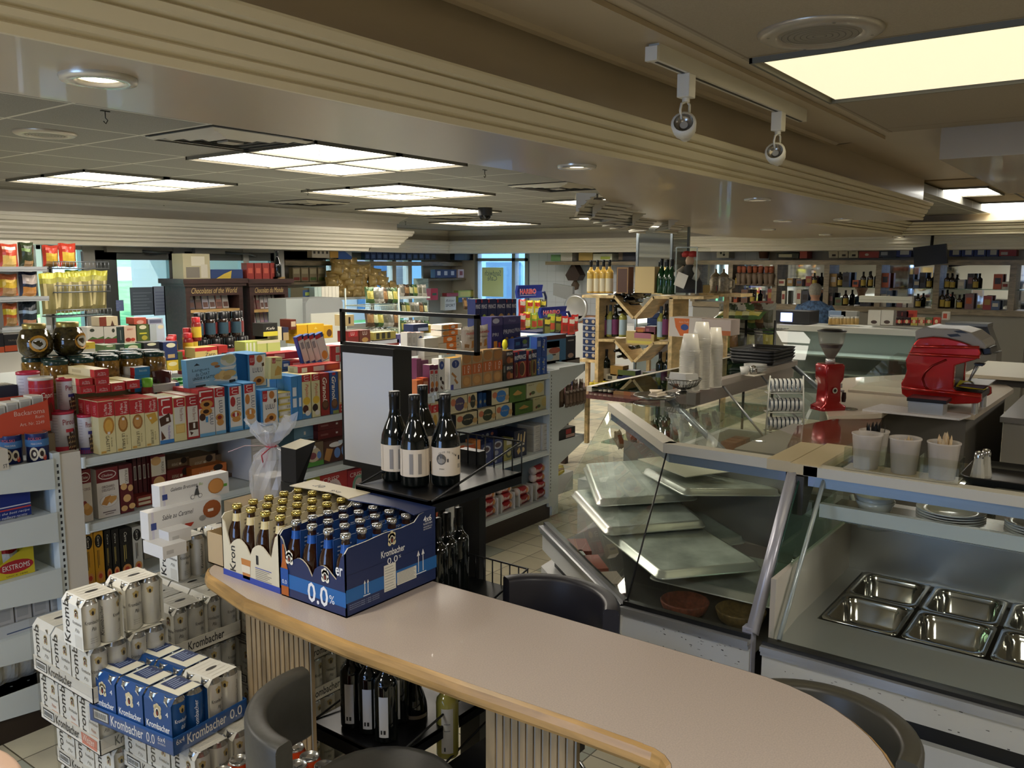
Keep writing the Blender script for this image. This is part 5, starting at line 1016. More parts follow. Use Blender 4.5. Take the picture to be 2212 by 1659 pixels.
s2('biscuit_box',262,291,1003,'571d20',[('r',0,.6,.7,.92,'cfc8b8'),('v','WALKERS',.42,.9,.28,.24,'3a2a24')]+COOKS,'dark red cookie box with cookies and vertical name, right of the tall white boxes')
for k in range(4):s2('biscuit_box',291+k*10,291+k*10+9,986-k*2,'4a191d',[('r',.2,.5,.8,.8,'b5aea2'),('r',.3,.52,.7,.78,'6a6460')],'narrow dark red cookie box edge-on, in the row of four',y=3.86,group='four dark red cookie boxes edge-on')
s2('biscuit_box',330,362,983,'6a2024',[('r',.0,.55,1,.95,'cfc8b8'),('v','WALKERS',.7,.85,.26,.2,'3a2a24'),('e',.35,.88,.35,.1,'c9a068'),('e',.5,.4,.4,.13,'c9a068'),('e',.7,.15,.3,.1,'c9a068')],'white and dark red cookie box in front of the brown cartons',y=3.84)
s2('biscuit_box',296,330,1070,'7a2a20',[('r',.1,.55,.9,.8,'cfc2a8'),('r',.1,.15,.9,.4,'cfc2a8')],'small dark red and cream box low beside the tall cookie boxes',y=3.80)
BRN='8a6f52'
for u0,u1,v0,v1,c,y,lb in((410,467,985,1010,'8f7557',4.0,'brown ginger biscuit box with a dark window, upper of the pile'),(467,540,976,998,'7d6650',4.05,'brown ginger biscuit box behind, right of the upper one'),(362,410,990,1012,'7b634a',4.02,'brown ginger biscuit box, left end of the pile'),(415,491,1006,1030,'c0692c',3.93,'orange ginger biscuit box with a dark window'),(489,546,996,1016,'5e4a3a',4.0,'dark brown biscuit box right of the orange one, upper'),(492,546,1018,1042,'5e4a3a',3.96,'dark brown biscuit box right of the orange one, lower'),(362,415,1012,1040,'7a2422',3.98,'dark red flat box left of the orange one')):
 z=PY((u0+u1)/2,v1,y).z;goods('biscuit_box',u0,u1,v0,y,max(z,Z2),.16,c,[('e',.75,.7,.14,.3,'2b1e16'),('t','ANNAS',.18,.3,.3,.3,'cdbfa8'),('r',.52,.35,.62,.55,'cdbfa8')],label=lb)
s2('flat_box',545,590,945,'b9b4ad',[('r',0,.0,.06,1,'a8a49c'),('r',.45,.45,.75,.7,'b8404a')]+[('r',.05,.1*i,.95,.1*i+.01,'8f8b85')for i in range(1,10)],'stack of white flat cartons with a red mark, behind the cellophane parcel',y=3.78,d=.3)
s2('biscuit_box',637,679,913,'6f97ad',[('r',0,.3,1,.32,'54788c'),('r',0,.62,1,.64,'54788c'),('r',.5,.7,.6,.78,'ddd6cc'),('r',.2,.1,.7,.2,'8fb3c6')],'light-blue cartons stacked behind the cartoon boxes',y=3.9,d=.2)
for k,(a,b)in enumerate(((908,927),(927,947))):z=PY(712,b,3.86).z;goods('biscuit_box',687,742,a,3.86,z,.25,'6a2320',[('r',.1,.4,.4,.6,'8f5a50'),('r',.7,.4,.78,.6,'d3c8bc')],label='dark red flat biscuit box on the middle shelf, '+('upper','lower')[k]+' of two')
s2('cookie_box',660,700,957,'6b5a44',[('r',0,0,1,.2,'4f8a38'),('e',.45,.5,.4,.32,'b9a98a'),('e',.3,.82,.3,.1,'d6d3cc'),('e',.4,.45,.2,.15,'7a3f44'),('e',.75,.45,.12,.16,'5f80b5')],'colourful children biscuit box with green base, left one',z=.855,y=3.78,d=.12,leftc='8a9a4a')
s2('cookie_box',700,757,950,'4a2c24',[('p',[(.0,.2),(.2,.05),(.35,.6),(.1,.7)],'a8773f'),('e',.45,.8,.25,.12,'d6d3cc'),('e',.5,.4,.12,.25,'5f80b5'),('e',.8,.45,.14,.28,'6f90c0'),('r',.55,.8,.95,.95,'b9c4cc')],'dark red children biscuit box beside the green-based one',z=.855,y=3.78,d=.12)
# third shelf
Z3=.551
for u0,u1,c,tc,lb in((186,208,'c9962a','2a2620','amber cracker box with a black oval, left of the pair'),(208,229,'c9962a','2a2620','amber cracker box with a black oval, right of the pair'),(231,245,'1d1c1a','b9a45a','black cracker box half hidden in the row'),(246,262,'1d1c1a','b9a45a','black cracker box with yellow print, left'),(263,289,'1d1c1a','b9a45a','black cracker box with yellow print, right'),(290,311,'b9b7ab','2a2620','white cracker box with black oval, right end')):
 goods('cracker_box',u0,u1,1150+(u0-186)*-.13,3.76,Z3,.1,c,[('e',.5,.82,.42,.13,'141312'),('v','Carrs',.38,.92,.2,.24,'ddd8c8',.2),('r',.3,.3,.36,.65,tc),('r',.45,.35,.5,.65,tc),('e',.5,.14,.38,.1,'c98a4a'),('e',.5,.14,.2,.05,'b5402f')],label=lb,leftc=c,deep=1)
goods('sausage_box',312,345,1120,3.9,Z3,.1,'a9a49a',[('e',.4,.5,.25,.2,'3f4f74')],label='white box with blue print in shadow right of the cracker boxes')
for u0,u1,v0,c,lb in((693,752,1022,'a82c2c','red crisp-bread box with yellow-green left side, under the cartoon boxes'),(752,800,1012,'9c2430','red crisp-bread box with a green oval, on the lower shelf'),(800,830,1005,'a32a36','red crisp-bread box with pink ovals beside it')):
 goods('crispbread_box',u0,u1,v0,3.80,Z3,.12,c,[('e',.5,.5,.3,.35,'6f9a84' if u0==752 else 'cdb7b0'),('e',.5,.5,.2,.25,'b9a9a0'),('t','CRISP',.1,.8,.6,.12,'ddd0c4')],label=lb,leftc='b5a83a' if u0==693 else None)
goods('low_red_box',752,832,1058,3.74,Z3-.05,.1,'8d2228',[('r',.4,.2,.9,.5,'c9a79c')],label='low red box in front of the crisp-bread boxes',h=.09,cat='box')
# ---------- right section, upper shelf (1.17)
ZR=1.171;c4=lambda x:880+x/6.506;d4=lambda y:640+y/6.506
def r1(u0,u1,vt,body,spec,lab,y=YF,z=ZR,d=.06,name='biscuit_box',**k):return goods(name,c4(u0),c4(u1),d4(vt),y,z,d,body,spec,label=lab,**k)
BLO=[('e',.5,.8,.38,.13,'2a3f7a'),('e',.5,.8,.3,.1,'33498a'),('v','g',.45,.84,.08,.2,'d0d4de')]
r1(135,215,1180,'b0602f',[('r',0,.6,1,1,'c9602c'),('e',.6,.3,.35,.2,'3a1a14'),('t','T',.5,.15,.35,.3,'d8d0c4')],'small orange and dark chocolate wafer box at the display column')
r1(220,300,1150,'a8482a',[('r',.1,.5,.9,.8,'c98a6a'),('r',.2,.1,.8,.4,'5a2a20')],'small orange-red box beside the purple wafers')
for k,(a,b)in enumerate(((135,200),(200,300))):r1(a,b,880+20*k,'5d1f44',[('r',.3,.2,.36,.8,'7c3a60')],'plum wafer bag behind, '+('left','right')[k],y=3.85,name='wafer_bag',cat='packet')
for k,(a,b)in enumerate(((315,375),(378,435))):r1(a,b,965,'cfc9c0',[('r',0,.82,1,1,'5d1f44'),('r',.15,.68,.85,.8,'b03030'),('v','Pim',.35,.64,.2,.4,'3a2a2a'),('e',.6,.3,.35,.12,'b9702f'),('e',.5,.12,.4,.08,'5a2a20')],'plum-topped white wafer box, '+('left','right')[k]+' of two',leftc='5d1f44')
r1(440,530,880,'cfcdc6',BLO+[('e',.35,.4,.18,.06,'241c1c'),('p',[(.4,.35),(.8,.3),(.85,.2),(.5,.24)],'33221c'),('p',[(.3,.2),(.7,.1),(.6,.05),(.25,.12)],'6a4a34')],'white wafer box with blue oval and dark squares')
r1(600,755,865,'cfcdc6',[('e',.5,.8,.34,.13,'2a3f7a'),('v','gille',.45,.88,.16,.15,'c9cddb'),('p',[(.1,.5),(.5,.34),(.6,.4),(.2,.56)],'a8753f'),('p',[(.35,.3),(.6,.15),(.75,.2),(.45,.36)],'a8753f'),('r',.05,.0,.3,.16,'4a4f9a')],'large white wafer box with blue oval, yellow on top',topc='c99a3a',leftc='c9c6be')
OB=[('r',0,.36,1,.66,'b8602c'),('e',.5,.83,.45,.14,'a8753f'),('e',.45,.18,.42,.16,'b5834a'),('e',.45,.18,.3,.11,'c2935a'),('v','Gx',.55,.63,.24,.26,'ddd2c4'),('r',.2,.4,.26,.62,'d8b59a')]
for k,(a,b,v)in enumerate(((770,905,800),(912,1055,780),(1065,1200,750),(1205,1335,740))):r1(a,b,v,'a5875f' if k<3 else '94714a',OB,'orange-banded round biscuit box, '+('leftmost of four','second of four','third of four','rightmost of four, with a chocolate ring')[k],topc='b58f5d',leftc='b9a078')
r1(1345,1385,960,'2a2a24',[('r',.1,.5,.8,.9,'6f6f66')],'thin black carton edge between the round biscuits and the dark square-biscuit boxes')
BR=[('r',0,.62,1,.9,'22304a'),('t','BRUN',.1,.66,.8,.2,'d6cfc0',0,.02),('e',.4,.3,.35,.25,'8a4a2a'),('r',.55,.1,.95,.4,'a8753f')]
r1(1387,1485,955,'33241c',BR,'dark square-biscuit box, lower of two');zB=PY(c4(1436),d4(955),YF).z;r1(1387,1485,700,'3a2a20',BR,'dark square-biscuit box, upper of two',z=zB,topc='b58a3a',h=.1)
PR=[('r',0,.62,1,1,'18234f'),('t','PRINCE',.04,.7,.92,.16,'dddde0',.2,.02),('e',.55,.33,.34,.28,'b98a52'),('e',.5,.33,.3,.25,'4a2a1c'),('r',.02,.88,.16,.98,'b03034')]
for k,(a,b,v,c)in enumerate(((1500,1560,790,'5a1f28'),(1545,1670,770,'8a2a28'),(1700,1740,770,'7a2a28'),(1745,1815,750,'6f6a3a'))):r1(a,b,v,c,PR,'dark blue sandwich-biscuit box, '+('narrow one at left','front wide one','narrow one right of the wide','green-brown one')[k]+', lower row')
for k,(a,b)in enumerate(((1820,1885),(1888,1960))):r1(a,b,850,'1f4a94',[('v','Pocket',.3,.9,.4,.3,'d8dce6',.3),('v','Prince',.3,.45,.4,.3,'d8dce6',.3),('e',.2,.7,.1,.04,'c9c02a'),('e',.2,.3,.1,.04,'c9c02a')],'bright blue snack box with yellow stars, '+('left','right')[k],deep=1);zz=PY(c4(a),d4(850),YF).z;r1(a,b,575,'24468c',[('r',.1,.5,.8,.8,'8a96b0')]if k==0 else[('v','Prince',.3,.9,.6,.3,'d8dce6',.3),('e',.2,.5,.1,.06,'c9c02a')],'bright blue snack box in the upper layer, '+('left with a pale panel','right')[k],z=zz)
r1(1500,1600,600,'1c2c5c',[('r',.2,.4,.8,.7,'3a6f9a')],'dark blue bag-in-box above the sandwich-biscuit row, left',y=3.9,z=1.36);r1(1605,1715,575,'1f3468',[('e',.4,.6,.3,.2,'7f9a4a'),('r',.2,.2,.7,.4,'8f9ab0')],'dark blue cracker carton above the sandwich-biscuit row',y=3.9,z=1.36)
# upper tier seen behind and through the header frame
for k in range(3):r1(0+65*k,62+65*k if k<2 else 235,510,'c6c3bb',[('r',.2,.2,.8,.45,'b3b0a8'),('r',.2,.55,.8,.8,'b3b0a8')]if k<2 else[('e',.55,.55,.4,.3,'2a3f7a'),('e',.55,.55,.2,.15,'b9c0d0')],'white wafer box seen through the header frame, '+('left','middle','front with blue disc')[k],y=3.92,z=1.40,topc='b8502f')
r1(240,440,590,'c3beae',[('r',0,.3,1,.33,'a09b8c'),('r',0,.63,1,.66,'a09b8c')],'stack of plain cream flat cartons seen through the header frame',y=3.86,z=1.34)
for k,(a,b,v0,v1)in enumerate(((480,770,395,465),(480,770,478,550),(370,770,562,645),(445,755,652,730),(450,755,738,810))):z=PY(c4(620),d4(v1),3.88).z;goods('flat_biscuit_box',c4(a),c4(b),d4(v0),3.88,z,.1,'c9c3b4',[('r',.33,0,.78,1,'d97a2c'),('e',.55,.5,.1,.3,'ddd2c4')]+([('e',.2,.5,.16,.45,'c98a3c')]if k<2 else[('e',.85,.5,.02,.1,'2a2a2a')]),label='orange and white flat biscuit box in the pile of five, '+('topmost','second','third','fourth','bottom')[k])
NB=bag('biscuit_bag',.15,.20,.05,'b9b1a4',[(0,0,1,.14,'33241c'),(.55,.2,.9,.5,'a8753f'),(.1,.25,.4,.42,'8a6a48')],'bag')
for k,(u,lb)in enumerate(((850,'cream biscuit bag with a red brand word, half behind the header frame'),(1075,'cream biscuit bag with a red brand word and a round biscuit, right of the frame'))):
 p=PY(c4(u),d4(560),3.86);o=NB((p.x,3.86+.03*k,1.375),-.1*k,lb);q=MB().text('nutella',(-.055,-.034,.145),(1,0,0),(0,0,1),.11,.02,mat('a82c30'),0,.01).text('biscuits',(-.02,-.034,.115),(1,0,0),(0,0,1),.07,.012,mat('4a3428'));q.build('lettering',o)
r1(1180,1340,290,'2c2a60',[('r',0,.74,1,1,'4a4478'),('e',.4,.87,.3,.08,'b9bccd'),('t','PRI',.1,.4,.5,.1,'ccd0dc'),('r',.2,.05,.5,.25,'c98a2c'),('r',.6,.05,.8,.2,'a83428')],'purple-topped dark display box of chocolate biscuits, left',y=3.98,z=1.37,d=.1);r1(1345,1590,285,'232a5c',[('r',0,.76,1,1,'444070'),('t','Prince',.3,.82,.4,.1,'8a88a8',.3),('t','PRI',.02,.45,.28,.14,'d3d6e0'),('t','PRINCE',.32,.47,.3,.12,'d3d6e0'),('t','PRIN',.66,.49,.3,.12,'d3d6e0'),('e',.2,.2,.12,.15,'a8833f'),('e',.5,.2,.12,.15,'a8833f'),('e',.8,.2,.12,.15,'8a4a2a')],'purple-topped display box of dark blue biscuit packs, right',y=3.98,z=1.37,d=.1)
for k,(a,b)in enumerate(((955,1030),(1035,1125),(1130,1250),(1255,1380),(1385,1460),(1465,1530))):r1(a,b,40,'1c2650',[('t','PRINCE',.04,.68,.92,.14,'d3d3da',.2,.02),('e',.5,.22,.42,.28,'8fa03a' if k==1 else 'b08a52'),('e',.5,.22,.3,.2,'c9a262'),('r',.02,.88,.2,.98,'b03034')],'dark blue sandwich-biscuit pack in the top row, '+('leftmost','second, with green','third','fourth','fifth','rightmost')[k],y=4.25,z=1.50,d=.08)
MB_=MB().box(0,.95,0,.35,0,.02,SHW);o=MB_.build('riser_shelf',None,(5.0-.25,4.2,1.478));tag(o,'flat riser board holding the top row of dark blue biscuit packs','shelf');MB().box(.02,.05,.02,.33,-.305,0,SHW).build('leg',o);MB().box(.9,.93,.02,.33,-.305,0,SHW).build('leg',o)
sp=thing('serving_spoon',(5.05,3.84,1.34),'yellow plastic spoon hanging before the sandwich-biscuit boxes','spoon');MB().lathe([(.001,.12),(.016,.11),(.022,.08),(.016,.05),(.004,.04)],mat('c9c21f',.3),seg=12).build('bowl',sp);MB().tube([(0,0,-.05),(0,0,.045)],.004,mat('3f7a3a',.4)).build('handle',sp)
# ---------- right section shelves 2-4, crop origin (880,820) scale 5.183
e4=lambda x:880+x/5.183;f4=lambda y:820+y/5.183
def r2(u0,u1,vt,z,body,spec,lab,y=3.75,d=.09,name='cracker_box',**k):return goods(name,e4(u0),e4(u1),f4(vt),y,z,d,body,spec,label=lab,**k)
Za,Zb,Zc=.891,.565,.176
for k,(a,b)in enumerate(((183,265),(268,352))):r2(a,b,250+0*k,Za-.0,'cdbb93',[('r',0,.72,1,.92,RED),('u','Fi',.65,.75,.12,.3,'e0cfc6'),('e',.5,.5,.28,.17,'b06a4a' if k==0 else 'b8923f'),('v','LA CRAQ',.45,.3,.28,.2,'6a5a34')],'tall cream and red thin biscuit box behind the wine bottles, '+('left','right')[k],z2=0)if False else goods('biscuit_box',e4(a),e4(b),f4(250),3.75,Z2+.0,.08,'cdbb93',[('r',0,.72,1,.92,RED),('u','Fi',.65,.75,.12,.3,'e0cfc6'),('e',.5,.5,.28,.17,'b06a4a' if k==0 else 'b8923f'),('v','LA CRAQ',.45,.3,.28,.2,'6a5a34')],label='tall cream and red thin biscuit box behind the wine bottles, '+('left','right')[k])
def cr(c):return[('e',.55,.5,.3,.42,c),('e',.18,.65,.14,.22,'b56a4a'),('e',.9,.35,.12,.2,'b8925a'),('t','crisps',.36,.45,.38,.14,'c9b98a')]
zt2=PY(e4(600),f4(385),3.75).z
for a,b,vt,z,c,lb in((545,780,390,Za,'2c3028','cream cracker box with dark oval, lower row left'),(790,985,335,Za,'37402c','cream cracker box with dark green oval, lower row middle'),(990,1172,290,Za,'2f6fb0','cream cracker box with bright blue oval, lower row right'),(478,672,170+30,'u','4a3f5c','cream cracker box with violet oval, upper row'),(675,780,150+20,'u','2c3028','cream cracker box with dark oval, upper row, half hidden'),(942,1135,95+30,'u','2f6fb0','cream cracker box with bright blue oval, upper row')):
 if z=='u':z=PY(e4(a),f4({478:390,675:345,942:290}[a]),3.75).z+.0
 r2(a,b,vt-15,z,'c2b690',cr(c),lb,leftc='1e1e1c')
z=PY(e4(860),f4(310),3.8).z
for k in range(3):r2(795+50*k,840+50*k,150,z,'234a82',[('r',.3,.2,.7,.6,'3a6aa8'),('e',.5,.4,.25,.12,'a8a48c')],'narrow blue cracker box edge in the upper row, '+('left','middle','right')[k],y=3.80)
GRN=[('p',[(.2,.5),(.5,.75),(.8,.5),(.65,.42),(.35,.42)],'b0873f'),('t','PIROUE',.3,.2,.4,.18,'2f4a20')]
r2(1205,1400,250,Za,'4a6a2a',GRN,'green cracker box with a pile of chips, lower',leftc='1c1e18');z=PY(e4(1240),f4(245),3.75).z;r2(1140,1325,75,z,'4a6a2a',GRN,'green cracker box with a pile of chips, upper',leftc='1c1e18')
OAT=[('t','MULTI',.1,.8,.3,.1,'5a2a20'),('e',.75,.55,.22,.35,'b8a462'),('e',.35,.3,.12,.12,'4a5a34'),('e',.2,.25,.06,.1,'6a3a2a')]
r2(1408,1578,190,Za,'b0ab7c',OAT,'beige-green oat cake box, lower, next to the green one');z=PY(e4(1440),f4(190),3.75).z;r2(1335,1530,30,z,'b3b08c',OAT,'beige-green oat cake box, upper, at the right end')
# third shelf
r2(580,640,740,Zb,'c2bbb0',[('r',0,.72,1,1,'b0502c'),('e',.5,.3,.3,.12,'a8542c'),('r',0,0,1,.12,'c06a30')],'orange and white waffle box behind the wire rack, left',name='waffle_box');r2(645,755,735,Zb,'c2bbb0',[('r',0,.72,1,1,'b0502c'),('e',.5,.35,.3,.12,'a8542c'),('r',0,0,1,.12,'c06a30')],'orange and white waffle box behind the wire rack, right',name='waffle_box')
r2(760,820,680,Zb,'c97a3a',[('r',.2,.2,.8,.8,'cf8442')],'plain orange waffle box at the rack edge',name='waffle_box');r2(600,770,640,.82,'a8422a',[('e',.5,.5,.3,.3,'c2603a')],'crumpled orange-red bag on the waffle boxes',name='waffle_bag',y=3.86,cat='bag')if False else None
BC=[('e',.5,.75,.38,.16,'a9acb8'),('e',.5,.75,.26,.1,'4a3a40'),('e',.35,.45,.2,.1,'8a8f9f'),('r',.1,.05,.4,.3,'8a8f9f')]
r2(825,945,720,Zb,'2c3866',BC,'indigo praline box with a white oval, left of two',name='chocolate_box');r2(950,1075,665,Zb,'2c3866',BC,'indigo praline box with a white oval, right of two',name='chocolate_box')
r2(800,1010,590,Zb+.16,'2a3058',[('e',.2,.5,.08,.25,'a8b0b8'),('e',.45,.5,.08,.25,'a8b0b8'),('e',.7,.5,.08,.25,'b8705a')],'low dark blue carton lying on top of the praline boxes',y=3.9,h=.05,name='chocolate_box')
r2(1078,1185,665,Zb,'8a8448',[('r',.3,.72,.9,.95,'b9b7ac'),('e',.55,.35,.35,.25,'4a4f3a'),('e',.55,.35,.2,.15,'a8a070')],'olive chocolate box with a pale top panel',name='chocolate_box')
r2(1195,1335,570,Zb,'171c33',[('p',[(.2,.55),(.32,.9),(.4,.9),(.35,.55)],'c9b58a'),('p',[(.45,.55),(.5,.85),(.6,.85),(.62,.5)],'b59a62'),('p',[(.7,.55),(.8,.92),(.88,.9),(.82,.5)],'c9b58a'),('r',.25,.42,.8,.5,'b9b7ac'),('p',[(.2,.25),(.4,.38),(.5,.2),(.3,.1)],'b59a62'),('e',.7,.25,.12,.09,'c9b58a')],'black-blue box with gold praline sticks',name='chocolate_box',leftc='151a2e',d=.2)
for k in range(6):
 for j,(a,b)in enumerate(((1425,1500),(1500,1560))):z=Zb+.0345*k;x0,x1,_=dims(e4(a),e4(b),f4(600),3.75,Zb);P_=carton('flat_white_box',x1-x0-.004,.033,.16,'bdbbb4',[('r',.3,.35,.8,.6,'a5a39c')]);P_(((x0+x1)/2,3.84-.02*j,z+.001*j),0,'small flat white carton in the two stacks at the right end of the third shelf','small flat white cartons in two stacks')
r2(1555,1610,440,Zb,'c9c2b0',[('r',.0,.85,1,1,'c9953a'),('r',.2,.55,.8,.6,'b03a34'),('r',.2,.65,.8,.7,'b03a34'),('v','Crostini',.45,.5,.3,.25,'6a5a34'),('r',0,0,1,.12,'c9a83a')],'narrow white and yellow breadstick box at the right end',name='breadstick_box')
# bottom shelf: rolls of caramel biscuits in white-edged trays
roll=thing('biscuit_roll',(0,0,0),None,'biscuit roll');m=MB();m.T=Matrix.Rotation(PI/2,4,'Y');m.lathe([(.001,-.075),(.028,-.07),(.033,-.06),(.033,.06),(.028,.07),(.001,.075)],mat('8f2226',.3),seg=14);m.build('wrapper',roll)
m=MB();m.T=Matrix.Rotation(PI/2,4,'Y');m.lathe([(.001,.0765),(.0285,.0715),(.0335,.061),(.0335,.045)],mat('b9aaa2',.3),seg=14);m.build('wrapper_end',roll);m=MB();m.T=Matrix.Rotation(PI/2,4,'Y');m.lathe([(.0335,-.045),(.0335,-.061),(.0285,-.0715),(.001,-.0765)],mat('b9aaa2',.3),seg=14);m.build('wrapper_end',roll)
m=MB().text('Biscoff',(-.045,-.0345,-.008),(1,0,0),(0,0,1),.065,.022,mat('ddd2c8'),.2,.01);m.T=Matrix();m.poly([(.035+.014*math.cos(i*.6),-.0342,.005+.02*math.sin(i*.6))for i in range(10)],mat('b0743f'));m.build('lettering',roll);RO=Proto(roll)
def rolls(a,b,zs,lb):
 x0,x1,_=dims(e4(a),e4(b),f4(1300),3.75,Zc);w=x1-x0;t=MB();c=mat('c4c0b8',.5);t.box(-.004,0,0,.1,0,.13,c).box(w,w+.004,0,.1,0,.13,c).box(0,w,.098,.1,0,.13,mat('7a6a50')).box(0,w,0,.1,0,.002,c);o=t.build('display_tray',None,(x0,3.745,Zc));tag(o,lb,'display tray')
 for k,(dx,dz)in enumerate(zs):RO((x0+w/2+dx,3.785,Zc+.036+dz),0,'red caramel biscuit roll with white lettering on the bottom shelf','red caramel biscuit rolls',rot=(0,.08*(k%3-1),0),scale=(w/.158,1,1))
rolls(865,1010,((0,0),(0,.066),(-.01,.13)),'white-edged tray of red biscuit rolls, leftmost');rolls(1055,1195,((0,0),(0,.066),(-.02,.135),(.0,.2)),'white-edged tray of red biscuit rolls, second');rolls(1255,1395,((0,0),(-.02,.07)),'white-edged tray of red biscuit rolls, third');rolls(1445,1580,((0,0),(0,.067),(-.03,.135),(-.03,.2)),'white-edged tray of red biscuit rolls, rightmost')
for k,(a,b,v,c,lb)in enumerate(((690,800,1250,'6f6a62','clear sleeve of long biscuits with red label, left of the rolls'),(560,680,1270,'8a857a','clear tub of biscuits low behind the wine bottles'))):r2(a,b,v,Zc,c,[('r',.0,.75,.8,1,'a33a3c'),('e',.4,.4,.25,.25,'a8885a')],lb,name='biscuit_sleeve',y=3.80)
for k in range(5):r2(465,525,1430+46*k,Zc+.165-.041*k,'c3c3c0',[],'white flat carton in the low stack behind the wine bottles',y=3.78,h=.04,d=.15,name='flat_white_box',group='white flat cartons behind the wine bottles')
r2(635,685,1460,Zc,'6f8fb0',[('r',.2,.5,.8,.8,'a8b9c8')],'pale blue box on the bottom shelf',y=3.76);r2(285,365,1490,Zc,'a8933a',[('r',0,.6,1,1,'a84a2c'),('v','MATT',.4,.5,.4,.3,'7a5a20')],'yellow and orange box low behind the blue beer case',y=3.76)
# far-end shelf goods
BK=bag('grain_bag',.055,.17,.035,'5f4b3c',[(.1,.3,.9,.8,'7c6552'),(.2,.85,.8,1,'a8998a')],'bag')
for k in range(7):BK((5.66+.05*(k%7),3.74+.02*(k%2),.872),0,'cellophane bag of brown grains on the far end shelf, back row','cellophane bags of grains on the far end shelf',scale=(1,1,1.2))
for k in range(6):BK((5.70+.052*k,3.71,.872),0,'cellophane bag of brown grains on the far end shelf, front row','front-row cellophane bags on the far end shelf',scale=(1,1,.8))
o=MB().box(0,.26,0,.12,0,.09,mat('1a1a1a')).quad((.12,-.001,.04),(.2,-.001,.04),(.2,-.001,.08),(.12,-.001,.08),mat('a82c2c')).quad((.12,-.001,.01),(.25,-.001,.01),(.25,-.001,.035),(.12,-.001,.035),mat('c4a090')).build('open_display_box',None,(5.62,3.74,.602));tag(o,'black open display box with red label on the lower far end shelf','display box')
tag(MB().box(0,.3,0,.2,0,.16,mat('c4c6c6')).build('white_bin',None,(5.62,3.78,.14)),'white box under the far end shelf','box')
for k in range(4):goods_=MB().box(0,.2,0,.05,0,.018,mat('b8a82a' if k!=1 else '7a5a2a')).build('chocolate_bar',None,(5.64+.03*k,3.76+.045*k,.302+.003*k),rz=.25-.1*k);tag(goods_,'yellow-wrapped bar lying on the white box, '+('nearest','brown one','third','farthest')[k],'chocolate bar')
# wine-marker card & parcel in cellophane at the end of the table
p=PZ(592,1075,1.0)
gb=PY(590,1078,2.75);tag(MB().box(-.13,.13,-.12,.14,0,gb.z-.702,mat('8f7a58',.8)).build('carton',None,(gb.x,gb.y,.70)),'brown carton under the cellophane parcel behind the cream beer case','box');t=thing('gift_parcel',tuple(gb),'clear cellophane gift parcel tied with red ribbon, behind the cream beer case','gift');m=MB();rnd=random.Random(5);fl=mat('e6e6ea',.12,alpha=.34);t.scale=(1,1,.72)
prof=[(.075,0),(.082,.08),(.085,.16),(.07,.24),(.035,.285),(.018,.30),(.04,.33),(.075,.39),(.10,.45)]
vs=[];n=22
for j,(r,z)in enumerate(prof):
 for i in range(n):q=r*(1+rnd.uniform(-.18,.18)*(1 if j>2 else.6));vs.append((q*math.cos(2*PI*i/n),q*math.sin(2*PI*i/n),z+(rnd.uniform(-.05,.03)if j>6 else 0)))
m.add(vs,[(j*n+i,j*n+(i+1)%n,(j+1)*n+(i+1)%n,(j+1)*n+i)for j in range(len(prof)-1)for i in range(n)],fl);m.build('cellophane',t)
MB().lathe([(.019,.293),(.024,.3),(.019,.307)],mat('a8303f',.3),seg=12).tube([(-.02,-.02,.3),(-.07,-.03,.27),(-.06,-.03,.2),(-.04,-.03,.26)],.003,mat('a8303f'),5).tube([(.02,-.02,.3),(-.1,.03,.32),(-.17,.04,.30)],.002,mat('c9a9a9'),5).build('ribbon',t)
MB().box(-.05,.05,-.05,.05,0,.14,mat('a8a49c',.4)).build('box_inside',t)
wq=PY(640,1046,2.5);tag(MB().box(0,.05,0,.09,0,wq.z-.702,BLK).build('sign_post',None,(wq.x,wq.y,.70)),'short black post under the slanted sign holder','post');t=thing('sign_wedge',tuple(wq),'black slanted sign holder with a cream top edge behind the beer cases','sign holder');a=Vector((0,0,0));t.scale=(.62,.62,.75);m=MB();m.add([(0,0,0),(.05,0,0),(.14,-.02,.2),(.02,.02,.17),(0,.14,0),(.05,.14,0),(.14,.12,.2),(.02,.16,.17)],[(0,1,2,3),(7,6,5,4),(0,4,5,1),(1,5,6,2),(3,7,4,0)],BLK);m.add([(.14,-.02,.2),(.02,.02,.17),(.02,.16,.17),(.14,.12,.2)],[(0,1,2,3)],mat('c9c0a0'));m.build('holder',t)
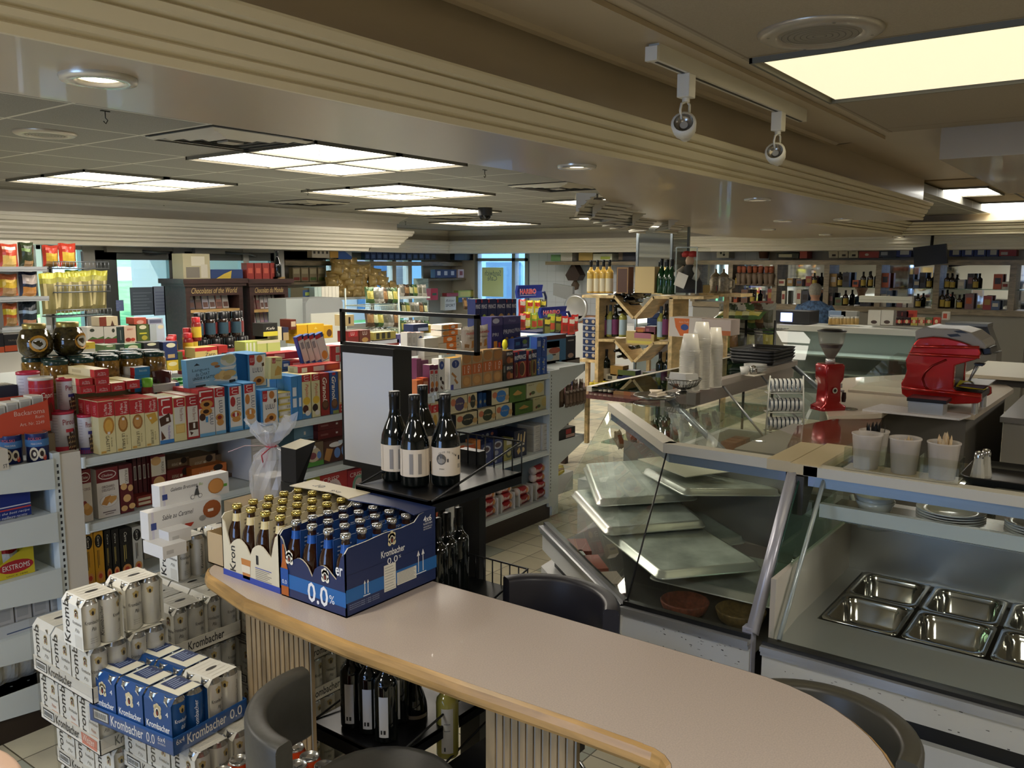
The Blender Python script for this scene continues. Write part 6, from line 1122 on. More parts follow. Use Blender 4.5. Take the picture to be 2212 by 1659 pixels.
# biscuit cartons on the loose four-packs
def lying(u0,u1,v0,v1,y,d,spec,lb,body='c9c8c6',**k):
 z=PY((u0+u1)/2,v1,y).z;return goods('biscuit_carton',u0,u1,v0,y,z,d,body,spec,label=lb,**k)
CYC=[('r',.04,.0,.07,1,'b9b6c4'),('r',.03,.35,.1,.6,'2f3f7a'),('e',.8,.47,.12,.36,'a8713a'),('e',.8,.47,.105,.32,'bd8448'),('e',.45,.2,.03,.1,'3a3a3a'),('e',.56,.2,.03,.1,'3a3a3a'),('e',.45,.2,.024,.08,'c9c8c6'),('e',.56,.2,.024,.08,'c9c8c6'),('p',[(.47,.25),(.5,.55),(.53,.6),(.55,.25)],'3a3a3a'),('e',.52,.64,.015,.05,'3a3a3a')]
lying(346,497,1035,1082,2.72,.05,[('t','Galette Bretonne',.15,.66,.38,.16,'2a2a33',.3),('t','Bio',.55,.66,.06,.13,'8aa04a',.3),('r',.9,.35,.97,.48,'5f9a3a')]+CYC,'white carton with a golden round biscuit, top of the pile on the beer packs');lying(322,482,1090,1148,2.68,.05,[('t','Sable au Caramel',.18,.62,.42,.18,'2a2a33',.3)]+CYC[:2]+[('e',.86,.6,.13,.34,'8f4f28'),('r',.8,.52,.88,.62,'d8d2ca'),('p',[(.4,.1),(.48,.3),(.6,.28),(.56,.15)],'a83a2c'),('r',.3,.15,.33,.3,'6a6a70'),('e',.72,.35,.05,.1,'8f8d88')],'white carton with a caramel round biscuit, tilted below the top one')
lying(365,415,1144,1173,2.62,.12,[('r',.15,.3,.45,.6,'a9a8a6')],'small white carton end with a round biscuit on top, below the caramel carton');lying(352,405,1175,1202,2.58,.12,[('r',.15,.3,.45,.6,'a9a8a6')],'small white carton end resting on the white beer pack')
# ================================================================ GLASS CASES, SERVING SIDE
ALU=mat('b9bcc0',.28,.75);ALW=mat('c9c4b4',.35);STEEL=mat('c2c3c2',.3,.7);WPAN=mat('c9cbc9',.3);GLS=pane('f7fcf9');GRNE=mat('24453a',.2)
def blk(name,u0,v0,u1,v1,ax,val,d,body,spec=(),label='',cat='box',group=None,**k):
 um=(u0+u1)/2
 if ax=='y':a,b,c,t_=PY(u0,v1,val),PY(u1,v1,val),PY(um,v1,val),PY(um,v0,val);w=b.x-a.x;loc=((a.x+b.x)/2,val+d/2,c.z);rz=0
 else:a,b,c,t_=PX(u0,v1,val),PX(u1,v1,val),PX(um,v1,val),PX(um,v0,val);w=a.y-b.y;loc=(val+d/2,(a.y+b.y)/2,c.z);rz=-PI/2
 P_=carton(name,abs(w),t_.z-c.z,d,body,spec,k.get('left',()),(),k.get('topc'),k.get('leftc'),cat,k.get('rough',.4));o=P_(loc,rz,label,group);return o
def slabpoly(m,pts,z0,z1,mt,**k):return m.prism(pts,z0,z1,mt,**k)
def glass(parent,pts,name='glass_pane',mt=None):m=MB().poly(pts,mt or GLS);return m.build(name,parent)
# ---- right-hand case with steel pans
t=thing('deli_case',(2.95,1.05,0),'refrigerated glass deli case at the right with empty steel pans','display case');o_=Vector((2.95,1.05,0))
def L(*p):return tuple(Vector(p)-o_)
def lb(m,x0,x1,y0,y1,z0,z1,mt,**k):return m.box(x0-2.95,x1-2.95,y0-1.05,y1-1.05,z0,z1,mt,**k)
def scuff(m,x,y0,y1,z0,z1,n,seed):
 r=random.Random(seed)
 for i in range(n):
  y,z=r.uniform(y0,y1),z1-(z1-z0)*r.random()**1.6;w,h=r.uniform(.003,.012),r.uniform(.0008,.003);m.quad((x,y,z),(x,y-w,z+h*r.uniform(-1,1)),(x,y-w,z+h),(x,y,z+h),mat('3c3a37',.7))
YE=-1.4
m=MB();lb(m,3.02,4.2,YE,1.05,0,.12,BLK);lb(m,3.0,4.2,YE,1.05,.12,.40,WPAN);lb(m,3.03,4.2,YE,1.05,.40,.49,BLK);lb(m,2.955,2.985,YE,1.05,.49,.585,WPAN);scuff(m,.0035,-.05,-.9,.49,.58,40,3);m.build('base_panel',t)
m=MB();lb(m,2.935,2.975,YE,1.05,.585,.60,ALU);lb(m,2.925,2.975,YE,1.05,.603,.622,ALU);lb(m,2.945,2.99,YE,1.05,.622,.636,BLK);m.build('bottom_rail',t)
fr=[L(2.97,1.03,.636),L(2.97,YE,.636),L(3.43,YE,1.165),L(3.43,1.03,1.165)];glass(t,fr)
glass(t,[L(2.99,1.035,.65),L(3.95,1.035,.65),L(3.95,1.035,1.16),L(3.45,1.035,1.16)],'side_glass',pane('d3e6db'))
MB().tube([L(2.985,1.0,.64),L(3.44,1.0,1.16)],.009,mat('c9cdd2',.3,.5),6).build('glass_trim',t)
m=MB();lb(m,3.405,3.47,YE,1.075,1.165,1.205,ALW);lb(m,3.425,3.46,YE,1.06,1.12,1.165,mat('9aa6b8',.3,.5));lb(m,3.405,3.9,1.02,1.13,1.166,1.209,mat('c4b490',.4));m.build('top_frame',t)
MB().poly([L(3.47,1.02,1.197),L(3.47,YE,1.197),L(3.9,YE,1.197),L(3.9,1.02,1.197)],pane('e9f1e9')).build('glass_top',t)
m=MB();m.poly([L(3.02,1.03,.60),L(3.02,YE,.60),L(3.27,YE,.625),L(3.27,1.03,.625)],STEEL);lb(m,3.27,3.30,YE,1.03,.60,.625,STEEL);lb(m,3.98,4.02,YE,1.03,.6,.83,STEEL);m.poly([L(3.98,1.03,.84),L(3.98,YE,.84),L(3.9,YE,.9),L(3.9,1.03,.9)],STEEL);lb(m,3.88,3.96,YE,1.03,.86,.91,STEEL)
lb(m,3.30,3.98,.96,1.03,.60,.624,STEEL);lb(m,3.955,3.98,YE,.96,.60,.624,STEEL);lb(m,3.27,3.98,YE,-.9,.6,.624,STEEL);m.build('steel_well',t)
m=MB();lb(m,3.0,4.0,1.025,1.045,.50,.86,mat('b9b2a8',.45));lb(m,4.02,4.2,YE,1.05,.12,.9,mat('a9aaa8',.3,.4));m.build('end_wall',t)
m=MB();lb(m,3.46,3.49,YE,1.02,.99,1.045,mat('c6cbca',.35));lb(m,3.47,3.78,YE,1.02,.985,.995,mat('7f807e',.2,.8));m.build('upper_shelf',t)
MB().tube([L(3.75,.98,1.09),L(3.7,.9,1.04),L(3.68,.86,1.02)],.012,mat('c9ccc8',.4),8).tube([L(3.85,1.0,1.0),L(3.87,.96,.86),L(3.9,.9,.85),L(3.95,.8,.86)],.011,mat('b9bcb8',.4),8).build('cable',t)
pan=thing('steel_pan',(0,0,0),None,'pan')
def rrect(w,h,r,n=4,z=0):return[(cx+r*math.cos(math.radians(a0+90*i/n)),cy+r*math.sin(math.radians(a0+90*i/n)),z)for cx,cy,a0 in((w/2-r,h/2-r,0),(-w/2+r,h/2-r,90),(-w/2+r,-h/2+r,180),(w/2-r,-h/2+r,270))for i in range(n+1)]
def loft(m,rings,mt,cap=True,smooth=True):
 n=len(rings[0]);m.add([p for r in rings for p in r],[(j*n+i,j*n+(i+1)%n,(j+1)*n+(i+1)%n,(j+1)*n+i)for j in range(len(rings)-1)for i in range(n)],mt,smooth)
 if cap:m.add(rings[-1],[tuple(range(n))],mt)
 return m
PW,PD=.318,.28
SP=mat('b0aca4',.12,.95)
loft(MB(),[rrect(PW,PD,.02,z=0),rrect(PW,PD,.02,z=.006),rrect(PW-.03,PD-.03,.045,z=.006),rrect(PW-.04,PD-.04,.045,z=-.004),rrect(PW-.045,PD-.045,.045,z=-.02),rrect(PW-.055,PD-.055,.045,z=-.024),rrect(PW-.06,PD-.06,.045,z=-.085),rrect(PW-.09,PD-.09,.035,z=-.098)],SP).build('pan_body',pan);PAN=Proto(pan)
for j,yc in enumerate((.81,.515,.22,-.075,-.37)):
 for i,xc in enumerate((3.475,3.80)):PAN((xc,yc,.622),0,'empty rectangular steel pan in the deli case, '+('front','back')[i]+' row, '+('nearest the end wall','second from the end wall','third from the end wall','fourth from the end wall','fifth from the end wall')[j])
 # unseen glowing panel, added for the blue street glow in the lower glass
m=MB().box(-2.9,-2.88,1.2,3.2,.2,2.2,emis('7fb2ff',2.0));struct(m,'street_glow_panel')
area(-2.8,2.2,1.2,1.9,1.9,14,(.62,.78,1),(0,math.radians(-90),0))  # blue lamp added beside the glowing panel, out of view
# plates and bowls on the inner shelf
def stackplates(x,y,z,r,n,lab):
 t=thing('plate_stack',(x,y,z),lab,'plates')
 for k in range(n):MB().lathe([(.001,.006),(r*.6,.006),(r*.66,.012),(r,.022),(r*1.0,.026),(r*.64,.016),(r*.58,.010),(.001,.010)],mat('c9cac8',.15),c=(0,0,k*.010),seg=30).build('plate',t)
stackplates(3.65,.57,.995,.125,5,'stack of large white plates under the deli case top, left one');stackplates(3.65,.26,.995,.125,5,'stack of large white plates at the right frame edge')
t=thing('bowl_stack',(3.62,.845,.995),'two nested white bowls at the left end of the inner shelf','bowls')
for k in range(2):MB().lathe([(.001,0),(.035,0),(.06,.02),(.078,.06),(.074,.06),(.055,.024),(.001,.01)],mat('c6c9c6',.15),c=(0,0,k*.02),seg=26).build('bowl',t)
# utensil cups in an acrylic holder, shaker and tray on top
CUPM=mat('cfc6bb',.35,alpha=.45)
t=thing('cup_holder',(3.49,.72,1.206),'clear acrylic holder with three pockets for utensil cups on the deli case','holder');AC=pane('eef2ee')
m=MB().box(-.05,.06,-.20,.21,0,.006,mat('b8a98c',.4));m.build('base',t);m=MB()
for y in(-.20,-.065,.075,.21):m.quad((-.05,y,0),(.06,y,0),(.06,y,.09),(-.05,y,.09),AC)
m.quad((-.05,-.2,0),(-.05,.21,0),(-.05,.21,.09),(-.05,-.2,.09),AC).quad((.06,-.2,0),(.06,.21,0),(.06,.21,.09),(.06,-.2,.09),AC);m.build('acrylic_panels',t)
def ucup(y,lab,kind,x=3.495,z=1.213):
 t=thing('utensil_cup',(x,y,z),lab,'cup');MB().lathe([(.045,0),(.056,.13),(.059,.132),(.059,.138),(.056,.138),(.053,.13),(.043,.004),(.001,.004)],CUPM,seg=22).build('plastic_cup',t);r=random.Random(int(y*99));w=mat('c9ae84',.6)if kind!='b' else BLK
 n=16 if kind!='s' else 9
 for k in range(n):
  a,q=r.uniform(0,6.28),r.uniform(0,.03);b=(q*math.cos(a),q*math.sin(a),.01);h={'k':.165,'f':.13,'s':.12,'b':.165}[kind]+r.uniform(-.012,.012);tp=(b[0]*1.45,b[1]*1.45,h);d=Vector((math.cos(a+1.5),math.sin(a+1.5),0))*.006
  m=MB();m.add([tuple(Vector(b)-d*.7),tuple(Vector(b)+d*.7),tuple(Vector(tp)+d-Vector((0,0,.02))),tuple(Vector(tp)+d*.1),tuple(Vector(tp)-d-Vector((0,0,.02)))],[(0,1,2,3,4)],w);m.add([tuple(Vector(p)+Vector((.0015,.001,0)))for p in(Vector(b)-d*.7,Vector(b)+d*.7,Vector(tp)+d-Vector((0,0,.02)),Vector(tp),Vector(tp)-d-Vector((0,0,.02)))],[(4,3,2,1,0)],w);m.build('utensil',t)
ucup(.86,'translucent cup of wooden spoons, left pocket of the holder','s');ucup(.72,'translucent cup of wooden forks, middle pocket of the holder','f');ucup(.585,'translucent cup crowded with wooden knives, right pocket of the holder','k');ucup(.865,'translucent cup of black plastic cutlery behind the wooden spoons','b',3.62,1.205)
t=thing('serving_tray',(3.66,.28,1.203),'black plastic tray with raised rim on top of the deli case','tray');loft(MB(),[rrect(.36,.5,.05,z=.028),rrect(.35,.49,.05,z=.03),rrect(.32,.46,.04,z=.006),rrect(.30,.44,.04,z=.004)],BLK).build('tray_body',t);loft(MB(),[rrect(.36,.5,.05,z=.028),rrect(.32,.46,.04,z=0)],BLK).build('underside',t)
def shaker(x,y,lab):
 t=thing('salt_shaker',(x,y,1.209),lab,'shaker');m=MB().lathe([(.001,.005),(.024,.0),(.026,.01),(.018,.06),(.015,.085)],mat('b9b5a6',.08,alpha=.75),seg=10,smooth=False);m.build('glass_body',t);MB().lathe([(.016,.083),(.017,.095),(.012,.108),(.001,.112)],mat('b9babb',.15,.95),seg=14).build('metal_cap',t)
shaker(3.56,.475,'fluted glass shaker with dome cap on the black tray, nearer one');shaker(3.62,.46,'fluted glass shaker with dome cap on the black tray, behind')
# ---- corner case with baking trays
t=thing('pastry_case',(2.95,1.05,0),'angular glass corner case with stacked aluminium baking trays inside','display case')
PB=[(2.96,1.10),(4.35,1.10),(4.35,2.60),(3.64,2.52),(2.96,1.64)];PBi=[(3.02,1.12),(4.33,1.12),(4.33,2.58),(3.68,2.46),(3.02,1.60)]
def sh(p):return[(x-2.95,y-1.05)for x,y in p]
m=MB();m.prism(sh(PBi),0,.12,BLK).prism(sh(PB),.12,.40,WPAN).prism(sh(PBi),.40,.49,BLK);scuff(m,.0095,.5,.08,.49,.58,40,8);m.build('base_panel',t)
def rim(pts,w,z0,z1,mt,name):
 m=MB();P=[Vector(p)for p in pts]
 for a,b in zip(P,P[1:]):d=(b-a).normalized();n=Vector((-d.y,d.x));m.prism([tuple(q)for q in(a-n*0,b-n*0,b+n*w,a+n*w)],z0,z1,mt)
 return m.build(name,t)
rim(sh([(3.65,2.52),(2.96,1.64),(2.96,1.10)]),.03,.49,.586,WPAN,'front_panel');rim(sh([(3.64,2.53),(2.945,1.645),(2.945,1.10)]),.05,.585,.60,ALU,'bottom_rail');rim(sh([(3.64,2.54),(2.935,1.65),(2.935,1.10)]),.05,.603,.622,ALU,'bottom_rail');rim(sh([(3.66,2.52),(2.96,1.64),(2.96,1.10)]),.03,.622,.640,BLK,'bottom_rail')
glass(t,[L(2.975,1.12,.64),L(2.975,1.62,.64),L(3.44,1.69,1.165),L(3.43,1.18,1.165)]);glass(t,[L(2.99,1.64,.64),L(3.65,2.49,.64),L(4.24,2.47,1.165),L(3.44,1.71,1.165)]);glass(t,[L(3.65,2.50,.64),L(4.3,2.5,.64),L(4.3,2.5,1.165),L(4.24,2.48,1.165)])
MB().tube([L(2.98,1.63,.64),L(3.44,1.70,1.165)],.004,BLK,6).build('glass_joint',t)
rim(sh([(4.28,2.50),(3.445,1.72),(3.43,1.14)]),.065,1.165,1.208,ALW,'top_frame');rim(sh([(4.25,2.46),(3.465,1.70),(3.45,1.16)]),.04,1.12,1.166,mat('8c97a8',.3,.5),'light_rail');MB().box(3.43-2.95,3.86-2.95,.085,.185,1.164,1.2085,mat('c4b490',.4)).build('end_cap',t)
MB().poly([L(3.49,1.23,1.2),L(3.95,1.25,1.2),L(4.2,1.5,1.2),L(4.55,2.05,1.2),L(4.62,2.45,1.2),L(4.33,2.46,1.2),L(3.5,1.68,1.2)][::1],pane('ecf3ec')).build('glass_top',t)
m=MB();m.box(0.02,.06,.045,.085,.12,.66,mat('a8a9b8',.35,.3));m.tube([L(2.98,1.10,.64),L(3.42,1.12,1.16)],.026,mat('b4b4be',.35,.4),4);m.build('corner_post',t)
for q in(1.09,1.125):MB().poly([L(3.06,q,.70),L(3.9,q,.70),L(3.9,q,1.15),L(3.42,q,1.15)],pane('cfe2d8')).tube([L(3.05,q,.70),L(3.41,q,1.15)],.0035,GRNE,5).build('side_glass',t)
m=MB();m.poly([L(3.0,1.12,.52),L(3.0,1.6,.52),L(3.66,2.46,.52),L(4.33,2.46,.52),L(4.33,1.12,.52)][::-1],mat('3a3733',.5));m.poly([L(3.95,1.13,.62),L(4.3,2.4,.62),L(4.3,2.4,1.0),L(3.95,1.13,1.0)],mat('a09e99',.25,.4));m.build('inner_floor',t)
# sheet pans
SHT=mat('a9b1a9',.4,.15,noise=.38,scale=7);SHE=mat('b9bcb4',.3,.5)
sp=thing('baking_tray',(0,0,0),None,'baking tray');W_,H_=.50,.62
loft(MB(),[rrect(W_-.05,H_-.05,.015,z=.03),rrect(W_-.02,H_-.02,.03,z=.026),rrect(W_-.006,H_-.006,.04,z=.004),rrect(W_+.01,H_+.01,.04,z=.004),rrect(W_+.01,H_+.01,.04,z=-.002)],SHE,False).build('rim',sp)
MB().poly(rrect(W_-.05,H_-.05,.015,z=.0302),SHT).build('tray_bottom',sp);TR=Proto(sp)
for(x,y,z,rz,rx,ry,lb)in((3.72,1.42,.60,.02,.0,.0,'aluminium baking tray lying upside down at the bottom of the pile, near the front glass'),(3.92,1.90,.66,-.62,.04,-.03,'aluminium baking tray at the right of the pile, partly under the large one'),(3.50,1.66,.705,-.63,.02,.02,'large aluminium baking tray in the middle of the pile, its corner at the front glass'),(3.75,2.02,.775,-.72,.05,-.02,'aluminium baking tray in the left of the pile, one layer up'),(3.95,2.12,.86,-.9,.08,-.06,'small-looking baking tray near the top of the pile at the back left'),(4.02,1.75,.90,-.75,-.06,.05,'topmost baking tray leaning at the back of the case')):
 TR((x-(.12 if z<.61 else 0),y,z),0,lb,None,rot=(rx,ry,rz))
for k,(x,y,c,lb)in enumerate(((3.25,1.50,'6a3524','dark wicker basket under the baking trays, left'),(3.30,1.27,'5c4a26','olive wicker basket under the baking trays, right'))):t2=thing('bread_basket',(x,y,.522),lb,'basket');MB().lathe([(.06,0),(.09,.02),(.105,.06),(.1,.065),(.08,.025),(.001,.01)],mat(c,.6,noise=.4,scale=50),seg=20).build('basket_body',t2)
for k,(x,y,w,d,c,rz)in enumerate(((3.62,2.28,.2,.12,'7a2a22',.7),(3.45,2.08,.2,.1,'8a3a2a',.8),(3.32,1.9,.16,.09,'a89a8c',.8),(3.5,2.22,.1,.1,'9aa09c',.8))):tag(MB().box(-w/2,w/2,-d/2,d/2,0,.05,mat(c,.4)).build('packed_bread',None,(x,y,.523),rz),'small packed goods by the slanting side glass, '+('dark red farthest','rust red','pale box nearest','clear tray')[k],'package')
tag(MB().box(0,.3,0,.42,0,.004,mat('d9d6c4')).build('reflection_sheet',None,(3.75,1.75,.985),-.5),'white sheet over the uppermost trays, standing in for a ceiling lamp reflection','reflection')  # pale sheet paints the ceiling lamp's reflection in the case glass
# ---- far straight case, seen from the staff side
t=thing('counter_case',(4.62,2.45,0),'straight glass counter case farther back, cup towers and trays on its top','display case');o2=Vector((4.62,2.45,0))
def K(*p):return tuple(Vector(p)-o2)
X0,X1=4.87,7.30
m=MB().box(X0-4.62,X1-4.62,.05,.62,0,.55,WPAN).box(X0-4.62,X1-4.62,-.1,.05,.45,.55,STEEL);m.build('base_panel',t)
m=MB().box(X0-4.62,X1-4.62,-.05,.02,1.16,1.205,mat('a9a39c',.3,.3)).box(X0-4.62,X1-4.62,-.02,.01,1.06,1.16,mat('9c958e',.35,.2)).box(X0-4.62,X1-4.62,.52,.56,1.165,1.2,ALW);m.build('top_frame',t)
MB().box(X0-4.62,X1-4.62,.02,.52,1.19,1.2,pane('6f8a7c',mixf=.25)).build('glass_top',t)
for x,e in((4.92,1),(X1-.05,1),(5.75,0),(6.5,0)):m=MB().tube([K(x,2.43,1.17),K(x,1.85 if e else 2.0,.72)],.022 if e else.008,mat('a4adb6',.3,.5)if e else ALU,4 if e else 6);m.build('strut',t)
MB().poly([K(4.95,2.42,1.05),K(X1-.1,2.42,1.05),K(X1-.1,1.95,.72),K(4.95,1.95,.72)],pane('f0f6f2')).build('sloped_glass',t)
MB().box(X0-4.62+.1,X1-4.72,.05,.5,.80,.81,pane('d9e6df')).box(X0-4.62+.1,X1-4.72,.0,.5,.55,.56,mat('7c8582',.3,.3)).build('glass_shelf',t)
r=random.Random(4);PKT=[bag('meat_pack',.1,.12,.05,c,[(.1,.2,.9,.7,d)],'package')for c,d in(('9a8f8a','a86a5c'),('8f9a94','c9c6bc'),('a89a84','8f4a34'))]
for k in range(16):PKT[k%3]((4.85+.16*(k%8),2.55+.16*(k//8)+r.uniform(-.02,.02),.812 if k<16 else.565),0,('reddish','pale','tan')[k%3]+' clear-wrapped deli pack on the glass shelf of the counter case',('reddish','pale','tan')[k%3]+' deli packs in the counter case',rot=(-.3,0,r.uniform(-.2,.2)))
for k in range(12):PKT[(k+1)%3]((4.9+.19*(k%6),2.45+.17*(k//6),.565),0,('reddish','pale','tan')[(k+1)%3]+' clear-wrapped deli pack on the floor of the counter case',('reddish','pale','tan')[(k+1)%3]+' deli packs low in the counter case',rot=(-.4,0,r.uniform(-.3,.3)))
for k,(x,c)in enumerate(((6.05,'a8502c'),(6.15,'a8502c'),(6.25,'8a3a24'))):tag(MB().box(0,.08,0,.12,0,.12,mat(c,.4)).build('orange_pack',None,(x,2.42,.565)),'orange pack low in the counter case, '+('left','middle','right')[k],'package')
# cup towers
CT=mat('cdc9bd',.3,alpha=.8)
def tower(u,v0,v1,r,lab,z=1.206):
 p=PZ(u,v1-3,z);h=PY(u,v0,p.y).z-z;t=thing('cup_tower',(p.x,p.y,z),lab,'cups');n=max(4,int(h/.011));MB().lathe([(r*1.12,0),(r*1.12,.004),(r*1.0,.006),(r,h-.10),(r*.72,h),(.001,h)],CT,seg=20).build('cup_stack',t)
 m=MB()
 for k in range(1,n):zz=k*(h-.1)/n;m.lathe([(r*1.06,zz),(r*1.1,zz+.002),(r*1.06,zz+.004)],CT,seg=18)
 m.build('cup_rims',t)
tower(1488,722,846,.062,'tower of stacked translucent plastic cups, leftmost');tower(1512,696,842,.058,'tallest tower of stacked translucent plastic cups, middle');tower(1542,708,838,.048,'narrow tower of stacked translucent plastic cups behind, right');tag(MB().box(-.02,.06,-.002,.05,0,.27,mat('cfccc2',.5)).build('white_card',None,(PZ(1550,835,1.206).x,PZ(1550,835,1.206).y+.05,1.206)),'tall white card standing against the right cup tower','card')
p=PZ(1476,850,1.206);t=thing('wire_basket',(p.x,p.y,1.206),'round footed wire bowl holding a paper-lined stack of napkins','basket');m=MB();wm=mat('77756f',.25,.9)
for i in range(30):a=2*PI*i/30;m.tube([(.035*math.cos(a),.035*math.sin(a),.03),(.085*math.cos(a),.085*math.sin(a),.055),(.11*math.cos(a),.11*math.sin(a),.095)],.002,wm,4)
m.tube([(.11*math.cos(.3*i),.11*math.sin(.3*i),.096)for i in range(22)],.004,wm,5).lathe([(.05,0),(.045,.012),(.015,.02),(.02,.032),(.04,.034)],wm,seg=16);m.build('wires',t)
m=MB();m.add([(-.09,-.06,.07),(.08,-.07,.07),(.09,.06,.07),(-.08,.07,.07),(-.085,-.05,.135),(.07,-.06,.125),(.08,.05,.12),(-.07,.06,.14)],[(4,5,6,7),(0,1,5,4),(1,2,6,5),(2,3,7,6),(3,0,4,7)],mat('b9b8b2',.6));tag(m.build('napkin_stack',None,(p.x,p.y,1.206)),'printed grey napkins heaped in the wire bowl','napkins')
p=PZ(1418,860,1.206);t=thing('silver_platter',(p.x,p.y-.0,1.21),'oval chrome platter with crumpled napkins on the glass top','platter');m=MB().lathe([(.001,.004),(.11,.004),(.135,.016),(.14,.018),(.136,.012),(.11,0)],mat('a9aaa8',.12,.95),seg=30);m.build('platter_body',t)
m=MB().cyl((0,0,-.02),.05,.02,mat('8f908e',.3,.8));m.build('foot',t)if False else None
r=random.Random(9)
for k in range(3):mm=MB();q=[(-.06+.02*k,-.03+.02*k),(.05+.01*k,-.04),(.07,.02+.01*k),(-.04,.04)];mm.prism([(a,b)for a,b in q],.01+.01*k,.018+.01*k,mat('cfc3b0',.7));tag(mm.build('napkin',None,(p.x+.01,p.y,1.21),.3*k),'cream folded napkin on the chrome platter, '+('bottom','middle','top')[k],'napkin')
tag(MB().box(-.03,.03,-.03,.03,0,.07,mat('6f6a60',.35,.5)).build('hinge_block',None,(PZ(1497,875,1.2).x,PZ(1497,875,1.2).y,1.206)),'small grey metal hinge block at the joint of the two cases','fitting')
# trays, plates and creamers farther along
p=PZ(1668,786,1.206)
for k in range(4):t=thing('plastic_tray',(p.x+.1,p.y+.12,1.206+k*.026),'black plastic serving tray in the stack behind the saucers, '+('lowest','second','third','top')[k],'tray');loft(MB(),[rrect(.5,.34,.03,z=.0),rrect(.54,.38,.04,z=.045),rrect(.55,.39,.04,z=.045),rrect(.5,.34,.03,z=.006)],BLK).build('tray_body',t)
p=PZ(1648,806,1.212);stackplates(p.x,p.y+.06,1.21,.085,5,'stack of small white saucers beside the black trays')
p=PZ(1627,808,1.212);t=thing('milk_jug',(p.x,p.y,1.212),'small steel creamer jug on a folded napkin','jug');MB().lathe([(.001,0),(.026,0),(.03,.02),(.026,.05),(.02,.06),(.001,.066)],mat('a9a9a6',.12,.95),seg=16).tube([(-.025,0,.05),(-.045,0,.045),(-.04,0,.02),(-.028,0,.015)],.004,STEEL,5).build('jug_body',t);t=thing('milk_jug',(p.x-.045,p.y+.05,1.212),'white cup just left of the steel creamer','cup');MB().lathe([(.001,0),(.025,0),(.035,.055),(.032,.055),(.022,.006)],mat('cfcfcc',.2),seg=16).build('cup_body',t)
tag(MB().prism([(-.1,-.05),(.07,-.07),(.11,.03),(-.05,.07)],0,.005,mat('cfc8ba',.7)).build('napkin',None,(p.x,p.y,1.2065)),'folded cream napkin under the steel creamer','napkin')
# crockery rack
p=PZ(1690,930,.90);t=thing('cup_rack',(p.x,p.y,.86),'white wire rack with three rows of blue-rimmed cups','rack',rz=-.93);wm=mat('c9c9c0',.4)
for k in range(3):
 z=.04+.13*k
 MB().tube([(-.12,-.04,z),(.12,-.04,z),(.12,.04,z),(-.12,.04,z),(-.12,-.04,z)],.004,wm,5).build('wire_shelf',t)
 for i in range(8):
  m=MB();m.T=Matrix.Translation((-.1+.028*i,0,z+.05))@Matrix.Rotation(PI/2,4,'Y');m.lathe([(.045,0),(.046,.01,mat('cfd0cc',.25)),(.046,.018,mat('3f5f78',.3)),(.03,.02)],mat('cfd0cc',.25),seg=16);m.build('saucer',t)
MB().tube([(-.13,-.05,0),(-.11,-.04,.42)],.005,wm,5).tube([(.13,-.05,0),(.11,-.04,.42)],.005,wm,5).build('legs',t);tag(MB().box(-.16,.16,-.1,.1,0,.86,mat('8f7f62',.6)).build('rack_stand',None,(p.x,p.y,-.0)),'small wooden stand under the cup rack','stand')
p=PZ(1760,905,.9);tag(MB().box(-.2,.2,-.1,.1,0,.87,mat('b5c2b8',.4)).build('green_cabinet',None,(p.x-.35,p.y-.0,0)),'pale green metal box below the coffee grinder','cabinet')
# brown counter between the cases
bq=[PZ(u,v,1.0).xy for u,v in((1690,985),(1860,985),(1905,905),(1800,905),(1722,920))]
t=thing('wooden_counter',(bq[0].x,bq[0].y,0),'glossy dark red-brown counter board between the glass case and the white worktop','counter');m=MB().prism([(q.x-bq[0].x,q.y-bq[0].y)for q in bq],.96,1.0,mat('5c2f24',.12,noise=.3,scale=5,coat=.6));m.build('counter_board',t);c_=Vector((0,0));m=MB().box(.2,1.2,.0,.35,0,.96,mat('8a8680',.4));m.build('cabinet_base',t)
# ---- white worktop with the espresso machine
MB().prism([(.45,.02),(.95,.02),(.95,.085),(.45,.085)],1.0,1.16,mat('3c3a35',.5)).build('gap_shade_block',bpy.data.objects['pastry_case']);WZ=.95;wq=[PZ(u,v,WZ).xy for u,v in((1790,900),(1905,893),(1925,880),(2105,897),(2190,840),(2120,800),(1760,820))]  # dark block at the pastry case paints the shade of the open gap
c0=wq[0];t=thing('worktop_cabinet',(c0.x,c0.y,0),'white angular worktop carrying the red espresso machine, grey cabinet doors below at right','cabinet')
q=[(a.x-c0.x,a.y-c0.y)for a in wq];MB().prism(q,WZ-.035,WZ,mat('cdc0ae',.25,coat=.3)).build('worktop',t)
qi=inset(q if sum((q[i][0]*q[(i+1)%len(q)][1]-q[(i+1)%len(q)][0]*q[i][1])for i in range(len(q)))>0 else q[::-1],.06);m=MB().prism(qi,0.08,WZ-.035,mat('6f6b64',.5));m.build('carcass',t)
t=thing('kitchen_counter',(7.0,-.6,0),'long grey-topped counter with white cupboard doors running back at the right','counter');m=MB().box(.0,4.2,.55,1.42,WZ-.06,WZ-.02,mat('6f6c66',.3));m.build('worktop',t);MB().box(.03,4.2,.6,1.40,.05,WZ-.06,mat('8a867e',.5)).build('carcass',t)
for k in range(3):d=MB().box(.35+.62*k,.93+.62*k,.585,.6,.12,.82,mat('b5b0a6',.45)).build('door',t);MB().tube([(.45+.62*k,.575,.76),(.6+.62*k,.565,.76)],.008,ALU).build('handle',d)
tag(MB().box(0,1.4,0,.55,0,.03,mat('cdc6b2',.35)).build('cutting_board',None,(PZ(2120,805,1.02).x-.3,PZ(2120,805,1.02).y-.45,1.0)),'large cream board lying raised at the right edge','board');MB().box(.1,1.2,.05,.45,-.07,0,mat('4a4844')).build('board_feet',bpy.data.objects['cutting_board'])
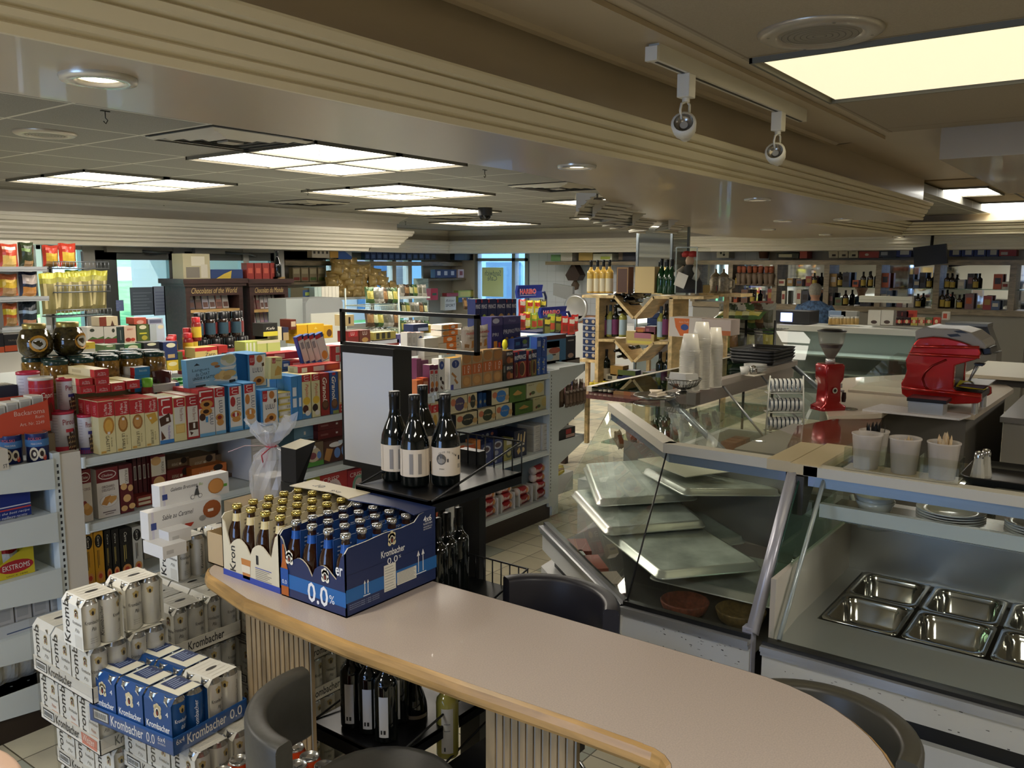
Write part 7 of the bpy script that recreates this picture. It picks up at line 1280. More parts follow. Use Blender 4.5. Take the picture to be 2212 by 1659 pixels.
# espresso machine: side outline in the y-z plane
XM=6.86
def out(pts,X=XM,ox=1880,oy=680,s=6.663):return[(lambda q:(q.y,q.z))(PX(ox+a/s,oy+b/s,X))for a,b in pts]
t=thing('espresso_machine',(XM,1.15,WZ),'glossy red espresso machine with grey top on the white worktop','espresso machine')
REDM=mat('b3170f',.22,.55,coat=.8);GRYM=mat('97928a',.4)
def side(pts,x0,x1,mt,name,X=XM):m=MB();pp=[(a-1.15,b-WZ)for a,b in out(pts,X)];m.extr(pp,x0-XM,x1-XM,mt);o=m.build(name,t,bevel=.008);return o
body=[(700,340),(900,318),(1100,335),(1300,385),(1560,480),(1582,560),(1570,625),(1500,650),(1215,730),(1190,1060),(1230,1095),(1595,1140),(1600,1250),(1540,1278),(1210,1290),(700,1215),(520,1190),(450,1140),(440,980),(490,900),(522,800),(505,650),(550,560),(610,440),(650,385)]
side(body,XM,XM+.06,REDM,'side_panel');side(body,XM+.46,XM+.5,REDM,'side_panel');side([(720,360),(1100,345),(1560,500),(1560,610),(1205,720),(1170,1080),(1580,1150),(1580,1240),(560,1180),(480,1100),(540,700),(600,500)],XM+.06,XM+.46,mat('3a3836',.3,.5),'machine_body')
for a,b,c in(((620,455),(1570,470),18),((560,560),(1575,610),22),((455,1045),(1600,1175),16)):
 p0,p1=out([a,b]);MB().tube([(-.006,p0[0]-1.15,p0[1]-WZ),(-.008,(p0[0]+p1[0])/2-1.15,(p0[1]+p1[1])/2-WZ),(-.004,p1[0]-1.15,p1[1]-WZ)],.012,REDM,8).build('panel_rib',t)
cu=out([(1100,645),(900,730),(790,830),(755,930),(790,1030),(845,1080)]);MB().tube([(-.004,a-1.15,b-WZ)for a,b in cu],.008,mat('7a100c',.2,.5),6).build('panel_groove',t)
side([(635,235),(700,205),(800,170),(860,190),(1000,200),(1250,205),(1450,260),(1600,370),(1660,450),(1650,500),(1560,485),(1300,385),(1100,335),(900,318),(700,340),(640,370)],XM+.02,XM+.48,GRYM,'cup_warmer')
m=MB()
for pts in([(1190,235),(1300,225),(1400,270),(1250,260)],[(1095,285),(1250,275),(1300,310),(1150,320)]):m.extr([(a-1.15,b-WZ)for a,b in out(pts)],.015,.03,BLK)
m.build('warmer_slots',t);side([(1560,480),(1700,490),(1715,590),(1590,600)],XM+.1,XM+.4,BLK,'control_panel')
m=MB();pts=out([(1450,720),(1600,730),(1580,760),(1480,750)]);m.extr([(a-1.15,b-WZ)for a,b in pts],.1,.2,BLK);a=out([(1490,740),(1380,980)]);m.tube([(.12,a[0][0]-1.15,a[0][1]-WZ),(.12,a[1][0]-1.15,a[1][1]-WZ)],.008,STEEL,6);m.tube([(.3,a[0][0]-1.15,a[0][1]-WZ),(.3,a[1][0]-1.13,a[1][1]-WZ)],.008,STEEL,6);m.build('steam_wands',t)
side([(1210,1060),(1600,1100),(1690,1030),(1300,1000)],XM+.05,XM+.45,mat('3a2224',.3),'drip_tray');a=out([(1215,1040),(1635,1090)]);o=MB().add([(.04,a[0][0]-1.15,a[0][1]-WZ),(.04,a[1][0]-1.15,a[1][1]-WZ),(.2,a[1][0]-1.16,a[1][1]-WZ+.025),(.2,a[0][0]-1.15,a[0][1]-WZ+.03),(.02,(a[0][0]+a[1][0])/2-1.15,a[0][1]-WZ-.005)],[(0,4,1,2,3)],mat('c9bd1c',.6)).build('cleaning_cloth',None,(XM,1.15,WZ));tag(o,'yellow cloth draped over the espresso machine drip tray','cloth')
for u in(565,1500):a=out([(u,1200),(u,1290)]);MB().cyl((.05,a[0][0]-1.15,0),.022,a[0][1]-WZ,STEEL,14).build('foot',t);MB().cyl((.42,a[0][0]-1.15,0),.022,a[0][1]-WZ,STEEL,14).build('foot',t)
a0,a1=PX(1880+605/6.663,880,6.70),PX(1880+1100/6.663,880,6.70);t2=thing('knock_box',(6.56,a0.y,WZ),'steel knock-out box with black lid in front of the espresso machine','box');wk=a0.y-a1.y;MB().box(0,.17,-wk,0,.016,.10,STEEL).build('steel_box',t2);m=MB().box(-.012,.19,-wk-.02,.01,.10,.125,BLK);m.build('lid',t2)
a0=PX(1890,880,6.66);tag(MB().prism([(-.15,.06),(-.1,-.58),(.12,-.6),(.2,.04)],0,.015,mat('c9c6c6',.7,noise=.05)).build('white_towel',None,(a0.x,a0.y-.02,WZ),-.08),'white folded towel under the steel knock-out box','towel')
# grinder
p=PZ(1788,884,WZ);t=thing('coffee_grinder',(p.x,p.y,WZ),'dark red coffee grinder with a bean hopper on top','coffee grinder',rz=-.64);RG=mat('8f1216',.22,.4,coat=.6)
loft(MB(),[rrect(.22,.16,.03,z=0),rrect(.22,.16,.03,z=.03),rrect(.14,.13,.02,z=.05),rrect(.13,.12,.02,z=.2),rrect(.16,.14,.02,z=.23),rrect(.17,.145,.02,z=.33),rrect(.15,.13,.02,z=.345)],RG).build('body',t)
MB().lathe([(.03,.345),(.035,.35),(.035,.375),(.03,.38)],STEEL,seg=18).build('collar',t);MB().lathe([(.03,.38),(.05,.42),(.088,.50),(.10,.58)],mat('a8a090',.05,alpha=.35),seg=24).build('hopper',t);MB().lathe([(.001,.385),(.028,.385),(.048,.42),(.082,.485),(.001,.49)],mat('2a1a12',.5,noise=.5,scale=120),seg=24).build('coffee_beans',t);MB().lathe([(.1,.58),(.105,.585),(.06,.598),(.001,.602)],BLK,seg=24).build('lid',t)
MB().box(.085,.1,-.03,.03,.25,.32,BLK).box(.1,.101,-.02,.02,.26,.285,emis('2a55ff',1.5)).build('display',t);MB().cyl((.08,0,.16),.03,.03,STEEL,14).tube([(.09,0,.14),(.13,0,.13)],.01,STEEL).lathe([(.014,.05),(.018,.08),(.014,.12)],mat('2a1712',.3),c=(.135,0,0)).build('portafilter',t);MB().disc((.0,-.0725,.15),.022,mat('b9b9b0',.3,.5),16,n=(0,-1,0)).disc((.0,-.0732,.15),.013,BLK,14,n=(0,-1,0)).build('badge',t)
p=PZ(1835,885,WZ);tag(MB().lathe([(.001,.003),(.05,.003),(.058,.008),(.058,.004),(.05,0),(.001,0)],mat('a9a9a8',.1,.95),seg=24).build('round_saucer',None,(p.x,p.y,WZ)),'small round steel dish beside the grinder','dish')
# curved acrylic sneeze guard
t=thing('acrylic_guard',(7.35,1.7,WZ),'clear curved acrylic guard with cutlery inside, left of the espresso machine','guard');m=MB();AG=pane('e9efe9',mixf=.14)
A_,B_=PX(1835,850,7.5),PX(1960,857,7.5);T1=PX(1960,765,7.5);m.poly([(0.15,A_.y-1.7,.01),(0.15,B_.y-1.7,.01),(.15,B_.y-1.7,T1.z-WZ)]+[(.15,(PX(u,v,7.5).y)-1.7,PX(u,v,7.5).z-WZ)for u,v in((1940,762),(1905,780),(1870,810),(1845,835))],AG);m.build('acrylic_side',t);MB().box(.1,.5,B_.y-1.7,A_.y-1.7,0,.02,mat('c9bfae',.4)).build('base',t)
for k in range(5):MB().tube([(.2+.02*k,-.28+.03*k,.02),(.22+.02*k,-.25+.045*k,.12)],.008,BLK,4).build('cutlery',t)
# ================================================================ BEHIND THE LONG SHELVES
def blks(rows,name,ax,val,d,cat='box'):
 for(u0,v0,u1,v1,body,spec,lb)in rows:blk(name,u0,v0,u1,v1,ax,val,d,body,spec,lb,cat)
WOODL=wood('b9965f',(2,2,12));WOODG=wood('8e8067',(2,2,12))
def shelfy(name,u0,u1,v,y,d,th,lab,mt=WOODL,post=None):
 a,b=PY(u0,v,y),PY(u1,v,y);t=thing(name,(a.x,y,a.z),lab,'shelf');MB().box(0,b.x-a.x,0,d,-th,0,mt).build('shelf_board',t)
 if post:MB().box(0,.03,0,d,-a.z+.0,-th,mt).build('side_panel',t);MB().box(b.x-a.x-.03,b.x-a.x,0,d,-a.z,-th,mt).build('side_panel',t)
 return t
 # ---- second shelving unit with teas, coffee and sauces
t=thing('gondola_shelving',(1.6,5.3,0),'second white shelving unit behind the biscuit shelves, carrying teas and coffee jars','shelving unit');MB().box(0,6.0,0,.9,0,1.24,SHD).build('body',t);MB().box(0,6.0,-.02,.92,1.24,1.27,SHW).build('top_deck',t)
jar=thing('pickle_jar',(0,0,0),None,'jar');MB().lathe([(.001,0),(.036,.0),(.039,.01),(.039,.10),(.034,.112)],mat('7a5a26',.08,noise=.6,scale=70,coat=.5),seg=14).build('body',jar);MB().lathe([(.036,.108),(.037,.124),(.034,.128),(.001,.128)],mat('16302a',.25),seg=14).build('lid',jar);JR=Proto(jar)
for j in range(3):
 for i in range(5):JR((1.93+.125*i+.04*(j%2),4.14+.11*j,1.40),0,'dark-lidded pickle jar in the rows behind the wafer tins','pickle jars in rows behind the wafer tins',scale=(1.45,1.45,1.2))
tag(MB().box(1.88,2.52,4.08,4.45,1.18,1.398,mat('6f6450',.7)).build('cardboard_tray'),'brown cardboard tray under the pickle jars','tray')
for u,v,k in((78,768,0),(150,764,1)):
 p=PY(u,v,4.30);t=thing('olive_jar',(p.x,4.30,1.556),'bulging olive jar with an orange label, '+('left' if k==0 else 'right')+' one on top of the pickle jars','jar');MB().lathe([(.001,0),(.05,0),(.075,.03),(.078,.08),(.06,.13),(.045,.14)],mat('3f3418',.08,noise=.6,scale=60,coat=.6),seg=18).build('body',t);MB().lathe([(.05,.138),(.052,.158),(.048,.162),(.001,.162)],mat('9a8a4a',.3,.5),seg=18).build('lid',t);A=math.atan2(-4.3,-p.x)+(.9 if k else.2)
 MB().add([(.0785*math.cos(A+.55*math.cos(i*.4)),.0785*math.sin(A+.55*math.cos(i*.4)),.07+.04*math.sin(i*.4))for i in range(16)],[tuple(range(16))],mat('c98f2a')).add([(.0792*math.cos(A+.4*math.cos(i*.4)),.0792*math.sin(A+.4*math.cos(i*.4)),.07+.027*math.sin(i*.4))for i in range(16)],[tuple(range(16))],mat('c9c3b0')).build('label',t)
TOV=[('e',.5,.82,.3,.12,'d3cfae')]
blks([(-8,720,10,762,'2a2a2c',[('r',0,.0,1,.3,'c2532c')],'black tea box with an orange band, at the left frame edge'),(11,722,53,760,'2a2a2c',[('r',0,.05,1,.38,'c2532c'),('t','TAYLORS',.2,.62,.6,.08,'a8977a')],'black tea box with an orange band, beside the bulging olive jar'),(100,722,130,755,'2c2c30',[('r',.4,.1,1,.45,'b8305c')],'black tea box with a magenta band between the olive jars'),(172,740,206,754,'cdb13a',[('t','tea',.4,.3,.2,.3,'a8653a')],'small yellow tea box right of the olive jars'),(225,745,250,760,'5f7a4a',TOV,'small green tea box under the white cherry boxes')],'tea_box','y',4.9,.1)
blks([(190,706,225,742,'c4c0b2',[('e',.3,.8,.15,.1,'33382a'),('r',0,0,1,.25,'8a2a33'),('p',[(0,.25),(.3,.42),(.6,.3),(1,.42),(1,.25)],'4a6a34')],'white cherry tea box, tilted, left of two'),(226,705,253,742,'c4c0b2',[('e',.75,.75,.12,.12,'33382a'),('r',0,0,1,.28,'8a2a33'),('p',[(0,.28),(.3,.4),(.6,.3),(1,.45),(1,.28)],'4a6a34')],'white cherry tea box, right of two'),(254,706,268,742,'2a3a36',[('r',.5,.2,.6,.8,'8a8f86')],'dark teal tea box edge between cherry and berry boxes'),(270,704,295,741,'cfb59a',[('t','BERRY',.25,.75,.5,.1,'a8322a'),('e',.3,.2,.25,.12,'8a2a20'),('e',.7,.2,.2,.1,'b5402a')],'pale orange berry tea box in the upper tea row'),(297,700,323,737,'4f5f34',TOV+[('r',.2,.42,.8,.5,'c9c23a'),('e',.6,.2,.25,.14,'a8a03a')],'olive green lemon tea box in the upper tea row'),(325,700,356,736,'a9b5b5',[('r',.45,0,1,1,'b3c2cc')]+[('e',.75,.82,.2,.12,'d3cfae')],'pale blue tea box at the right of the upper tea row'),(215,684,255,704,'cdbc98',[('r',0,0,.38,1,'7a3320'),('p',[(.6,0),(.7,.6),(.8,0)],'5a3a2a')],'beige and brown carton behind the cherry boxes'),(290,686,316,700,'b5503c',[('e',.5,.3,.3,.3,'cf9a8a')],'orange-red carton standing behind the tea row'),(320,688,352,700,'9a9fae',[('r',.1,.2,.9,.8,'5a5f74')],'grey-violet carton behind the tea row')],'tea_box','y',5.36,.1)
blks([(254,743,271,783,'22382c',[('r',.4,.3,.9,.8,'a3a79c')],'dark green tea box edge, lower tea row left'),(271,743,307,783,'3f6a3a',TOV+[('e',.6,.3,.35,.2,'5a3a34'),('r',0,.4,1,.5,'8a4a3a')],'green tea box with a cream oval, lower tea row'),(312,739,345,765,'24262a',TOV,'black tea box with a cream oval, lower tea row'),(354,738,384,777,'26345e',[('e',.55,.8,.33,.13,'d3cfae'),('r',.3,.1,.8,.3,'b59a6a')],'navy tea box with a cream oval above the yellow one'),(362,778,386,801,'cdb13a',[('e',.5,.65,.4,.2,'dcd3a0')],'yellow tea box with a cream oval, below the navy one'),(386,760,396,798,'4a5a2a',[],'narrow olive box beside the yellow tea box'),(280,783,303,792,'c9b86a',[],'low pale yellow box under the green tea box')],'tea_box','y',5.1,.1)
def simplejar(name,r,h,bodym,lidm,lh,cat='jar',lab=None,sq=False):
 t=thing(name,(0,0,0),None,cat);MB().lathe([(.001,0),(r*.95,0),(r,.006),(r,h-lh-.01),(r*.8,h-lh)],bodym,seg=12).build('body',t);MB().lathe([(r*.86,h-lh),(r*.88,h-.002),(r*.8,h),(.001,h)],lidm,seg=12).build('lid',t)
 if lab:MB().lathe([(r+.001,h*.15),(r+.001,h*.6)],lab,seg=10,a0=PI*.9,a1=PI*1.9).build('paper_label',t)
 return Proto(t)
JJ=simplejar('coffee_jar',.037,.19,mat('171314',.1,coat=.5),mat('141416',.3),.05,lab=mat('6f2a28',.5));JJ2=simplejar('coffee_jar',.037,.19,mat('2a1a12',.1,coat=.5),mat('141416',.3),.05,lab=mat('2c4654',.5))
for k,u in enumerate((440,452,466,480,494,508,522,536)):
 p=PY(u,740,5.5);(JJ if k%3 else JJ2)((p.x,5.5+.05*(k%2),1.272),0,'black-lidded instant coffee jar with a '+('red' if k%3 else 'blue')+' label behind the light-blue box',('red' if k%3 else 'blue')+'-label coffee jars');(JJ if k%2 else JJ2)((p.x,5.56+.05*(k%2),1.463),0,'black-lidded instant coffee jar in the upper layer with a '+('red' if k%2 else 'blue')+' label',('red' if k%2 else 'blue')+'-label coffee jars, upper layer')
JG=simplejar('granule_tub',.032,.16,mat('7f2420',.3),mat('b3262a',.3),.035,'tub',mat('c2a82c',.5))
for k,(u,v)in enumerate(((370,782),(382,780),(396,776),(408,770),(417,760),(372,812),(395,812),(424,812),(440,770),(425,718+18))):p=PY(u,v,5.2);JG((p.x,5.2+.06*(k%3),max(1.272,min(1.6,p.z))),0,'red-lidded granule tub with a yellow label, left of the coffee jars','red-lidded granule tubs')
KB_=thing('sauce_bottle',(0,0,0),None,'bottle');MB().lathe([(.001,0),(.028,0),(.03,.02),(.026,.12),(.038,.21),(.001,.215)],mat('3a1210',.15,coat=.4),seg=14).build('body',KB_);MB().lathe([(.029,-.002),(.031,.0),(.031,.03),(.028,.03)],mat('1f5a3a',.3),seg=14).build('cap',KB_);MB().lathe([(.0335,.06),(.036,.14)],mat('b9b9b4',.6),seg=8,a0=4.2,a1=5.4).build('paper_label',KB_);KP=Proto(KB_)
for u,y,lb in((349,4.02,'dark upside-down sauce bottle with a white label, nearest'),(334,4.25,'dark upside-down sauce bottle behind, middle'),(322,4.32,'dark upside-down sauce bottle behind, left')):KP((PY(u,800,y).x,y,1.19),0,lb,None,scale=(1.35,1.35,1.3))
p=PY(318,820,3.98);t=thing('ketchup_bottle',(p.x,3.98,1.19),'dark red ketchup bottle with a bright green cap','bottle');MB().lathe([(.001,0),(.034,0),(.036,.12),(.03,.20),(.022,.21)],mat('7a2420',.2),seg=14).build('body',t);MB().lathe([(.024,.205),(.026,.25),(.001,.252)],mat('6fae2f',.3),seg=14).build('cap',t)
SG=simplejar('spice_jar',.02,.09,mat('b3ad6a',.2),mat('2f8a34',.3),.025)
for j in range(4):
 for i in range(5):SG((PY(368+11*i+3*(j%2),820,4.2).x,4.14+.06*j,1.25+.012*j),0,'small spice jar with a green cap behind the light-blue box','green-capped spice jars')
for j in range(3):SG((PY(392+7*j,820,3.95).x,3.95,1.30),0,'small spice jar with a green cap, front row','front green-capped spice jars')
blks([(332,829,388,845,'bdb8b0',[('r',.0,.1,.8,.9,'a9a6a0'),('r',.85,0,1,1,'3f6fa3')],'flat white cartons lying left of the light-blue box'),(388,836,470,850,'a9322f',[('r',.1+.12*i,.1,.18+.12*i,.9,'d3cdc4')for i in range(7)],'row of red and white carton tops below the light-blue box')],'flat_box','y',3.95,.15)
blks([(422,750,470,772,'c9b06a',[('r',0,.65,1,1,'b3262a'),('p',[(.5,.55),(.6,.8),(.75,.6)],'b3262a'),('t','Zaro',.45,.1,.45,.35,'22242a')],'red and cream grain coffee tub with a red star'),(472,746,492,762,'9c2420',[],'small red lid box right of the grain coffee tub'),(530,738,555,762,'a8b35a',[('r',.1+.3*i,.1,.25+.3*i,.9,'c9c9b0')for i in range(3)],'green and white soup cartons, left pack'),(556,735,606,765,'b5b86a',[('r',0,.8,1,1,'c9bfa0'),('r',.4,0,.45,.8,'7a8a3a')],'green and cream soup carton, right pack'),(569,698,600,726,'222220',[('r',0,.0,1,.35,'c9bd3a'),('t','Kafe',.2,.5,.6,.2,'cfcabc',.3)],'black coffee box with a yellow foot'),(601,706,609,735,'c9bf9a',[],'cream narrow coffee bag beside the black box'),(612,707,624,735,'2c2e44',[('r',0,0,1,.6,'a08a62')],'blue and tan coffee bag'),(642,702,665,722,'c99a1c',[],'golden coffee carton left of three, upper'),(664,700,700,722,'cd9f20',[('p',[(.4,.5),(.5,.75),(.6,.5)],'e0c25a')],'golden coffee carton, middle upper'),(700,703,719,730,'c2931a',[('e',.6,.4,.3,.3,'5a3a1c')],'golden coffee carton at the right end'),(640,722,664,742,'c99a1c',[],'golden coffee carton, lower left'),(628,690,640,712,'5f2a1c',[('r',.1,.3,.9,.8,'b9a58a')],'brown glass jar left of the golden cartons')],'grocery_box','y',5.0,.12)
t=thing('mayonnaise_jar',(PY(647,775,4.5).x,4.5,1.18),'cream jar with a pale green lid behind the slanting packets','jar');MB().lathe([(.001,0),(.055,0),(.06,.1),(.05,.14)],mat('b9b582',.2),seg=16).build('body',t);MB().lathe([(.056,.138),(.058,.165),(.001,.168)],mat('8aa84a',.3),seg=16).build('lid',t)
# things seen through the header frame
blks([(751,715,775,739,'7a2420',[('r',.1,.5,.9,.95,'a8262c'),('t','LU',.3,.6,.3,.3,'d8cfc4')],'brown-red chocolate biscuit box seen in the header frame, left'),(777,713,800,739,'5a2a20',[('t','LU',.3,.6,.4,.3,'d8cfc4'),('e',.5,.2,.3,.2,'a8834a')],'dark chocolate biscuit box seen in the header frame'),(808,717,855,733,'8f8444',[('r',.1+.25*i,.1,.25+.25*i,.9,'2a2a20')for i in range(3)],'gold and black pack in the header frame'),(745,680,765,704,'b9a577',[('r',.4,.2,.6,.8,'2a2018')],'tan box with a dark flame mark in the header frame'),(804,735,862,748,'b5b9c2',[('r',.0,0,1,.4,'7a2a24')],'flat pale blue and red carton in the header frame'),(893,700,925,716,'1f2a4a',[('r',.3,.1,1,.5,'8f9ab0')],'dark blue tray pack behind the white wafer boxes'),(928,702,945,722,'b59a3a',[('e',.5,.6,.3,.3,'a8452f')],'yellow cartoon carton behind the orange pile'),(858,722,871,742,'5f5a8a',[],'violet bag behind the white wafer boxes')],'grocery_box','y',4.35,.1)
# ---- chip racks and the wire snack stand by the street wall
def bagrow(rows,y,name='chip_bag',cat='bag'):
 for(u0,v0,u1,v1,c,sp,lb)in rows:
  a,b,h=PY(u0,v1,y),PY(u1,v1,y),PY((u0+u1)/2,v0,y).z;P_=bag(name,b.x-a.x,h-a.z,.09,c,sp,cat);P_(((a.x+b.x)/2,y,a.z),0,lb)
YC=7.7
bagrow([(-2,527,40,577,'a8402c',[(.1,.0,.9,.5,'c2a25a'),(.1,.7,.8,.85,'d3b9a0')],'red and yellow paprika chip bag, top rack shelf'),(41,524,75,576,'2a3320',[(.3,.05,.8,.3,'8a6a44'),(.1,.6,.7,.8,'4f6a2f')],'dark green chip bag, top rack shelf'),(-2,592,40,640,'a85a34',[(.0,.4,1,.75,'c2a234'),(.1,.0,.9,.35,'9a7a52')],'orange and yellow snack bag, middle rack shelf'),(42,587,83,640,'22283a',[(.1,.5,.95,.85,'b8a9a0'),(.2,.05,.9,.35,'a8743a')],'dark blue chip bag with a big white word, middle rack shelf'),(8,655,40,705,'a8542c',[(0,.5,1,.75,'c2b034'),(.1,0,.9,.4,'94764a')],'orange and yellow snack bag, lowest rack shelf'),(42,650,83,705,'1f2830',[(.1,.1,.9,.3,'9c6a4a'),(0,.45,1,.6,'8fa3b5')],'dark chip bag with a light band, lowest rack shelf')],YC)
a=PY(42,612,YC-.06);MB().text('Crunchips',(a.x,YC-.062,a.z),(1,0,-.05),(0,0,1),.2,.06,mat('d8cfc9'),.2,.01).build('lettering',bpy.data.objects['chip_bag.003']).location=(0,0,0)
bpy.data.objects['lettering']if 'lettering' in bpy.data.objects else None
t=thing('chip_rack',(PY(-20,600,YC).x,YC-.1,0),'grey metal rack with three shelves of chip bags by the street wall','rack')
ox=PY(-20,600,YC).x;xr=PY(87,600,YC).x
for v in(581,645,709):z=PY(40,v,YC).z;MB().box(0,xr-ox,-.03,.25,z-.02,z-.004,mat('a9adb0',.3,.5)).box(0,xr-ox,-.035,-.03,z-.004,z+.02,ALU).build('shelf',t)
MB().box(0,xr-ox,.24,.26,0,2.2,mat('b5b2a8',.5)).build('back_panel',t)
YS=7.9;ox=PY(103,600,YS).x
bagrow([(93,530,128,576,'a83a2c',[(.1,.2,.9,.6,'b99a34'),(.1,0,.9,.2,'8a6a44')],'red and yellow snack bag on the wire stand, left'),(128,526,166,577,'ad3a2a',[(.1,.2,.9,.6,'bfa23a'),(.1,0,.9,.2,'8a6a44')],'red and yellow snack bag on the wire stand, right'),(142,583,172,626,'b3ad9c',[(0,.7,1,1,'3f5a2f'),(.2,.2,.9,.5,'8a5a3a'),(0,0,1,.12,'3f5a2f')],'white and green snack bag in the middle of the wire stand'),(170,592,205,627,'b9ad2a',[(.3,.0,.9,.5,'8f8a5a')],'yellow snack bag lying slanted in the middle of the wire stand')],YS,'snack_bag')
PZB=bag('breadstick_bag',.16,.36,.06,'756d48',[(0,.82,1,1,'a5a233'),(.2,.1,.28,.7,'b0a478'),(.45,.0,.55,.75,'6f673f'),(.7,.15,.8,.7,'b0a478'),(0,.7,1,.82,'8f8c42')],'bag')
for k in range(9):p=PY(112+12.5*k,678-1.2*k,YS-.05);PZB((p.x,YS-.05+.05*(k%2),p.z),0,'clear bag of breadsticks with a yellow top on the wire stand','breadstick bags on the wire stand',rot=(.05,.06*(k%3-1),.1*(k%2)))
t=thing('wire_stand',(ox,YS,0),'chromed wire snack stand beside the glass street door','rack');wm=mat('6f7478',.3,.7);xr=PY(222,600,YS).x-ox
for v in(580,630,682):z=PY(160,v,YS).z;m=MB().tube([(0,-.12,z),(xr,-.12,z),(xr,.15,z),(0,.15,z),(0,-.12,z)],.006,wm,5).tube([(0,-.12,z+.06),(xr,-.12,z+.06)],.005,wm,4);[m.tube([(xr*i/14,.15,z),(xr*i/14,-.12,z),(xr*i/14,-.12,z+.06)],.003,wm,4)for i in range(15)];m.build('wire_shelf',t)
MB().tube([(.1,.16,0),(.1,.16,2.12)],.012,wm).tube([(xr-.1,.16,0),(xr-.1,.16,2.12)],.012,wm).build('posts',t)
JD=simplejar('jam_jar',.04,.1,mat('3a2018',.1,coat=.4),mat('c9bd7a',.3),.02,lab=mat('b9b5a6',.6));GJ='pale-lidded jars on the shelf before the street door'
for k in range(8):p=PY(132+10*k,712,6.0);JD((p.x,6.0,1.45),0,'jar with a pale lid on the top deck by the wire stand',GJ)
tag(MB().box(PY(125,700,5.9).x,PY(215,700,5.9).x,5.93,6.1,1.272,1.448,mat('8f8a7c',.6)).build('carton'),'grey carton under the pale-lidded jars','box')
# ---- chocolate cabinets
def cabinet(u0,u1,txt,lab,bars,seed):
 y=8.1;a,b=PY(u0,620,y),PY(u1,620,y);w=b.x-a.x;zt=PY((u0+u1)/2,612,y).z;t=thing('chocolate_cabinet',(a.x,y,0),lab,'cabinet');D=DARKW
 MB().box(0,.05,0,.4,0,zt,D).box(w-.05,w,0,.4,0,zt,D).box(0,w,.38,.4,0,zt,mat('241a18',.5)).build('case',t);m=MB().box(-.05,w+.05,-.05,.42,zt,zt+.05,D).box(-.03,w+.03,-.03,.4,zt-.03,zt,D);m.build('cornice',t)
 zs=PY(u0,640,y).z;m=MB().box(.05,w-.05,0,.02,zt-.13,zt-.03,D).text(txt,(.07,-.001,zt-.105),(1,0,0),(0,0,1),w-.14,.06,mat('b9a06a'),.35);m.build('header_board',t)
 for v in(668,712):z=PY((u0+u1)/2,v,y).z;MB().box(.05,w-.05,.0,.38,z-.03,z,WOODL).build('shelf',t)
 z1,z2=PY((u0+u1)/2,668,y).z,PY((u0+u1)/2,712,y).z
 for j,zz in enumerate((z1,z2)):
  for k in range(6):
   c=bars[j][k];h=.2;o=carton('chocolate_bar',(w-.2)/6-.01,h,.02,c,[('r',.15,.5,.85,.85,'a9a29a'),('r',.1,.08,.9,.35,'5a3a30')],cat='chocolate bar')((a.x+.12+k*(w-.2)/6+.02,y+.12,zz+.002),0,'upright chocolate bar in the '+lab.split(' cabinet')[0].replace('dark ','').replace('wooden ','')+' cabinet, '+('upper' if j==0 else 'lower')+' shelf, place '+('one','two','three','four','five','six')[k]+' from the left',rot=(-.18,0,0))
cabinet(400,524,'Chocolates of the World','dark wooden left cabinet headed Chocolates of the World',(['3a3340','4a3428','8f8a96','9a9a9c','8a5a4a','a8a29a'],['2c2c30','7a7f84','8f9aa8','2f3a3a','a39aa8','3a3340']),1);cabinet(539,622,'Chocolats du Monde','dark wooden right cabinet headed Chocolats du Monde',(['5a2a24','6a2c2a','b3adaa','a8a4a8','b5b0ae','2a2426'],['c2b0b8','9fb0ae','c4a3ae','a89ab8','b3c0ba','c4c2a8']),2)
blks([(397,548,455,606,'b0a888',[('r',.1,.1,.6,.5,'7a7468'),('r',.3,.55,.8,.9,'cdc8b5'),('r',.65,.1,.9,.6,'c4bfae')],'bundle of cream paper bags on the left chocolate cabinet'),(456,582,525,606,'223a6a',[('p',[(.05,0),(.6,0),(.65,.9),(.4,.6)],'c2a83a')],'blue and yellow display carton on the left chocolate cabinet'),(590,598,616,606,'94784a',[],'small wooden block at the right of the cabinet tops')],'carton','y',8.15,.2)
for k in range(4):blk('red_gift_pack',534+17*k,568,549+17*k,605,'y',8.15,.1,'8a2a22',[('r',.2,.4,.8,.7,'b5503a')],'red foil pack on the right chocolate cabinet','package','red foil packs on the right cabinet')
WLK=Proto(wine('champagne_bottle',.3,.045,GLK,CAPK,None,'burg'));WLK((PY(600,600,8.15).x,8.15,PY(600,599,8.15).z),0,'black bottle standing on the small wooden block')
# ---- recess shelves
sh_=shelfy('recess_shelf',616,1040,563,11.7,.35,.08,'long pale wooden shelf high on the recess wall, carrying blue coffee packs',WOODG);shelfy('recess_unit',615,706,610,11.6,.4,.04,'grey wooden shelf unit at the left of the recess with four small boxes',WOODG,1);shelfy('recess_unit',925,1036,602,11.6,.4,.04,'wooden shelf unit at the right of the recess with dark blue boxes',WOODG,1);shelfy('bread_shelf',704,852,644,11.3,.5,.04,'pale shelf under the heap of bread bags',SHW,1)
o=MB().box(PY(926,600,11.8).x,min(13.85,PY(1034,600,11.8).x),11.95,12.0,0,2.1,mat('8f897c',.6)).build('back_board');tag(o,'grey back board of the right recess unit','board')
for k in range(12):u=788+13*k;blk('coffee_pack',u,545,u+11.5,561,'y',11.75,.1,'2a3a62' if k<7 else '3a4254',[('r',.2,.2,.8,.7,'4f6590')],'dark blue coffee pack on the high recess shelf','package','dark blue coffee packs on the high shelf')
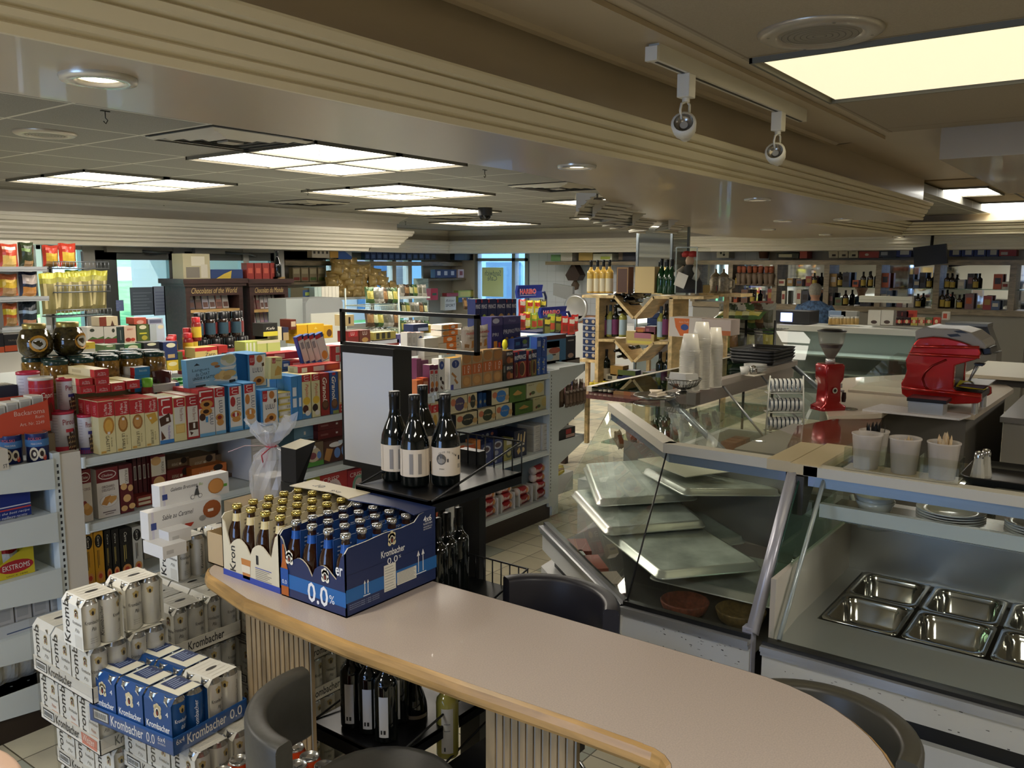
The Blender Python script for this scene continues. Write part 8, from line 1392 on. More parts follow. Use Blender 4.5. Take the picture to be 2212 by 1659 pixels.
blks([(674,541,712,557,'b5aea0',[('r',.08+.24*i,.55,.2+.24*i,.9,'3a3630')for i in range(4)],'row of small white boxes at the left of the high shelf'),(713,542,731,557,'b0883a',[],'round-looking amber box on the high shelf'),(731,541,760,560,'2f5596',[('p',[(.4,1),(1,.3),(1,1)],'8f9aa8')],'blue carton with a slanted top on the high shelf'),(982,548,1033,562,'1a1b1c',[('r',.45,0,.5,1,'2f3a2f')],'black boxes at the right of the high shelf'),(940,582,986,600,'24315f',[('r',.1+.32*i,.3,.25+.32*i,.8,'b5b9c6')for i in range(3)],'dark blue boxes with white labels on the right recess unit'),(989,582,1002,600,'b09a98',[('r',.3,.3,.8,.8,'7a3a3a')],'small white and red box beside the dark blue boxes'),(931,623,946,648,'a82a3a',[('r',.2,.4,.8,.6,'2f5a3a')],'red box on the lower right recess unit'),(961,641,985,670,'b9b8ac',[('t','Ritter',.1,.62,.8,.2,'2a2a26',.3),('t','SPORT',.08,.25,.84,.22,'2a2a26',0,.01)],'pale square box lettered with a sport word below the right recess unit'),(990,627,1030,652,'8f9a4a',[('r',0,0,1,.4,'2c4a74'),('r',.1,.5,.9,.9,'b8ad5a')],'green, yellow and blue cartons right of the lettered box'),(965,633,990,640,'8f2a2a',[],'small dark red box above the lettered box')],'small_box','y',11.4,.12)
for k in range(4):blk('mix_box',633+18*k,578,649+18*k,608,'y',11.65,.1,'8f8268',[('r',.1,.55,.9,.9,'b5aa8c'),('r',.1,.08,.9,.3,('7a2a24','8a4a34','4f6a34','5a6a34')[k])],'small baking mix box with a '+('dark red','brown','green','olive')[k]+' foot on the left recess unit')
BB=bag('bread_bag',.26,.2,.16,'b59b62',[(.1,.2,.5,.5,'c4ad7a'),(.6,.5,.9,.8,'9c8350')],'bread bag',.2);r=random.Random(11)
for row in range(6):
 n=(8,8,7,7,5,3)[row]
 for i in range(n):u=716+i*17.5+(row%2)*7+(8 if row>3 else 0);p=PY(u,642-12.5*row,11.45);BB((p.x,11.4+r.uniform(0,.12),p.z-.01),0,'clear bag of sliced bread in the tan heap before the recess windows','heap of bread bags',rot=(0,r.uniform(-.2,.2),r.uniform(-.4,.4)),scale=(1,1,.85+.3*r.random()))
for k in range(2):p=PY(862+10*k,636,11.4);BB((p.x,11.4,p.z),0,'lone bread bag right of the heap','bread bags right of the heap',scale=(.6,.6,.9))
blks([(796,622,806,641,'a82a2a',[('r',0,.3,1,.7,'cfcac0')],'red and white tin standing before the bread bags')],'tin_can','y',11.0,.08,'tin')
# ---- magazine stand, price terminal and wire baskets in the middle distance
blks([(628,622,680,646,'4a4632',[('r',.5,.1,.95,.8,'26406a'),('r',.6,.3,.8,.6,'8a9a4a')],'open carton of small packs left of the magazines'),(638,646,652,690,'a3b58a',[('e',.5,.5,.35,.3,'3a2f4a')],'green poster edge beside the grey terminal')],'carton','y',8.4,.2)
for k in range(7):blk('magazine',680+7.6*k,620-.2*k,687+7.6*k,645,'y',8.3,.2,'c9c6b8' if k>1 else '9fb0a8',[],'thin upright magazine in the pale row','magazine','row of upright magazines')
a,b=PY(660,645,7.3),PY(742,722,7.3);t=thing('price_terminal',(a.x,7.3,0),'rounded grey terminal cabinet with a white lower panel behind the golden cartons','terminal');h=a.z;w=b.x-a.x;MB().extr([(0,0),(w,0),(w,h-.05),(w-.05,h),(.05,h),(0,h-.05)],0,.4,mat('8d908f',.4),'y').build('housing',t);MB().box(.06,w-.02,-.01,0,.6,PY(700,676,7.3).z,mat('c4c4b8',.4)).build('front_panel',t);MB().box(-.22,0,.05,.35,.0,h+.0,mat('9aa09c',.4)).build('side_wing',t)
t=thing('basket_stand',(PY(790,700,7.6).x,7.6,0),'white wire basket stand with green-topped packets, seen through the header frame','rack');wm=mat('b5bdae',.4);w=PY(862,700,7.6).x-PY(790,700,7.6).x
for v in(660,712,745):z=PY(825,v,7.6).z;m=MB().tube([(0,0,z),(w,0,z),(w,.35,z),(0,.35,z),(0,0,z)],.006,wm,4).tube([(0,0,z-.07),(w,0,z-.07)],.006,wm,4);[m.tube([(w*i/20,0,z-.07),(w*i/20,0,z)],.003,wm,4)for i in range(21)];m.build('basket',t)
MB().tube([(w,0,0),(w,0,1.72)],.012,wm).tube([(0,.35,0),(0,.35,1.72)],.012,wm).build('posts',t)
PKB=[bag('snack_packet',.14,.2,.06,c,[(.1,.3,.9,.7,d)],'packet')for c,d in(('3f5a34','a8a052'),('4a3a2c','8a6a44'),('8f8f84','5a5a4a'),('2f3a2c','b5b58a'),('a8a59a','6f6f66'))];PN=('green','brown','grey','dark green','pale')
for j,(v,y,u0,u1,n)in enumerate(((655,7.75,795,860,6),(706,7.75,795,862,6),(742,7.75,800,862,5),(680,9.5,868,925,6),(640,10,865,922,6),(720,9,868,930,6),(668,9.5,1000,1036,3))):
 for i in range(n):q=(i*2+j)%5;p=PY(u0+(u1-u0)*(i+.5)/n,v,y);PKB[q]((p.x,y,p.z),0,PN[q]+' snack packet in the middle distance racks',PN[q]+' snack packets in the racks',rot=(-.15,0,r.uniform(-.2,.2)))
t=shelfy('packet_rack',866,930,722,9.0,.4,.02,'white rack posts with packets right of the wire baskets',SHW,1)
for v in(682,642):z=PY(900,v,9.0).z;MB().box(0,PY(930,v,9).x-PY(866,v,9).x,0,.4,z-PY(866,722,9).z-.02,z-PY(866,722,9).z,SHW).build('shelf_board',t)
# ---- sweets stands
def sign3(u0,v0,u1,v1,y,lab):
 a,b=PY(u0,v1,y),PY(u1,v0,y);w,h=b.x-a.x,b.z-a.z;t=thing('candy_stand',(a.x,y,0),lab,'display stand');z=a.z;m=MB().extr([(0,z),(.02,z+h*.5),(0,z+h),(.04,z+h),(.06,z+h*.5),(.04,z)],0,w,mat('1b2a78',.3));m.text('HARIBO',(w*.05,-.003,z+h*.3),(1,0,0),(0,0,1),w*.66,h*.42,mat('d8cfd0'),0,.05).text('HARIBO',(w*.06,-.005,z+h*.32),(1,0,0),(0,0,1),w*.64,h*.38,mat('c2202a'),0,.015);m.quad((w*.05,-.003,z+h*.2),(w*.7,-.003,z+h*.2),(w*.7,-.003,z+h*.23),(w*.05,-.003,z+h*.23),mat('b9bccc'));m.build('header',t)
 MB().tube([(w,.05,z+h*.4),(w+.12,.06,z+h*.4),(w+.16,.06,z+.0),(w+.16,.06,0)],.018,mat('16224f',.3)).build('frame',t);MB().box(-.1,w+.2,0,.3,0,1.2,mat('16224f',.4)).build('base',t);return z
z=sign3(1120,615,1173,645,6.9,'dark blue candy stand header with big red letters, farther one');sign3(1170,661,1225,688,6.0,'dark blue candy stand header with big red letters, nearer one')
CB=[bag('candy_bag',.17,.22,.05,c,[(.1,.6,.9,.85,d),(.15,.1,.85,.5,e)],'candy bag')for c,d,e in(('c9b81f','b03a2c','d3cf9a'),('b5302c','c9c0b0','8a3a2c'),('3a3a2a','b5a83a','6f6f3a'),('7f9a3a','c2b53a','b5503a'))];CN=('yellow','red','black','green')
for k,(u,v,y,q)in enumerate(((1120,681,6.95,1),(1136,683,6.95,0),(1152,683,6.95,0),(1165,680,6.97,2),(1130,708,6.9,0),(1145,710,6.9,3),(1158,708,6.9,3),(1120,712,6.8,1),(1182,716,5.95,3),(1196,717,5.95,2),(1210,720,5.95,1),(1225,722,5.95,1),(1172,724,5.9,2),(1233,716,6.0,1))):p=PY(u,v,y);CB[q]((p.x,y-.06,p.z),0,CN[q]+' candy bag hanging on the blue candy stands',CN[q]+' candy bags on the stands')
blks([(1172,724,1222,790,'3a6f9a',[('r',0,.86,1,1,'5a2f2a'),('e',.5,.5,.25,.1,'a85a4a'),('e',.3,.3,.15,.1,'8fb5cc')],'light-blue display carton with a striped top at the shelf end'),(1181,737,1208,793,'2f3a26',[('r',0,.25,1,.75,'b9b7ac'),('r',.1,.45,.7,.5,'3a3a34')],'dark green box with a broad white band at the shelf end'),(1222,726,1243,778,'1c2030',[('r',.2,.8,.8,.85,'a9a9a9'),('e',.5,.2,.3,.1,'a88a7a')],'black carton behind the light-blue display carton'),(1213,775,1252,792,'4a2f28',[('r',.3,.3,1,.8,'7a7470')],'dark brown crumpled bag at the shelf end')],'end_carton','y',4.0,.16)
# ================================================================ WINE RACK AND ITS TABLE
XR=7.35
def PR_(u,v,X=XR):q=PX(u,v,X);return(q.y,q.z)
t=thing('wine_rack',(XR,4.4,0),'pale wooden wine rack with two V-shaped bottle cradles','wine rack')
def board(pts,th,name='board',x0=0,x1=.34,mt=OAKX):
 m=MB();P=[Vector((a-4.4,b))for a,b in pts]
 for p,q in zip(P,P[1:]):d=(q-p).normalized();n=Vector((-d.y,d.x))*th;m.extr([tuple(p),tuple(q),tuple(q+n),tuple(p+n)],x0,x1,mt)
 o=m.build(name,t);m=MB()
 for p,q in zip(P,P[1:]):d=(q-p).normalized();n=Vector((-d.y,d.x))*(th*.0-.002);m.quad((x0+.02,p.x+n.x,p.y+n.y+.001),(x0+.02,q.x+n.x,q.y+n.y+.001),(x1,q.x+n.x,q.y+n.y+.001),(x1,p.x+n.x,p.y+n.y+.001),mat('cbc7ba',.5))
 m.build('white_lining',o);return o
board([PR_(1520,640),PR_(1410,639),PR_(1369,685),PR_(1328,638),PR_(1257,637)],-.028,'top_board');board([PR_(1445,738),PR_(1410,738),PR_(1368,779),PR_(1328,733),PR_(1293,732)],-.026,'middle_board');board([PR_(1450,832),PR_(1290,826)],-.026,'bottom_board')
for u in(1291,1450):a,b=PR_(u,641),PR_(u,858);MB().box(0,.34,a[0]-4.4-.02,a[0]-4.4+.02,.76,a[1]-.01,OAKX).build('post',t)
for v0,v1 in((640,684),(738,778)):
 m=MB();
 for s in(-1,1):q=[PR_(1369+s*76,v0+4),PR_(1369+s*36,v0+4),PR_(1369,v1+3),PR_(1369+s*40,v1-16)];m.poly([(.33,a-4.4,b)for a,b in q],mat('c2beb2',.5))
 m.build('white_back',t)
a,b=PR_(1236,860),PR_(1470,860);tt=thing('round_table',(XR-.2,4.3,0),'burgundy-topped dark wooden table under the wine rack','table');MB().box(-.1,.8,b[0]-4.3-.1,a[0]-4.3+.1,.72,.76,mat('5f3a3a',.2,noise=.3,scale=30,coat=.5)).build('tabletop',tt)
for y in(b[0]-4.3,a[0]-4.3-.05):MB().box(0,.06,y,y+.06,0,.72,DARKW).build('leg',tt)
def stand(P_,u,v,X,lab,grp=None,H=None,sc=None):
 q=PX(u,v,X);P_((q.x,q.y,q.z),0,lab,grp,scale=sc)
AM=Proto(wine('wine_bottle',.33,.04,mat('c2a04a',.05,coat=.5),CAPK,mat('c9c2a8',.6),'bord',(.1,.65),(PI*.8,PI*1.6)))
for k,u in enumerate((1276,1290,1303,1316)):stand(AM,u,633,XR+.12,'golden dessert wine bottle on top of the wine rack','four golden wine bottles on the rack')
GN=Proto(wine('wine_bottle',.33,.045,mat('123a1c',.05,coat=.6),CAPK,None,'burg'))
for k,(u,v)in enumerate(((1428,634),(1440,636),(1450,636))):stand(GN,u,v,XR+.1,'dark green sparkling wine bottle on top of the wine rack','green bottles on the rack')
DK=[Proto(wine('wine_bottle',.32,.04,GLK,CAPK,mat('6a2a58',.5),'bord',(.15,.8),(PI*.8,PI*1.6))),Proto(wine('wine_bottle',.32,.04,mat('9a9a4a',.06,coat=.5),mat('3a4a5a',.4),mat('9fb5c2',.5),'bord',(.15,.8),(PI*.8,PI*1.6))),Proto(wine('wine_bottle',.32,.042,mat('0f1a12',.06,coat=.6),CAPK,mat('b9b09a',.6),'bord',(.15,.6),(PI*.8,PI*1.6)))]
for k,(u,v,q,lb)in enumerate(((1297,727,0,'wine bottle with a plum label in the rack, at the left post'),(1308,728,0,'wine bottle with a plum label in the rack, second'),(1318,727,1,'white wine bottle with a pale blue label between two plum labels'),(1329,727,0,'wine bottle with a plum label, nearest the V cradle'),(1345,728,1,'white wine bottle with a pale blue label right of the plum labels'),(1427,733,1,'white wine bottle with a pale blue label at the right post'),(1438,728,0,'dark red bottle tucked at the right post'),(1297,822,2,'dark wine bottle with a cream label low in the rack, left'),(1309,822,2,'dark wine bottle with a cream label low in the rack, second'),(1425,830,2,'sparkling wine bottle with a cream label low in the rack, right'),(1440,832,2,'dark bottle low in the rack at the right post'))):stand(DK[q],u,v,XR+.15,lb)
LB=GN
m=MB();m.T=Matrix.Rotation(-PI/2,4,'Y');m.lathe([(.001,0),(.038,.001),(.038,.19),(.014,.24),(.014,.32),(.001,.32)],GLK,seg=12);o=m.build('lying_bottle');o['category']='wine bottle';LY=Proto(o)
for k,(u,v)in enumerate(((1369,672),(1362,660),(1376,660),(1355,648),(1369,648),(1383,648),(1349,637),(1363,635),(1378,634),(1392,637),(1400,634))):stand(LY,u,v,XR+.33,'black wine bottle lying in the upper V cradle','bottles lying in the upper cradle')
for k,(u,v)in enumerate(((1369,765),(1362,753),(1377,752))):stand(LY,u,v,XR+.33,'dark bottle lying in the lower V cradle','bottles lying in the lower cradle')
def bx(rows,X,d,name='small_box',cat='box'):
 for(u0,v0,u1,v1,c,sp,lb)in rows:blk(name,u0,v0,u1,v1,'x',X,d,c,sp,lb,cat)
bx([(1331,577,1357,635,'4a2c22',[('r',.05,.02,.95,.98,'a8844f'),('r',.1,.05,.9,.95,'4f3226')],'dark framed board standing on the wine rack'),(1371,576,1413,633,'c9b078',[('r',.03,.03,.97,.97,'cdb680')],'pale wooden box standing in front of the mirror pillar')],XR+.05,.1,'wooden_box')
bx([(1373,707,1393,722,'a05a44',[('r',.2,.3,.8,.7,'b9793a')],'orange chocolate pack in the rack, left'),(1393,705,1415,722,'6a3a4a',[('r',.1,.3,.4,.7,'9a5a6a')],'violet chocolate pack in the rack, right'),(1352,716,1412,745,'b5a06a',[('r',.05,.1,.95,.3,'c9bd5a'),('r',.3,.5,.9,.9,'a86a7a')],'open pale display box in the lower cradle'),(1334,800,1372,822,'22284f',[('r',0,.5,1,1,'4a5a2a')],'dark blue gift box with green paper, low in the rack'),(1388,805,1416,830,'1f2548',[('r',0,.6,1,1,'3f4a26')],'dark blue gift box at the right, low in the rack'),(1308,808,1332,822,'b3ad98',[('r',.2,.2,.6,.7,'3a3a34')],'pale patterned small box low in the rack'),(1318,790,1345,812,'94743a',[],'gold foil pack low in the rack')],XR+.1,.12)
for k in range(6):blk('tin_box',1259,687+14.6*k,1287,700.5+14.6*k,'x',XR+.1,.15,'1f2f55',[('r',0,.85,1,1,'8f9ab0'),('e',.3,.45,.12,.3,'b5a58a'),('e',.8,.45,.12,.3,'b5a58a')],'dark blue patterned round-label tin in the column left of the wine rack','tin','column of six dark blue tins')
tag(MB().box(0,.2,0,.25,-.03,0,OAKX).box(.1,.14,.2,.24,-.9,-.03,OAKX).build('tin_stand',None,(XR+.08,PX(1288,776,XR).y,PX(1273,776,XR+.1).z)),'small wooden stand under the column of blue tins','stand')
MUS=simplejar('mustard_jar',.03,.09,mat('1c1c1a',.2),mat('c9b52a',.3),.03,lab=mat('b5b3a2',.6))
for j in range(2):
 for i in range(5):q=PX(1278+10*i,852,XR-.1+.08*j);MUS((q.x+.08*j,q.y,.762),0,'small black jar with a yellow lid on the burgundy table','yellow-lidded jars on the burgundy table')
bx([(1325,846,1347,858,'8a6a44',[],'brown paper box on the burgundy table, left'),(1347,834,1362,857,'94603c',[('r',0,.6,1,1,'6f6a64')],'orange-brown box on the burgundy table'),(1362,816,1394,834,'9a96a8',[('r',0,.45,1,.55,'7a5a6a')],'wrapped lilac soap packs stacked high'),(1362,835,1394,856,'8f6a58',[('r',0,.5,1,.6,'b9a9a0')],'wrapped brown soap packs below the lilac ones')],XR-.12,.12)
for k in range(3):blk('bottle_box',1328+9*k,820,1336+9*k,846,'x',XR-.05,.05,'a9a39a',[('r',.3,.5,.7,.95,'3a3a3a')],'slim pale bottle on the burgundy table','bottle','slim pale bottles on the table')
# doll in an acrylic case
q0,q1=PX(1458,634,XR+.02),PX(1506,534,XR+.02);t=thing('display_case',(XR+.02,q0.y,q0.z),'clear acrylic case holding a costumed doll on the wine rack','display case');w,h=q0.y-q1.y,q1.z-q0.z;e=.006;AE=mat('c9d3d3',.1,alpha=.5)
m=MB();m.quad((0,0,0),(0,-w,0),(0,-w,h),(0,0,h),AC).quad((.3,0,0),(.3,-w,0),(.3,-w,h),(.3,0,h),AC).quad((0,0,h),(.3,0,h),(.3,-w,h),(0,-w,h),AC)
for y in(0,-w):m.box(0,e,y-e,y+e,0,h,AE)
m.box(0,e,-w,0,h-e,h+e,AE);m.build('acrylic_walls',t)
q=PX(1488,632,XR+.16);t=thing('costume_doll',(q.x,q.y,q.z),'doll in a black dress with a red pompom hat holding a white card','doll');s=1.0
MB().lathe([(.13,0),(.12,.1),(.05,.2),(.055,.24),(.03,.26)],mat('23232a',.7),seg=16).build('dress',t);MB().lathe([(.001,.25),(.035,.265),(.042,.3),(.03,.34),(.001,.35)],mat('c9a58c',.5),seg=14).build('head',t)
m=MB();[m.lathe([(.001,.33+.0),(.04,.335),(.045,.36),(.03,.385),(.001,.39)],mat('b31f22',.6),c=(0,dy,0),seg=10)for dy in(-.03,.035)];m.build('red_hat',t);MB().tube([(0,.05,.23),(-.06,.11,.17),(-.1,.06,.14)],.028,mat('b9b4aa',.7),8).tube([(0,-.05,.23),(-.06,-.11,.18),(-.08,-.09,.12)],.028,mat('b9b4aa',.7),8).build('sleeves',t);m=MB();m.T=Matrix.Rotation(.35,4,'X');m.box(-.145,-.14,-.0,.11,.04,.17,mat('cdcabd',.5));m.build('white_card',t)
# steins and figurines right of the rack, on a darker ledge
t=thing('figure_ledge',(XR+.5,PX(1600,640,XR+.5).y,0),'pale wooden ledge right of the wine rack with beer steins','shelf');wy=PX(1510,640,XR+.5).y-PX(1600,640,XR+.5).y;zz=PX(1550,634,XR+.5).z;MB().box(0,.3,0,wy,zz-.03,zz,OAKX).build('shelf_board',t);MB().box(.1,.14,wy*.4,wy*.4+.04,0,zz-.03,OAKX).build('post',t)
ST=thing('beer_stein',(0,0,0),None,'beer stein');MB().lathe([(.001,0),(.07,0),(.06,.03),(.062,.12),(.05,.15),(.055,.16)],mat('8f8672',.35,.3,noise=.4,scale=50),seg=14).tube([(-.0,-.06,.04),(0,-.11,.06),(0,-.11,.12),(0,-.05,.14)],.01,mat('8f8672',.35),6).build('body',ST);MB().lathe([(.056,.16),(.04,.18),(.012,.2),(.01,.23),(.001,.235)],mat('9a978c',.25,.9),seg=14).build('lid',ST);SN=Proto(ST)
for u,lb in((1545,'metal-lidded beer stein on the ledge, left'),(1562,'metal-lidded beer stein on the ledge, right')):stand(SN,u,633,XR+.6,lb)
bx([(1518,616,1535,634,'b09a68',[],'small cream box on the ledge'),(1535,616,1563,634,'4a4a52',[('r',.05+.18*i,.1,.12+.18*i,.9,'a8504a')for i in range(5)],'card of small dark bottles on the ledge')],XR+.55,.08)
# orange box, coffee shelving
bx([(1445,686,1515,728,'c9c1b8',[('p',[(.15,.95),(.62,.95),(.6,.05),(.35,.05),(.2,.5)],'c9662a'),('e',.48,.5,.12,.16,'2a4a8a'),('t','Autre Truffe',.3,.72,.3,.1,'d3b59a',.3)],'white and orange carton with a blue handle hole, behind the cup towers'),(1515,690,1578,724,'c4b5ac',[('p',[(.0,0),(1,0),(1,.3),(.3,.3)],'b8683a')],'side of a pale orange display carton beside it')],XR-.3,.2,'large_carton')
t=thing('wire_shelving',(8.4,PX(1672,760,8.4).y,0),'black wire shelving with coffee bags, right of the wine rack','shelving unit');wy=PX(1560,760,8.4).y-PX(1672,760,8.4).y
for v in(712,765,820):zz=PX(1620,v,8.4).z;m=MB();[m.tube([(0,wy*i/16,zz),(.4,wy*i/16,zz)],.003,BLK,4)for i in range(17)];m.tube([(0,0,zz),(0,wy,zz)],.006,BLK,5).tube([(0,0,zz-.03),(0,wy,zz-.03)],.006,BLK,5);m.build('wire_shelf',t)
for y in(0,wy*.55,wy):MB().tube([(0,y,0),(0,y,PX(1620,690,8.4).z)],.014,BLK,8).build('post',t)
for v in(712,765):
 for i in range(6):q=(i+v)%5;p=PX(1568+18*i,v-2,8.55);PKB[q]((p.x,p.y,p.z),0,PN[q]+' coffee bag on the black wire shelving',PN[q]+' bags on the wire shelving',rot=(0,0,-1.57),scale=(1.2,1.2,1.3))
for i in range(5):
 for j in range(3):blk('red_cookie_box',1622+(i%3)*14,651+15*j+i//3*2,1635+(i%3)*14,665+15*j+i//3*2,'x',8.8+.12*(i//3),.1,'a05a52',[('r',.1,.3,.9,.6,'5a2420')],'pinkish-red small box in the block beyond the coffee bags','box','block of pinkish-red boxes')if i<3 else None
for k in range(5):p=PX(1560+15*k,690,8.3);PKB[3 if k%2 else 0]((p.x,p.y,p.z),0,'large green coffee bag lying on top of the wire shelving','green bags on top of the wire shelving',rot=(-1.2,0,-1.57),scale=(1.5,1,1))
# ================================================================ FAR COUNTER, BACK WALL
XF=11.3;ya,yb=PX(1678,707,XF).y,PX(2060,712,XF).y
zt=PX(1850,708,XF).z;t=thing('deli_counter',(XF,yb,0),'far white-topped refrigerated deli counter with wide glass front','display case');w=ya-yb
MB().box(-.05,.6,-.1,w,zt-.07,zt,mat('c9cbc4',.3)).build('top_slab',t);MB().box(0,.6,0,w,0,.35,mat('8f958f',.4)).build('base_panel',t);m=MB();m.quad((-.25,0,.38),(-.25,w,.38),(-.02,w,zt-.08),(-.02,0,zt-.08),GLS);m.build('front_glass',t);MB().box(.45,.5,0,w,.35,zt-.07,mat('6a6f68',.3,.3)).build('back_wall',t)
for z in(.62,.85):MB().box(-.05,.4,0,w,z,z+.02,mat('9aa39a',.25,.3)).build('inner_shelf',t)
area(XF+.1,(ya+yb)/2,zt-.1,.2,w*.9,4,(.95,1,.95))
bx([(1668,672,1748,699,'1f2022',[],'dark weighing register on the far counter')],XF+.1,.4,'register','register');q0,q1=PX(1686,694,XF+.09),PX(1712,676,XF+.09);MB().box(-.004,0,-.0,q0.y-q1.y,0,q1.z-q0.z,emis('9fb0ff',1.6)).build('screen',None,(XF+.09,q1.y,q0.z));tag(bpy.data.objects['screen'],'lit blue-white screen of the dark register','screen')
SP_=simplejar('spice_tin',.03,.1,mat('a88a52',.3),mat('b5b3a8',.4),.02)
for k in range(8):p=PX(1794+8*k,701,XF+.2);SP_((p.x,p.y,p.z),0,'small tan spice tin on the far counter','spice tins on the far counter')
TN=[('r',0,.3,1,.7,'a8322a'),('e',.5,.5,.25,.25,'c9b58a')]
for k in range(6):blk('tea_tin',1935+16*k,686,1949+16*k,703,'x',XF+.15,.1,('2a1a18','241a1a','b0a04a','b59a7a','5a6a44','a8402c')[k],TN,('black','dark brown','yellow','beige','green','red')[k]+' small tea tin in the row on the far counter','tin')
bx([(1874,670,1901,702,'cdcabf',[('e',.5,.2,.25,.12,'4a3a34')],'cream paper bag dispenser on the far counter, left'),(1902,670,1929,702,'cdcabf',[('e',.5,.2,.25,.12,'4a3a34')],'cream paper bag dispenser on the far counter, right'),(1937,672,1962,685,'3a1a1c',[('r',.4,.2,.5,.8,'8a3a34')],'stacked dark tins on the far counter'),(1958,671,1976,688,'b5402f',[('r',.2,.2,.8,.6,'8a2a24')],'red tub on the stacked tins'),(2034,674,2048,691,'b9b3a2',[('r',.2,.2,.8,.8,'a8452f')],'small white and red tin standing high at the right'),(1855,640,1965,654,'c4c3b4',[('r',0,.35,1,.42,'9a998c')],'long cream paper-roll holder above the far counter'),(1816,672,1850,700,'9a9c98',[],'glass jar with sticks on the far counter'),(1789,672,1826,686,'7f97b8',[('r',.1,.2,.9,.4,'b9c6d8')],'small pale blue screen behind the spice tins')],XF+.25,.12)
q=PX(2040,735,10.4);t=thing('deli_scale',(q.x,q.y,0),'black deli scale with a tilted screen behind the espresso machine','scale');z0=PX(2090,760,10.4).z;w=PX(2035,740,10.4).y-PX(2150,740,10.4).y;MB().box(0,.4,-w,0,0,z0,mat('77736a',.5)).build('stand',t);MB().box(0,.35,-w*.8,0,z0,z0+.28,BLK).build('housing',t);m=MB();m.add([(-.02,-w*.78,z0+.3),(-.02,-w,z0+.02),(.3,-w,z0+.02),(.3,-w*.78,z0+.3),(-.02,-w*.8,z0+.02)],[(0,4,1),(0,1,2,3)],mat('2a2a2c',.2));m.build('display',t);MB().box(-.02,.36,-w*.8,.0,z0+.28,z0+.31,mat('6f706c',.3,.6)).build('weighing_plate',t)
# slicer and cuckoo clock in the far left corner
t=thing('wall_clock',(13.6,PX(1243,600,13.6).y,PX(1243,592,13.6).z),'small dark cuckoo clock hanging below the white shelf','clock');MB().extr([(-.16,-.02),(0,.22),(.16,-.02),(.1,-.12),(-.1,-.12)],-.1,.1,mat('3a2c26',.6)).build('case',t);MB().lathe([(.001,-.3),(.06,-.28),(.08,-.2),(.03,-.12)],mat('5a4a3c',.6),seg=10).build('bell',t)
q=PX(1240,700,12.2);t=thing('meat_slicer',(q.x,q.y,0),'steel meat slicer with a round guard by the white tiled wall','slicer');z0=PX(1240,697,12.2).z;MB().box(-.1,.5,-1.2,.6,0,z0,mat('b5b7b5',.4)).build('stand',t);MB().box(0,.3,-.4,.2,z0,z0+.12,mat('8f6a4a',.5)).build('base',t);m=MB();m.T=Matrix.Translation((0,-.05,z0+.25))@Matrix.Rotation(-PI/2,4,'Y');m.lathe([(.001,0),(.2,0),(.24,.03),(.2,.05)],STEEL,seg=24);m.build('blade_guard',t);MB().extr([(.1,z0+.35),(.5,z0+.45),(.5,z0+.65),(.1,z0+.6)],.1,.16,mat('8f9394',.3,.5)).build('carriage',t)
q0,q1=PX(1178,572,13.3),PX(1385,572,13.3);t=thing('wall_shelf',(13.3,q1.y,q0.z),'pale wooden shelf high on the white tiled wall, boxes and papers on it','shelf');MB().box(0,.55,0,q0.y-q1.y,0,.06,WOODG).build('shelf_board',t);MB().box(.5,.56,0,.05,-.3,0,WOODG).build('bracket',t)
bx([(1190,550,1210,564,'6f9a6a',[],'green box on the white wall shelf'),(1211,546,1236,564,'b9b7ac',[],'white box on the white wall shelf'),(1250,546,1280,563,'b59a5a',[],'tan and yellow box on the wall shelf'),(1281,548,1322,563,'cfd0ba',[('r',.4,.2,.9,.6,'a8b54a')],'pile of white papers with a green sheet on the wall shelf'),(1336,544,1372,562,'1c2034',[('r',.0,0,.25,1,'6a5a4a')],'dark blue box by the pillar on the wall shelf')],13.35,.3)
# mirrored wall shelving
XB=13.62
t=thing('wall_unit',(XB,by(2230),0),'long mirrored wooden wall shelving with dividers behind the far counter','shelving unit');yo=by(2230)
def yx(u,X=XB):return PX(u,600,X).y-yo
zt_,zl=PX(1950,562,XB).z,PX(1950,664,XB).z
MB().box(.22,.24,0,yx(1500),zl,zt_,MIR).build('mirror_back',t);MB().box(-.05,.27,0,yx(1500),zt_-.07,zt_,WOODG).build('top_board',t);MB().box(-.06,.27,0,yx(1500),zl-.08,zl,WOODG).build('bottom_board',t);MB().box(-.02,.27,0,yx(1500),.0,zl-.08,mat('8a857a',.5)).build('lower_panel',t)
for u in(1500,1580,1676,1788,1900,2026,2190):MB().box(-.03,.22,yx(u)-.03,yx(u)+.05,zl,zt_-.07,WOODG).build('divider',t)
zm=PX(1950,622,XB).z;MB().box(.0,.22,0,yx(1500),zm-.008,zm,pane('cfe0dc')).build('glass_shelf',t)
r=random.Random(21);CL=('8a3a34','b9b3a2','3a3a44','94743a','5a6a4a','2a2420','a8a29a','6a4a3a','7a5a5a','c2bda9','4a5a74','a8502c')
NK=('dark red','cream','charcoal','ochre','sage green','black-brown','light grey','brown','mauve','ivory','slate blue','orange');BAY=('left of the register','behind the person','right of the person','above the dispensers','far right')
WB_=Proto(wine('spirit_bottle',.24,.04,mat('2a1f14',.1,coat=.5),CAPK,mat('a8903a',.5),'bord',(.2,.7),(PI*.8,PI*1.6)))
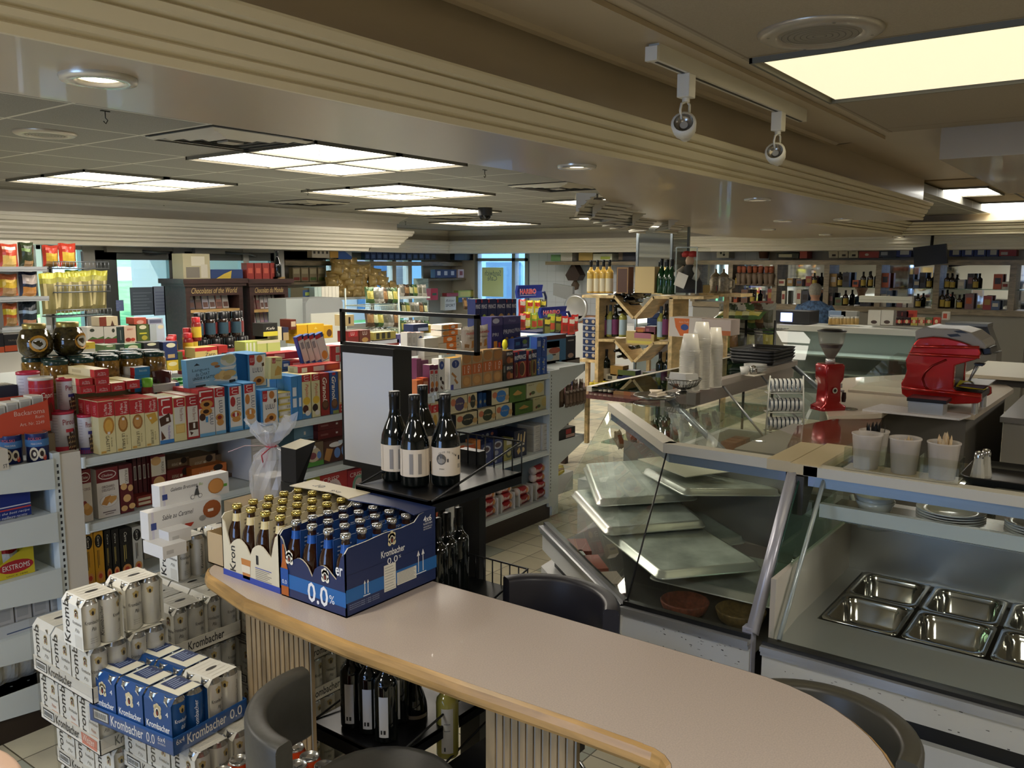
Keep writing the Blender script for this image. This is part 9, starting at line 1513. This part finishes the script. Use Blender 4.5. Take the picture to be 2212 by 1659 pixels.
for bay,(u0,u1)in enumerate(((1585,1672),(1680,1784),(1792,1896),(1904,2020),(2032,2186))):
 for row,z in enumerate((zl,zm)):
  u=u0+2
  while u<u1-8:
   w=r.uniform(7,15);k=r.randrange(12);p=PX(u+w/2,600,XB+.04);hh=r.uniform(.10,.24)
   if r.random()<.62:o=carton('shelf_box',w/1847*15.2*.9,hh,.1,CL[k],[('r',.15,.35,.85,.75,CL[(k+3)%12])],cat='box')((p.x+.03,p.y,z+.001),-PI/2,NK[k]+' box on the '+('lower' if row==0 else 'upper')+' mirrored shelf, '+BAY[bay],NK[k]+' boxes, '+BAY[bay]+(' low' if row==0 else ' high'))
   elif r.random()<.6:WB_((p.x,p.y,z+.001),0,'dark bottle on the '+('lower' if row==0 else 'upper')+' mirrored shelf, '+BAY[bay],'dark bottles '+BAY[bay]+(' low' if row==0 else ' high'),scale=(1,1,r.uniform(.8,1.1)))
   u+=w+r.uniform(0,9)
NUT=thing('nutcracker',(0,0,0),None,'figurine');MB().lathe([(.001,0),(.05,0),(.05,.02),(.03,.03),(.04,.1),(.05,.16),(.03,.18)],mat('6a5a4a',.5),seg=10).build('body',NUT);MB().lathe([(.001,.18),(.03,.19),(.03,.23),(.035,.235),(.03,.28),(.001,.285)],mat('94523a',.5),seg=10).build('head',NUT);NC=Proto(NUT)
for k,u in enumerate((1596,1606,1618,1630,1642,1655,1665)):p=PX(u,620,XB-.05);NC((p.x,p.y,zm+.001),0,'wooden nutcracker figure on the upper mirrored shelf','nutcracker figures',scale=(1.2,1.2,1.1))
bx([(1548,538,1574,557,'b9b7ac',[('e',.35,.6,.08,.2,'2a2a28'),('e',.6,.35,.1,.15,'2a2a28'),('e',.6,.7,.08,.1,'2a2a28')],'white box with black flecks on the wall unit top'),(1677,547,1725,558,'2a2c20',[('r',.1,.2,.7,.8,'a8a48f')],'long dark green box on the wall unit top'),(1727,543,1743,558,'9a3a2f',[],'small red box on the wall unit top'),(1855,543,1898,557,'9c3a30',[('e',.4,.5,.1,.2,'b9a99a')],'long red carton on the wall unit top'),(1899,541,1935,556,'242a3a',[('r',.1,.3,.5,.8,'8f949c')],'dark blue-grey carton on the wall unit top'),(1936,531,1968,555,'25306a',[('r',.25,.2,.85,.9,'b9bab5')],'blue archive box with white panel, left of the monitor'),(2158,528,2195,553,'94302c',[('r',.1,.6,.4,.9,'b9b0a6'),('r',.5,.6,.8,.9,'b9b0a6'),('r',.1,.1,.5,.35,'b9b0a6')],'red carton with white panels at the far right')],XB,.25)
for k in range(6):blk('shoe_box',1790+21.5*(k%3),546-11*(k//3),1810+21.5*(k%3),557-11*(k//3),'x',XB,.22,'a8a08a',[('r',.35,.3,.75,.7,'221d18')],'white carton with a dark window on the wall unit top','box','white windowed cartons on the wall unit')
for k in range(4):blk('archive_box',2050+27*k,531,2075+27*k,554,'x',XB,.25,'25306a',[('r',.3,.15,.85,.8,'b5b7b8')],'dark blue archive box right of the monitor','box','dark blue archive boxes')
q=PX(1645,558,XB);t=thing('plant_pot',(XB+.1,q.y,q.z),'brown flower pot on the wall unit top','pot');MB().lathe([(.07,0),(.09,.12),(.1,.12),(.1,.14)],mat('4a2c20',.6),seg=16).build('pot',t)
q0,q1=PX(1972,573,12.6),PX(2046,530,12.6);t=thing('wall_monitor',(12.6,(q0.y+q1.y)/2,(q0.z+q1.z)/2),'black monitor hanging tilted before the wall unit','monitor');m=MB();m.T=Matrix.Rotation(-.12,4,'X');w,h=(q0.y-q1.y)/2,(q1.z-q0.z)/2;m.box(0,.08,-w,w,-h,h,BLK);m.build('screen_back',t);MB().tube([(.05,0,0),(.1,0,.3)],.02,BLK).build('arm',t)
# ---- person behind the counter, seen from behind
pp=PX(1757,700,12.6);t=thing('person',(pp.x,pp.y,0),'person with short grey hair in a patterned blue shirt behind the far counter','person')
s=MB();SK=mat('b58a72',.6);secs=[(.0,.10,.09,.09),(.45,.085,.085,.085),(.88,.17,.15,.0),(.95,.19,.14,0),(1.10,.18,.13,0),(1.30,.215,.14,0),(1.42,.225,.12,0),(1.47,.16,.09,0),(1.50,.065,.06,0),(1.55,.058,.06,0),(1.585,.07,.085,0),(1.64,.082,.10,0),(1.70,.08,.098,0),(1.74,.055,.07,0),(1.755,.01,.01,0)]
n=20;rings=[[(b*math.cos(2*PI*i/n)+(.0 if z<1.5 else.02),a*math.sin(2*PI*i/n),z)for i in range(n)]for z,a,b,_ in secs];loft(s,rings,SK);
for e in(-1,1):s.tube([(0,e*.2,1.42),(.05,e*.25,1.3),(.1,e*.27,1.12),(.25,e*.2,1.05),(.36,e*.14,1.05)],.05,SK,10,rr=[.055,.055,.045,.036,.03]);[s.tube([(.36,e*(.12+.015*f),1.05),(.40,e*(.12+.016*f),1.045),(.44,e*(.12+.015*f),1.03)],.008,SK,5)for f in range(4)];s.tube([(.36,e*.1,1.05),(.39,e*.085,1.06)],.009,SK,5)
for e in(-1,1):s.tube([(0,e*.082,1.66),(.03,e*.092,1.66),(.035,e*.088,1.63)],.012,SK,5)
s.tube([(.115,0,1.665),(.135,0,1.64),(.115,0,1.63)],.012,SK,6);[s.disc((.117,e*.03,1.67),.009,mat('2a2420'),8,n=(1,0,0))for e in(-1,1)];s.box(.108,.114,-.022,.022,1.605,1.611,mat('8a4a44'));s.build('body',t)
SHM=mat('3f5878',.8,noise=.75,scale=22);m=MB();loft(m,[[(x*1.07+(0),y*1.07,z)for x,y,z in rr]for rr in rings[2:8]]+[[(.075*math.cos(2*PI*i/n),.08*math.sin(2*PI*i/n),1.515)for i in range(n)]],SHM,False)
for e in(-1,1):m.tube([(0,e*.19,1.42),(.04,e*.245,1.32),(.09,e*.27,1.15)],.07,SHM,10,rr=[.07,.07,.062])
m.build('patterned_shirt',t);hr=MB();HAIR=mat('8f8a80',.8,noise=.2,scale=60,bump=.4)
loft(hr,[[(.02+b*math.cos(2*PI*i/n)*1.08-.012,a*math.sin(2*PI*i/n)*1.08,z+.012+(.05 if math.cos(2*PI*i/n)>.3 and z<1.7 else 0))for i in range(n)]for z,a,b,_ in secs[10:]],HAIR);hr.build('short_hair',t)
MB().box(-.14,.12,-.17,.17,.05,.93,mat('2c2f38',.8)).build('trousers',t)
# far-corner sliver of a pale chair back at the left frame edge
tag(shell(.22,.27,.80,1.0,-40,150,mat('c9a890',.5)).build('chair_back',None,(.53,2.06,-.14)),'pale beige chair back cut off by the lower left frame corner','chair')
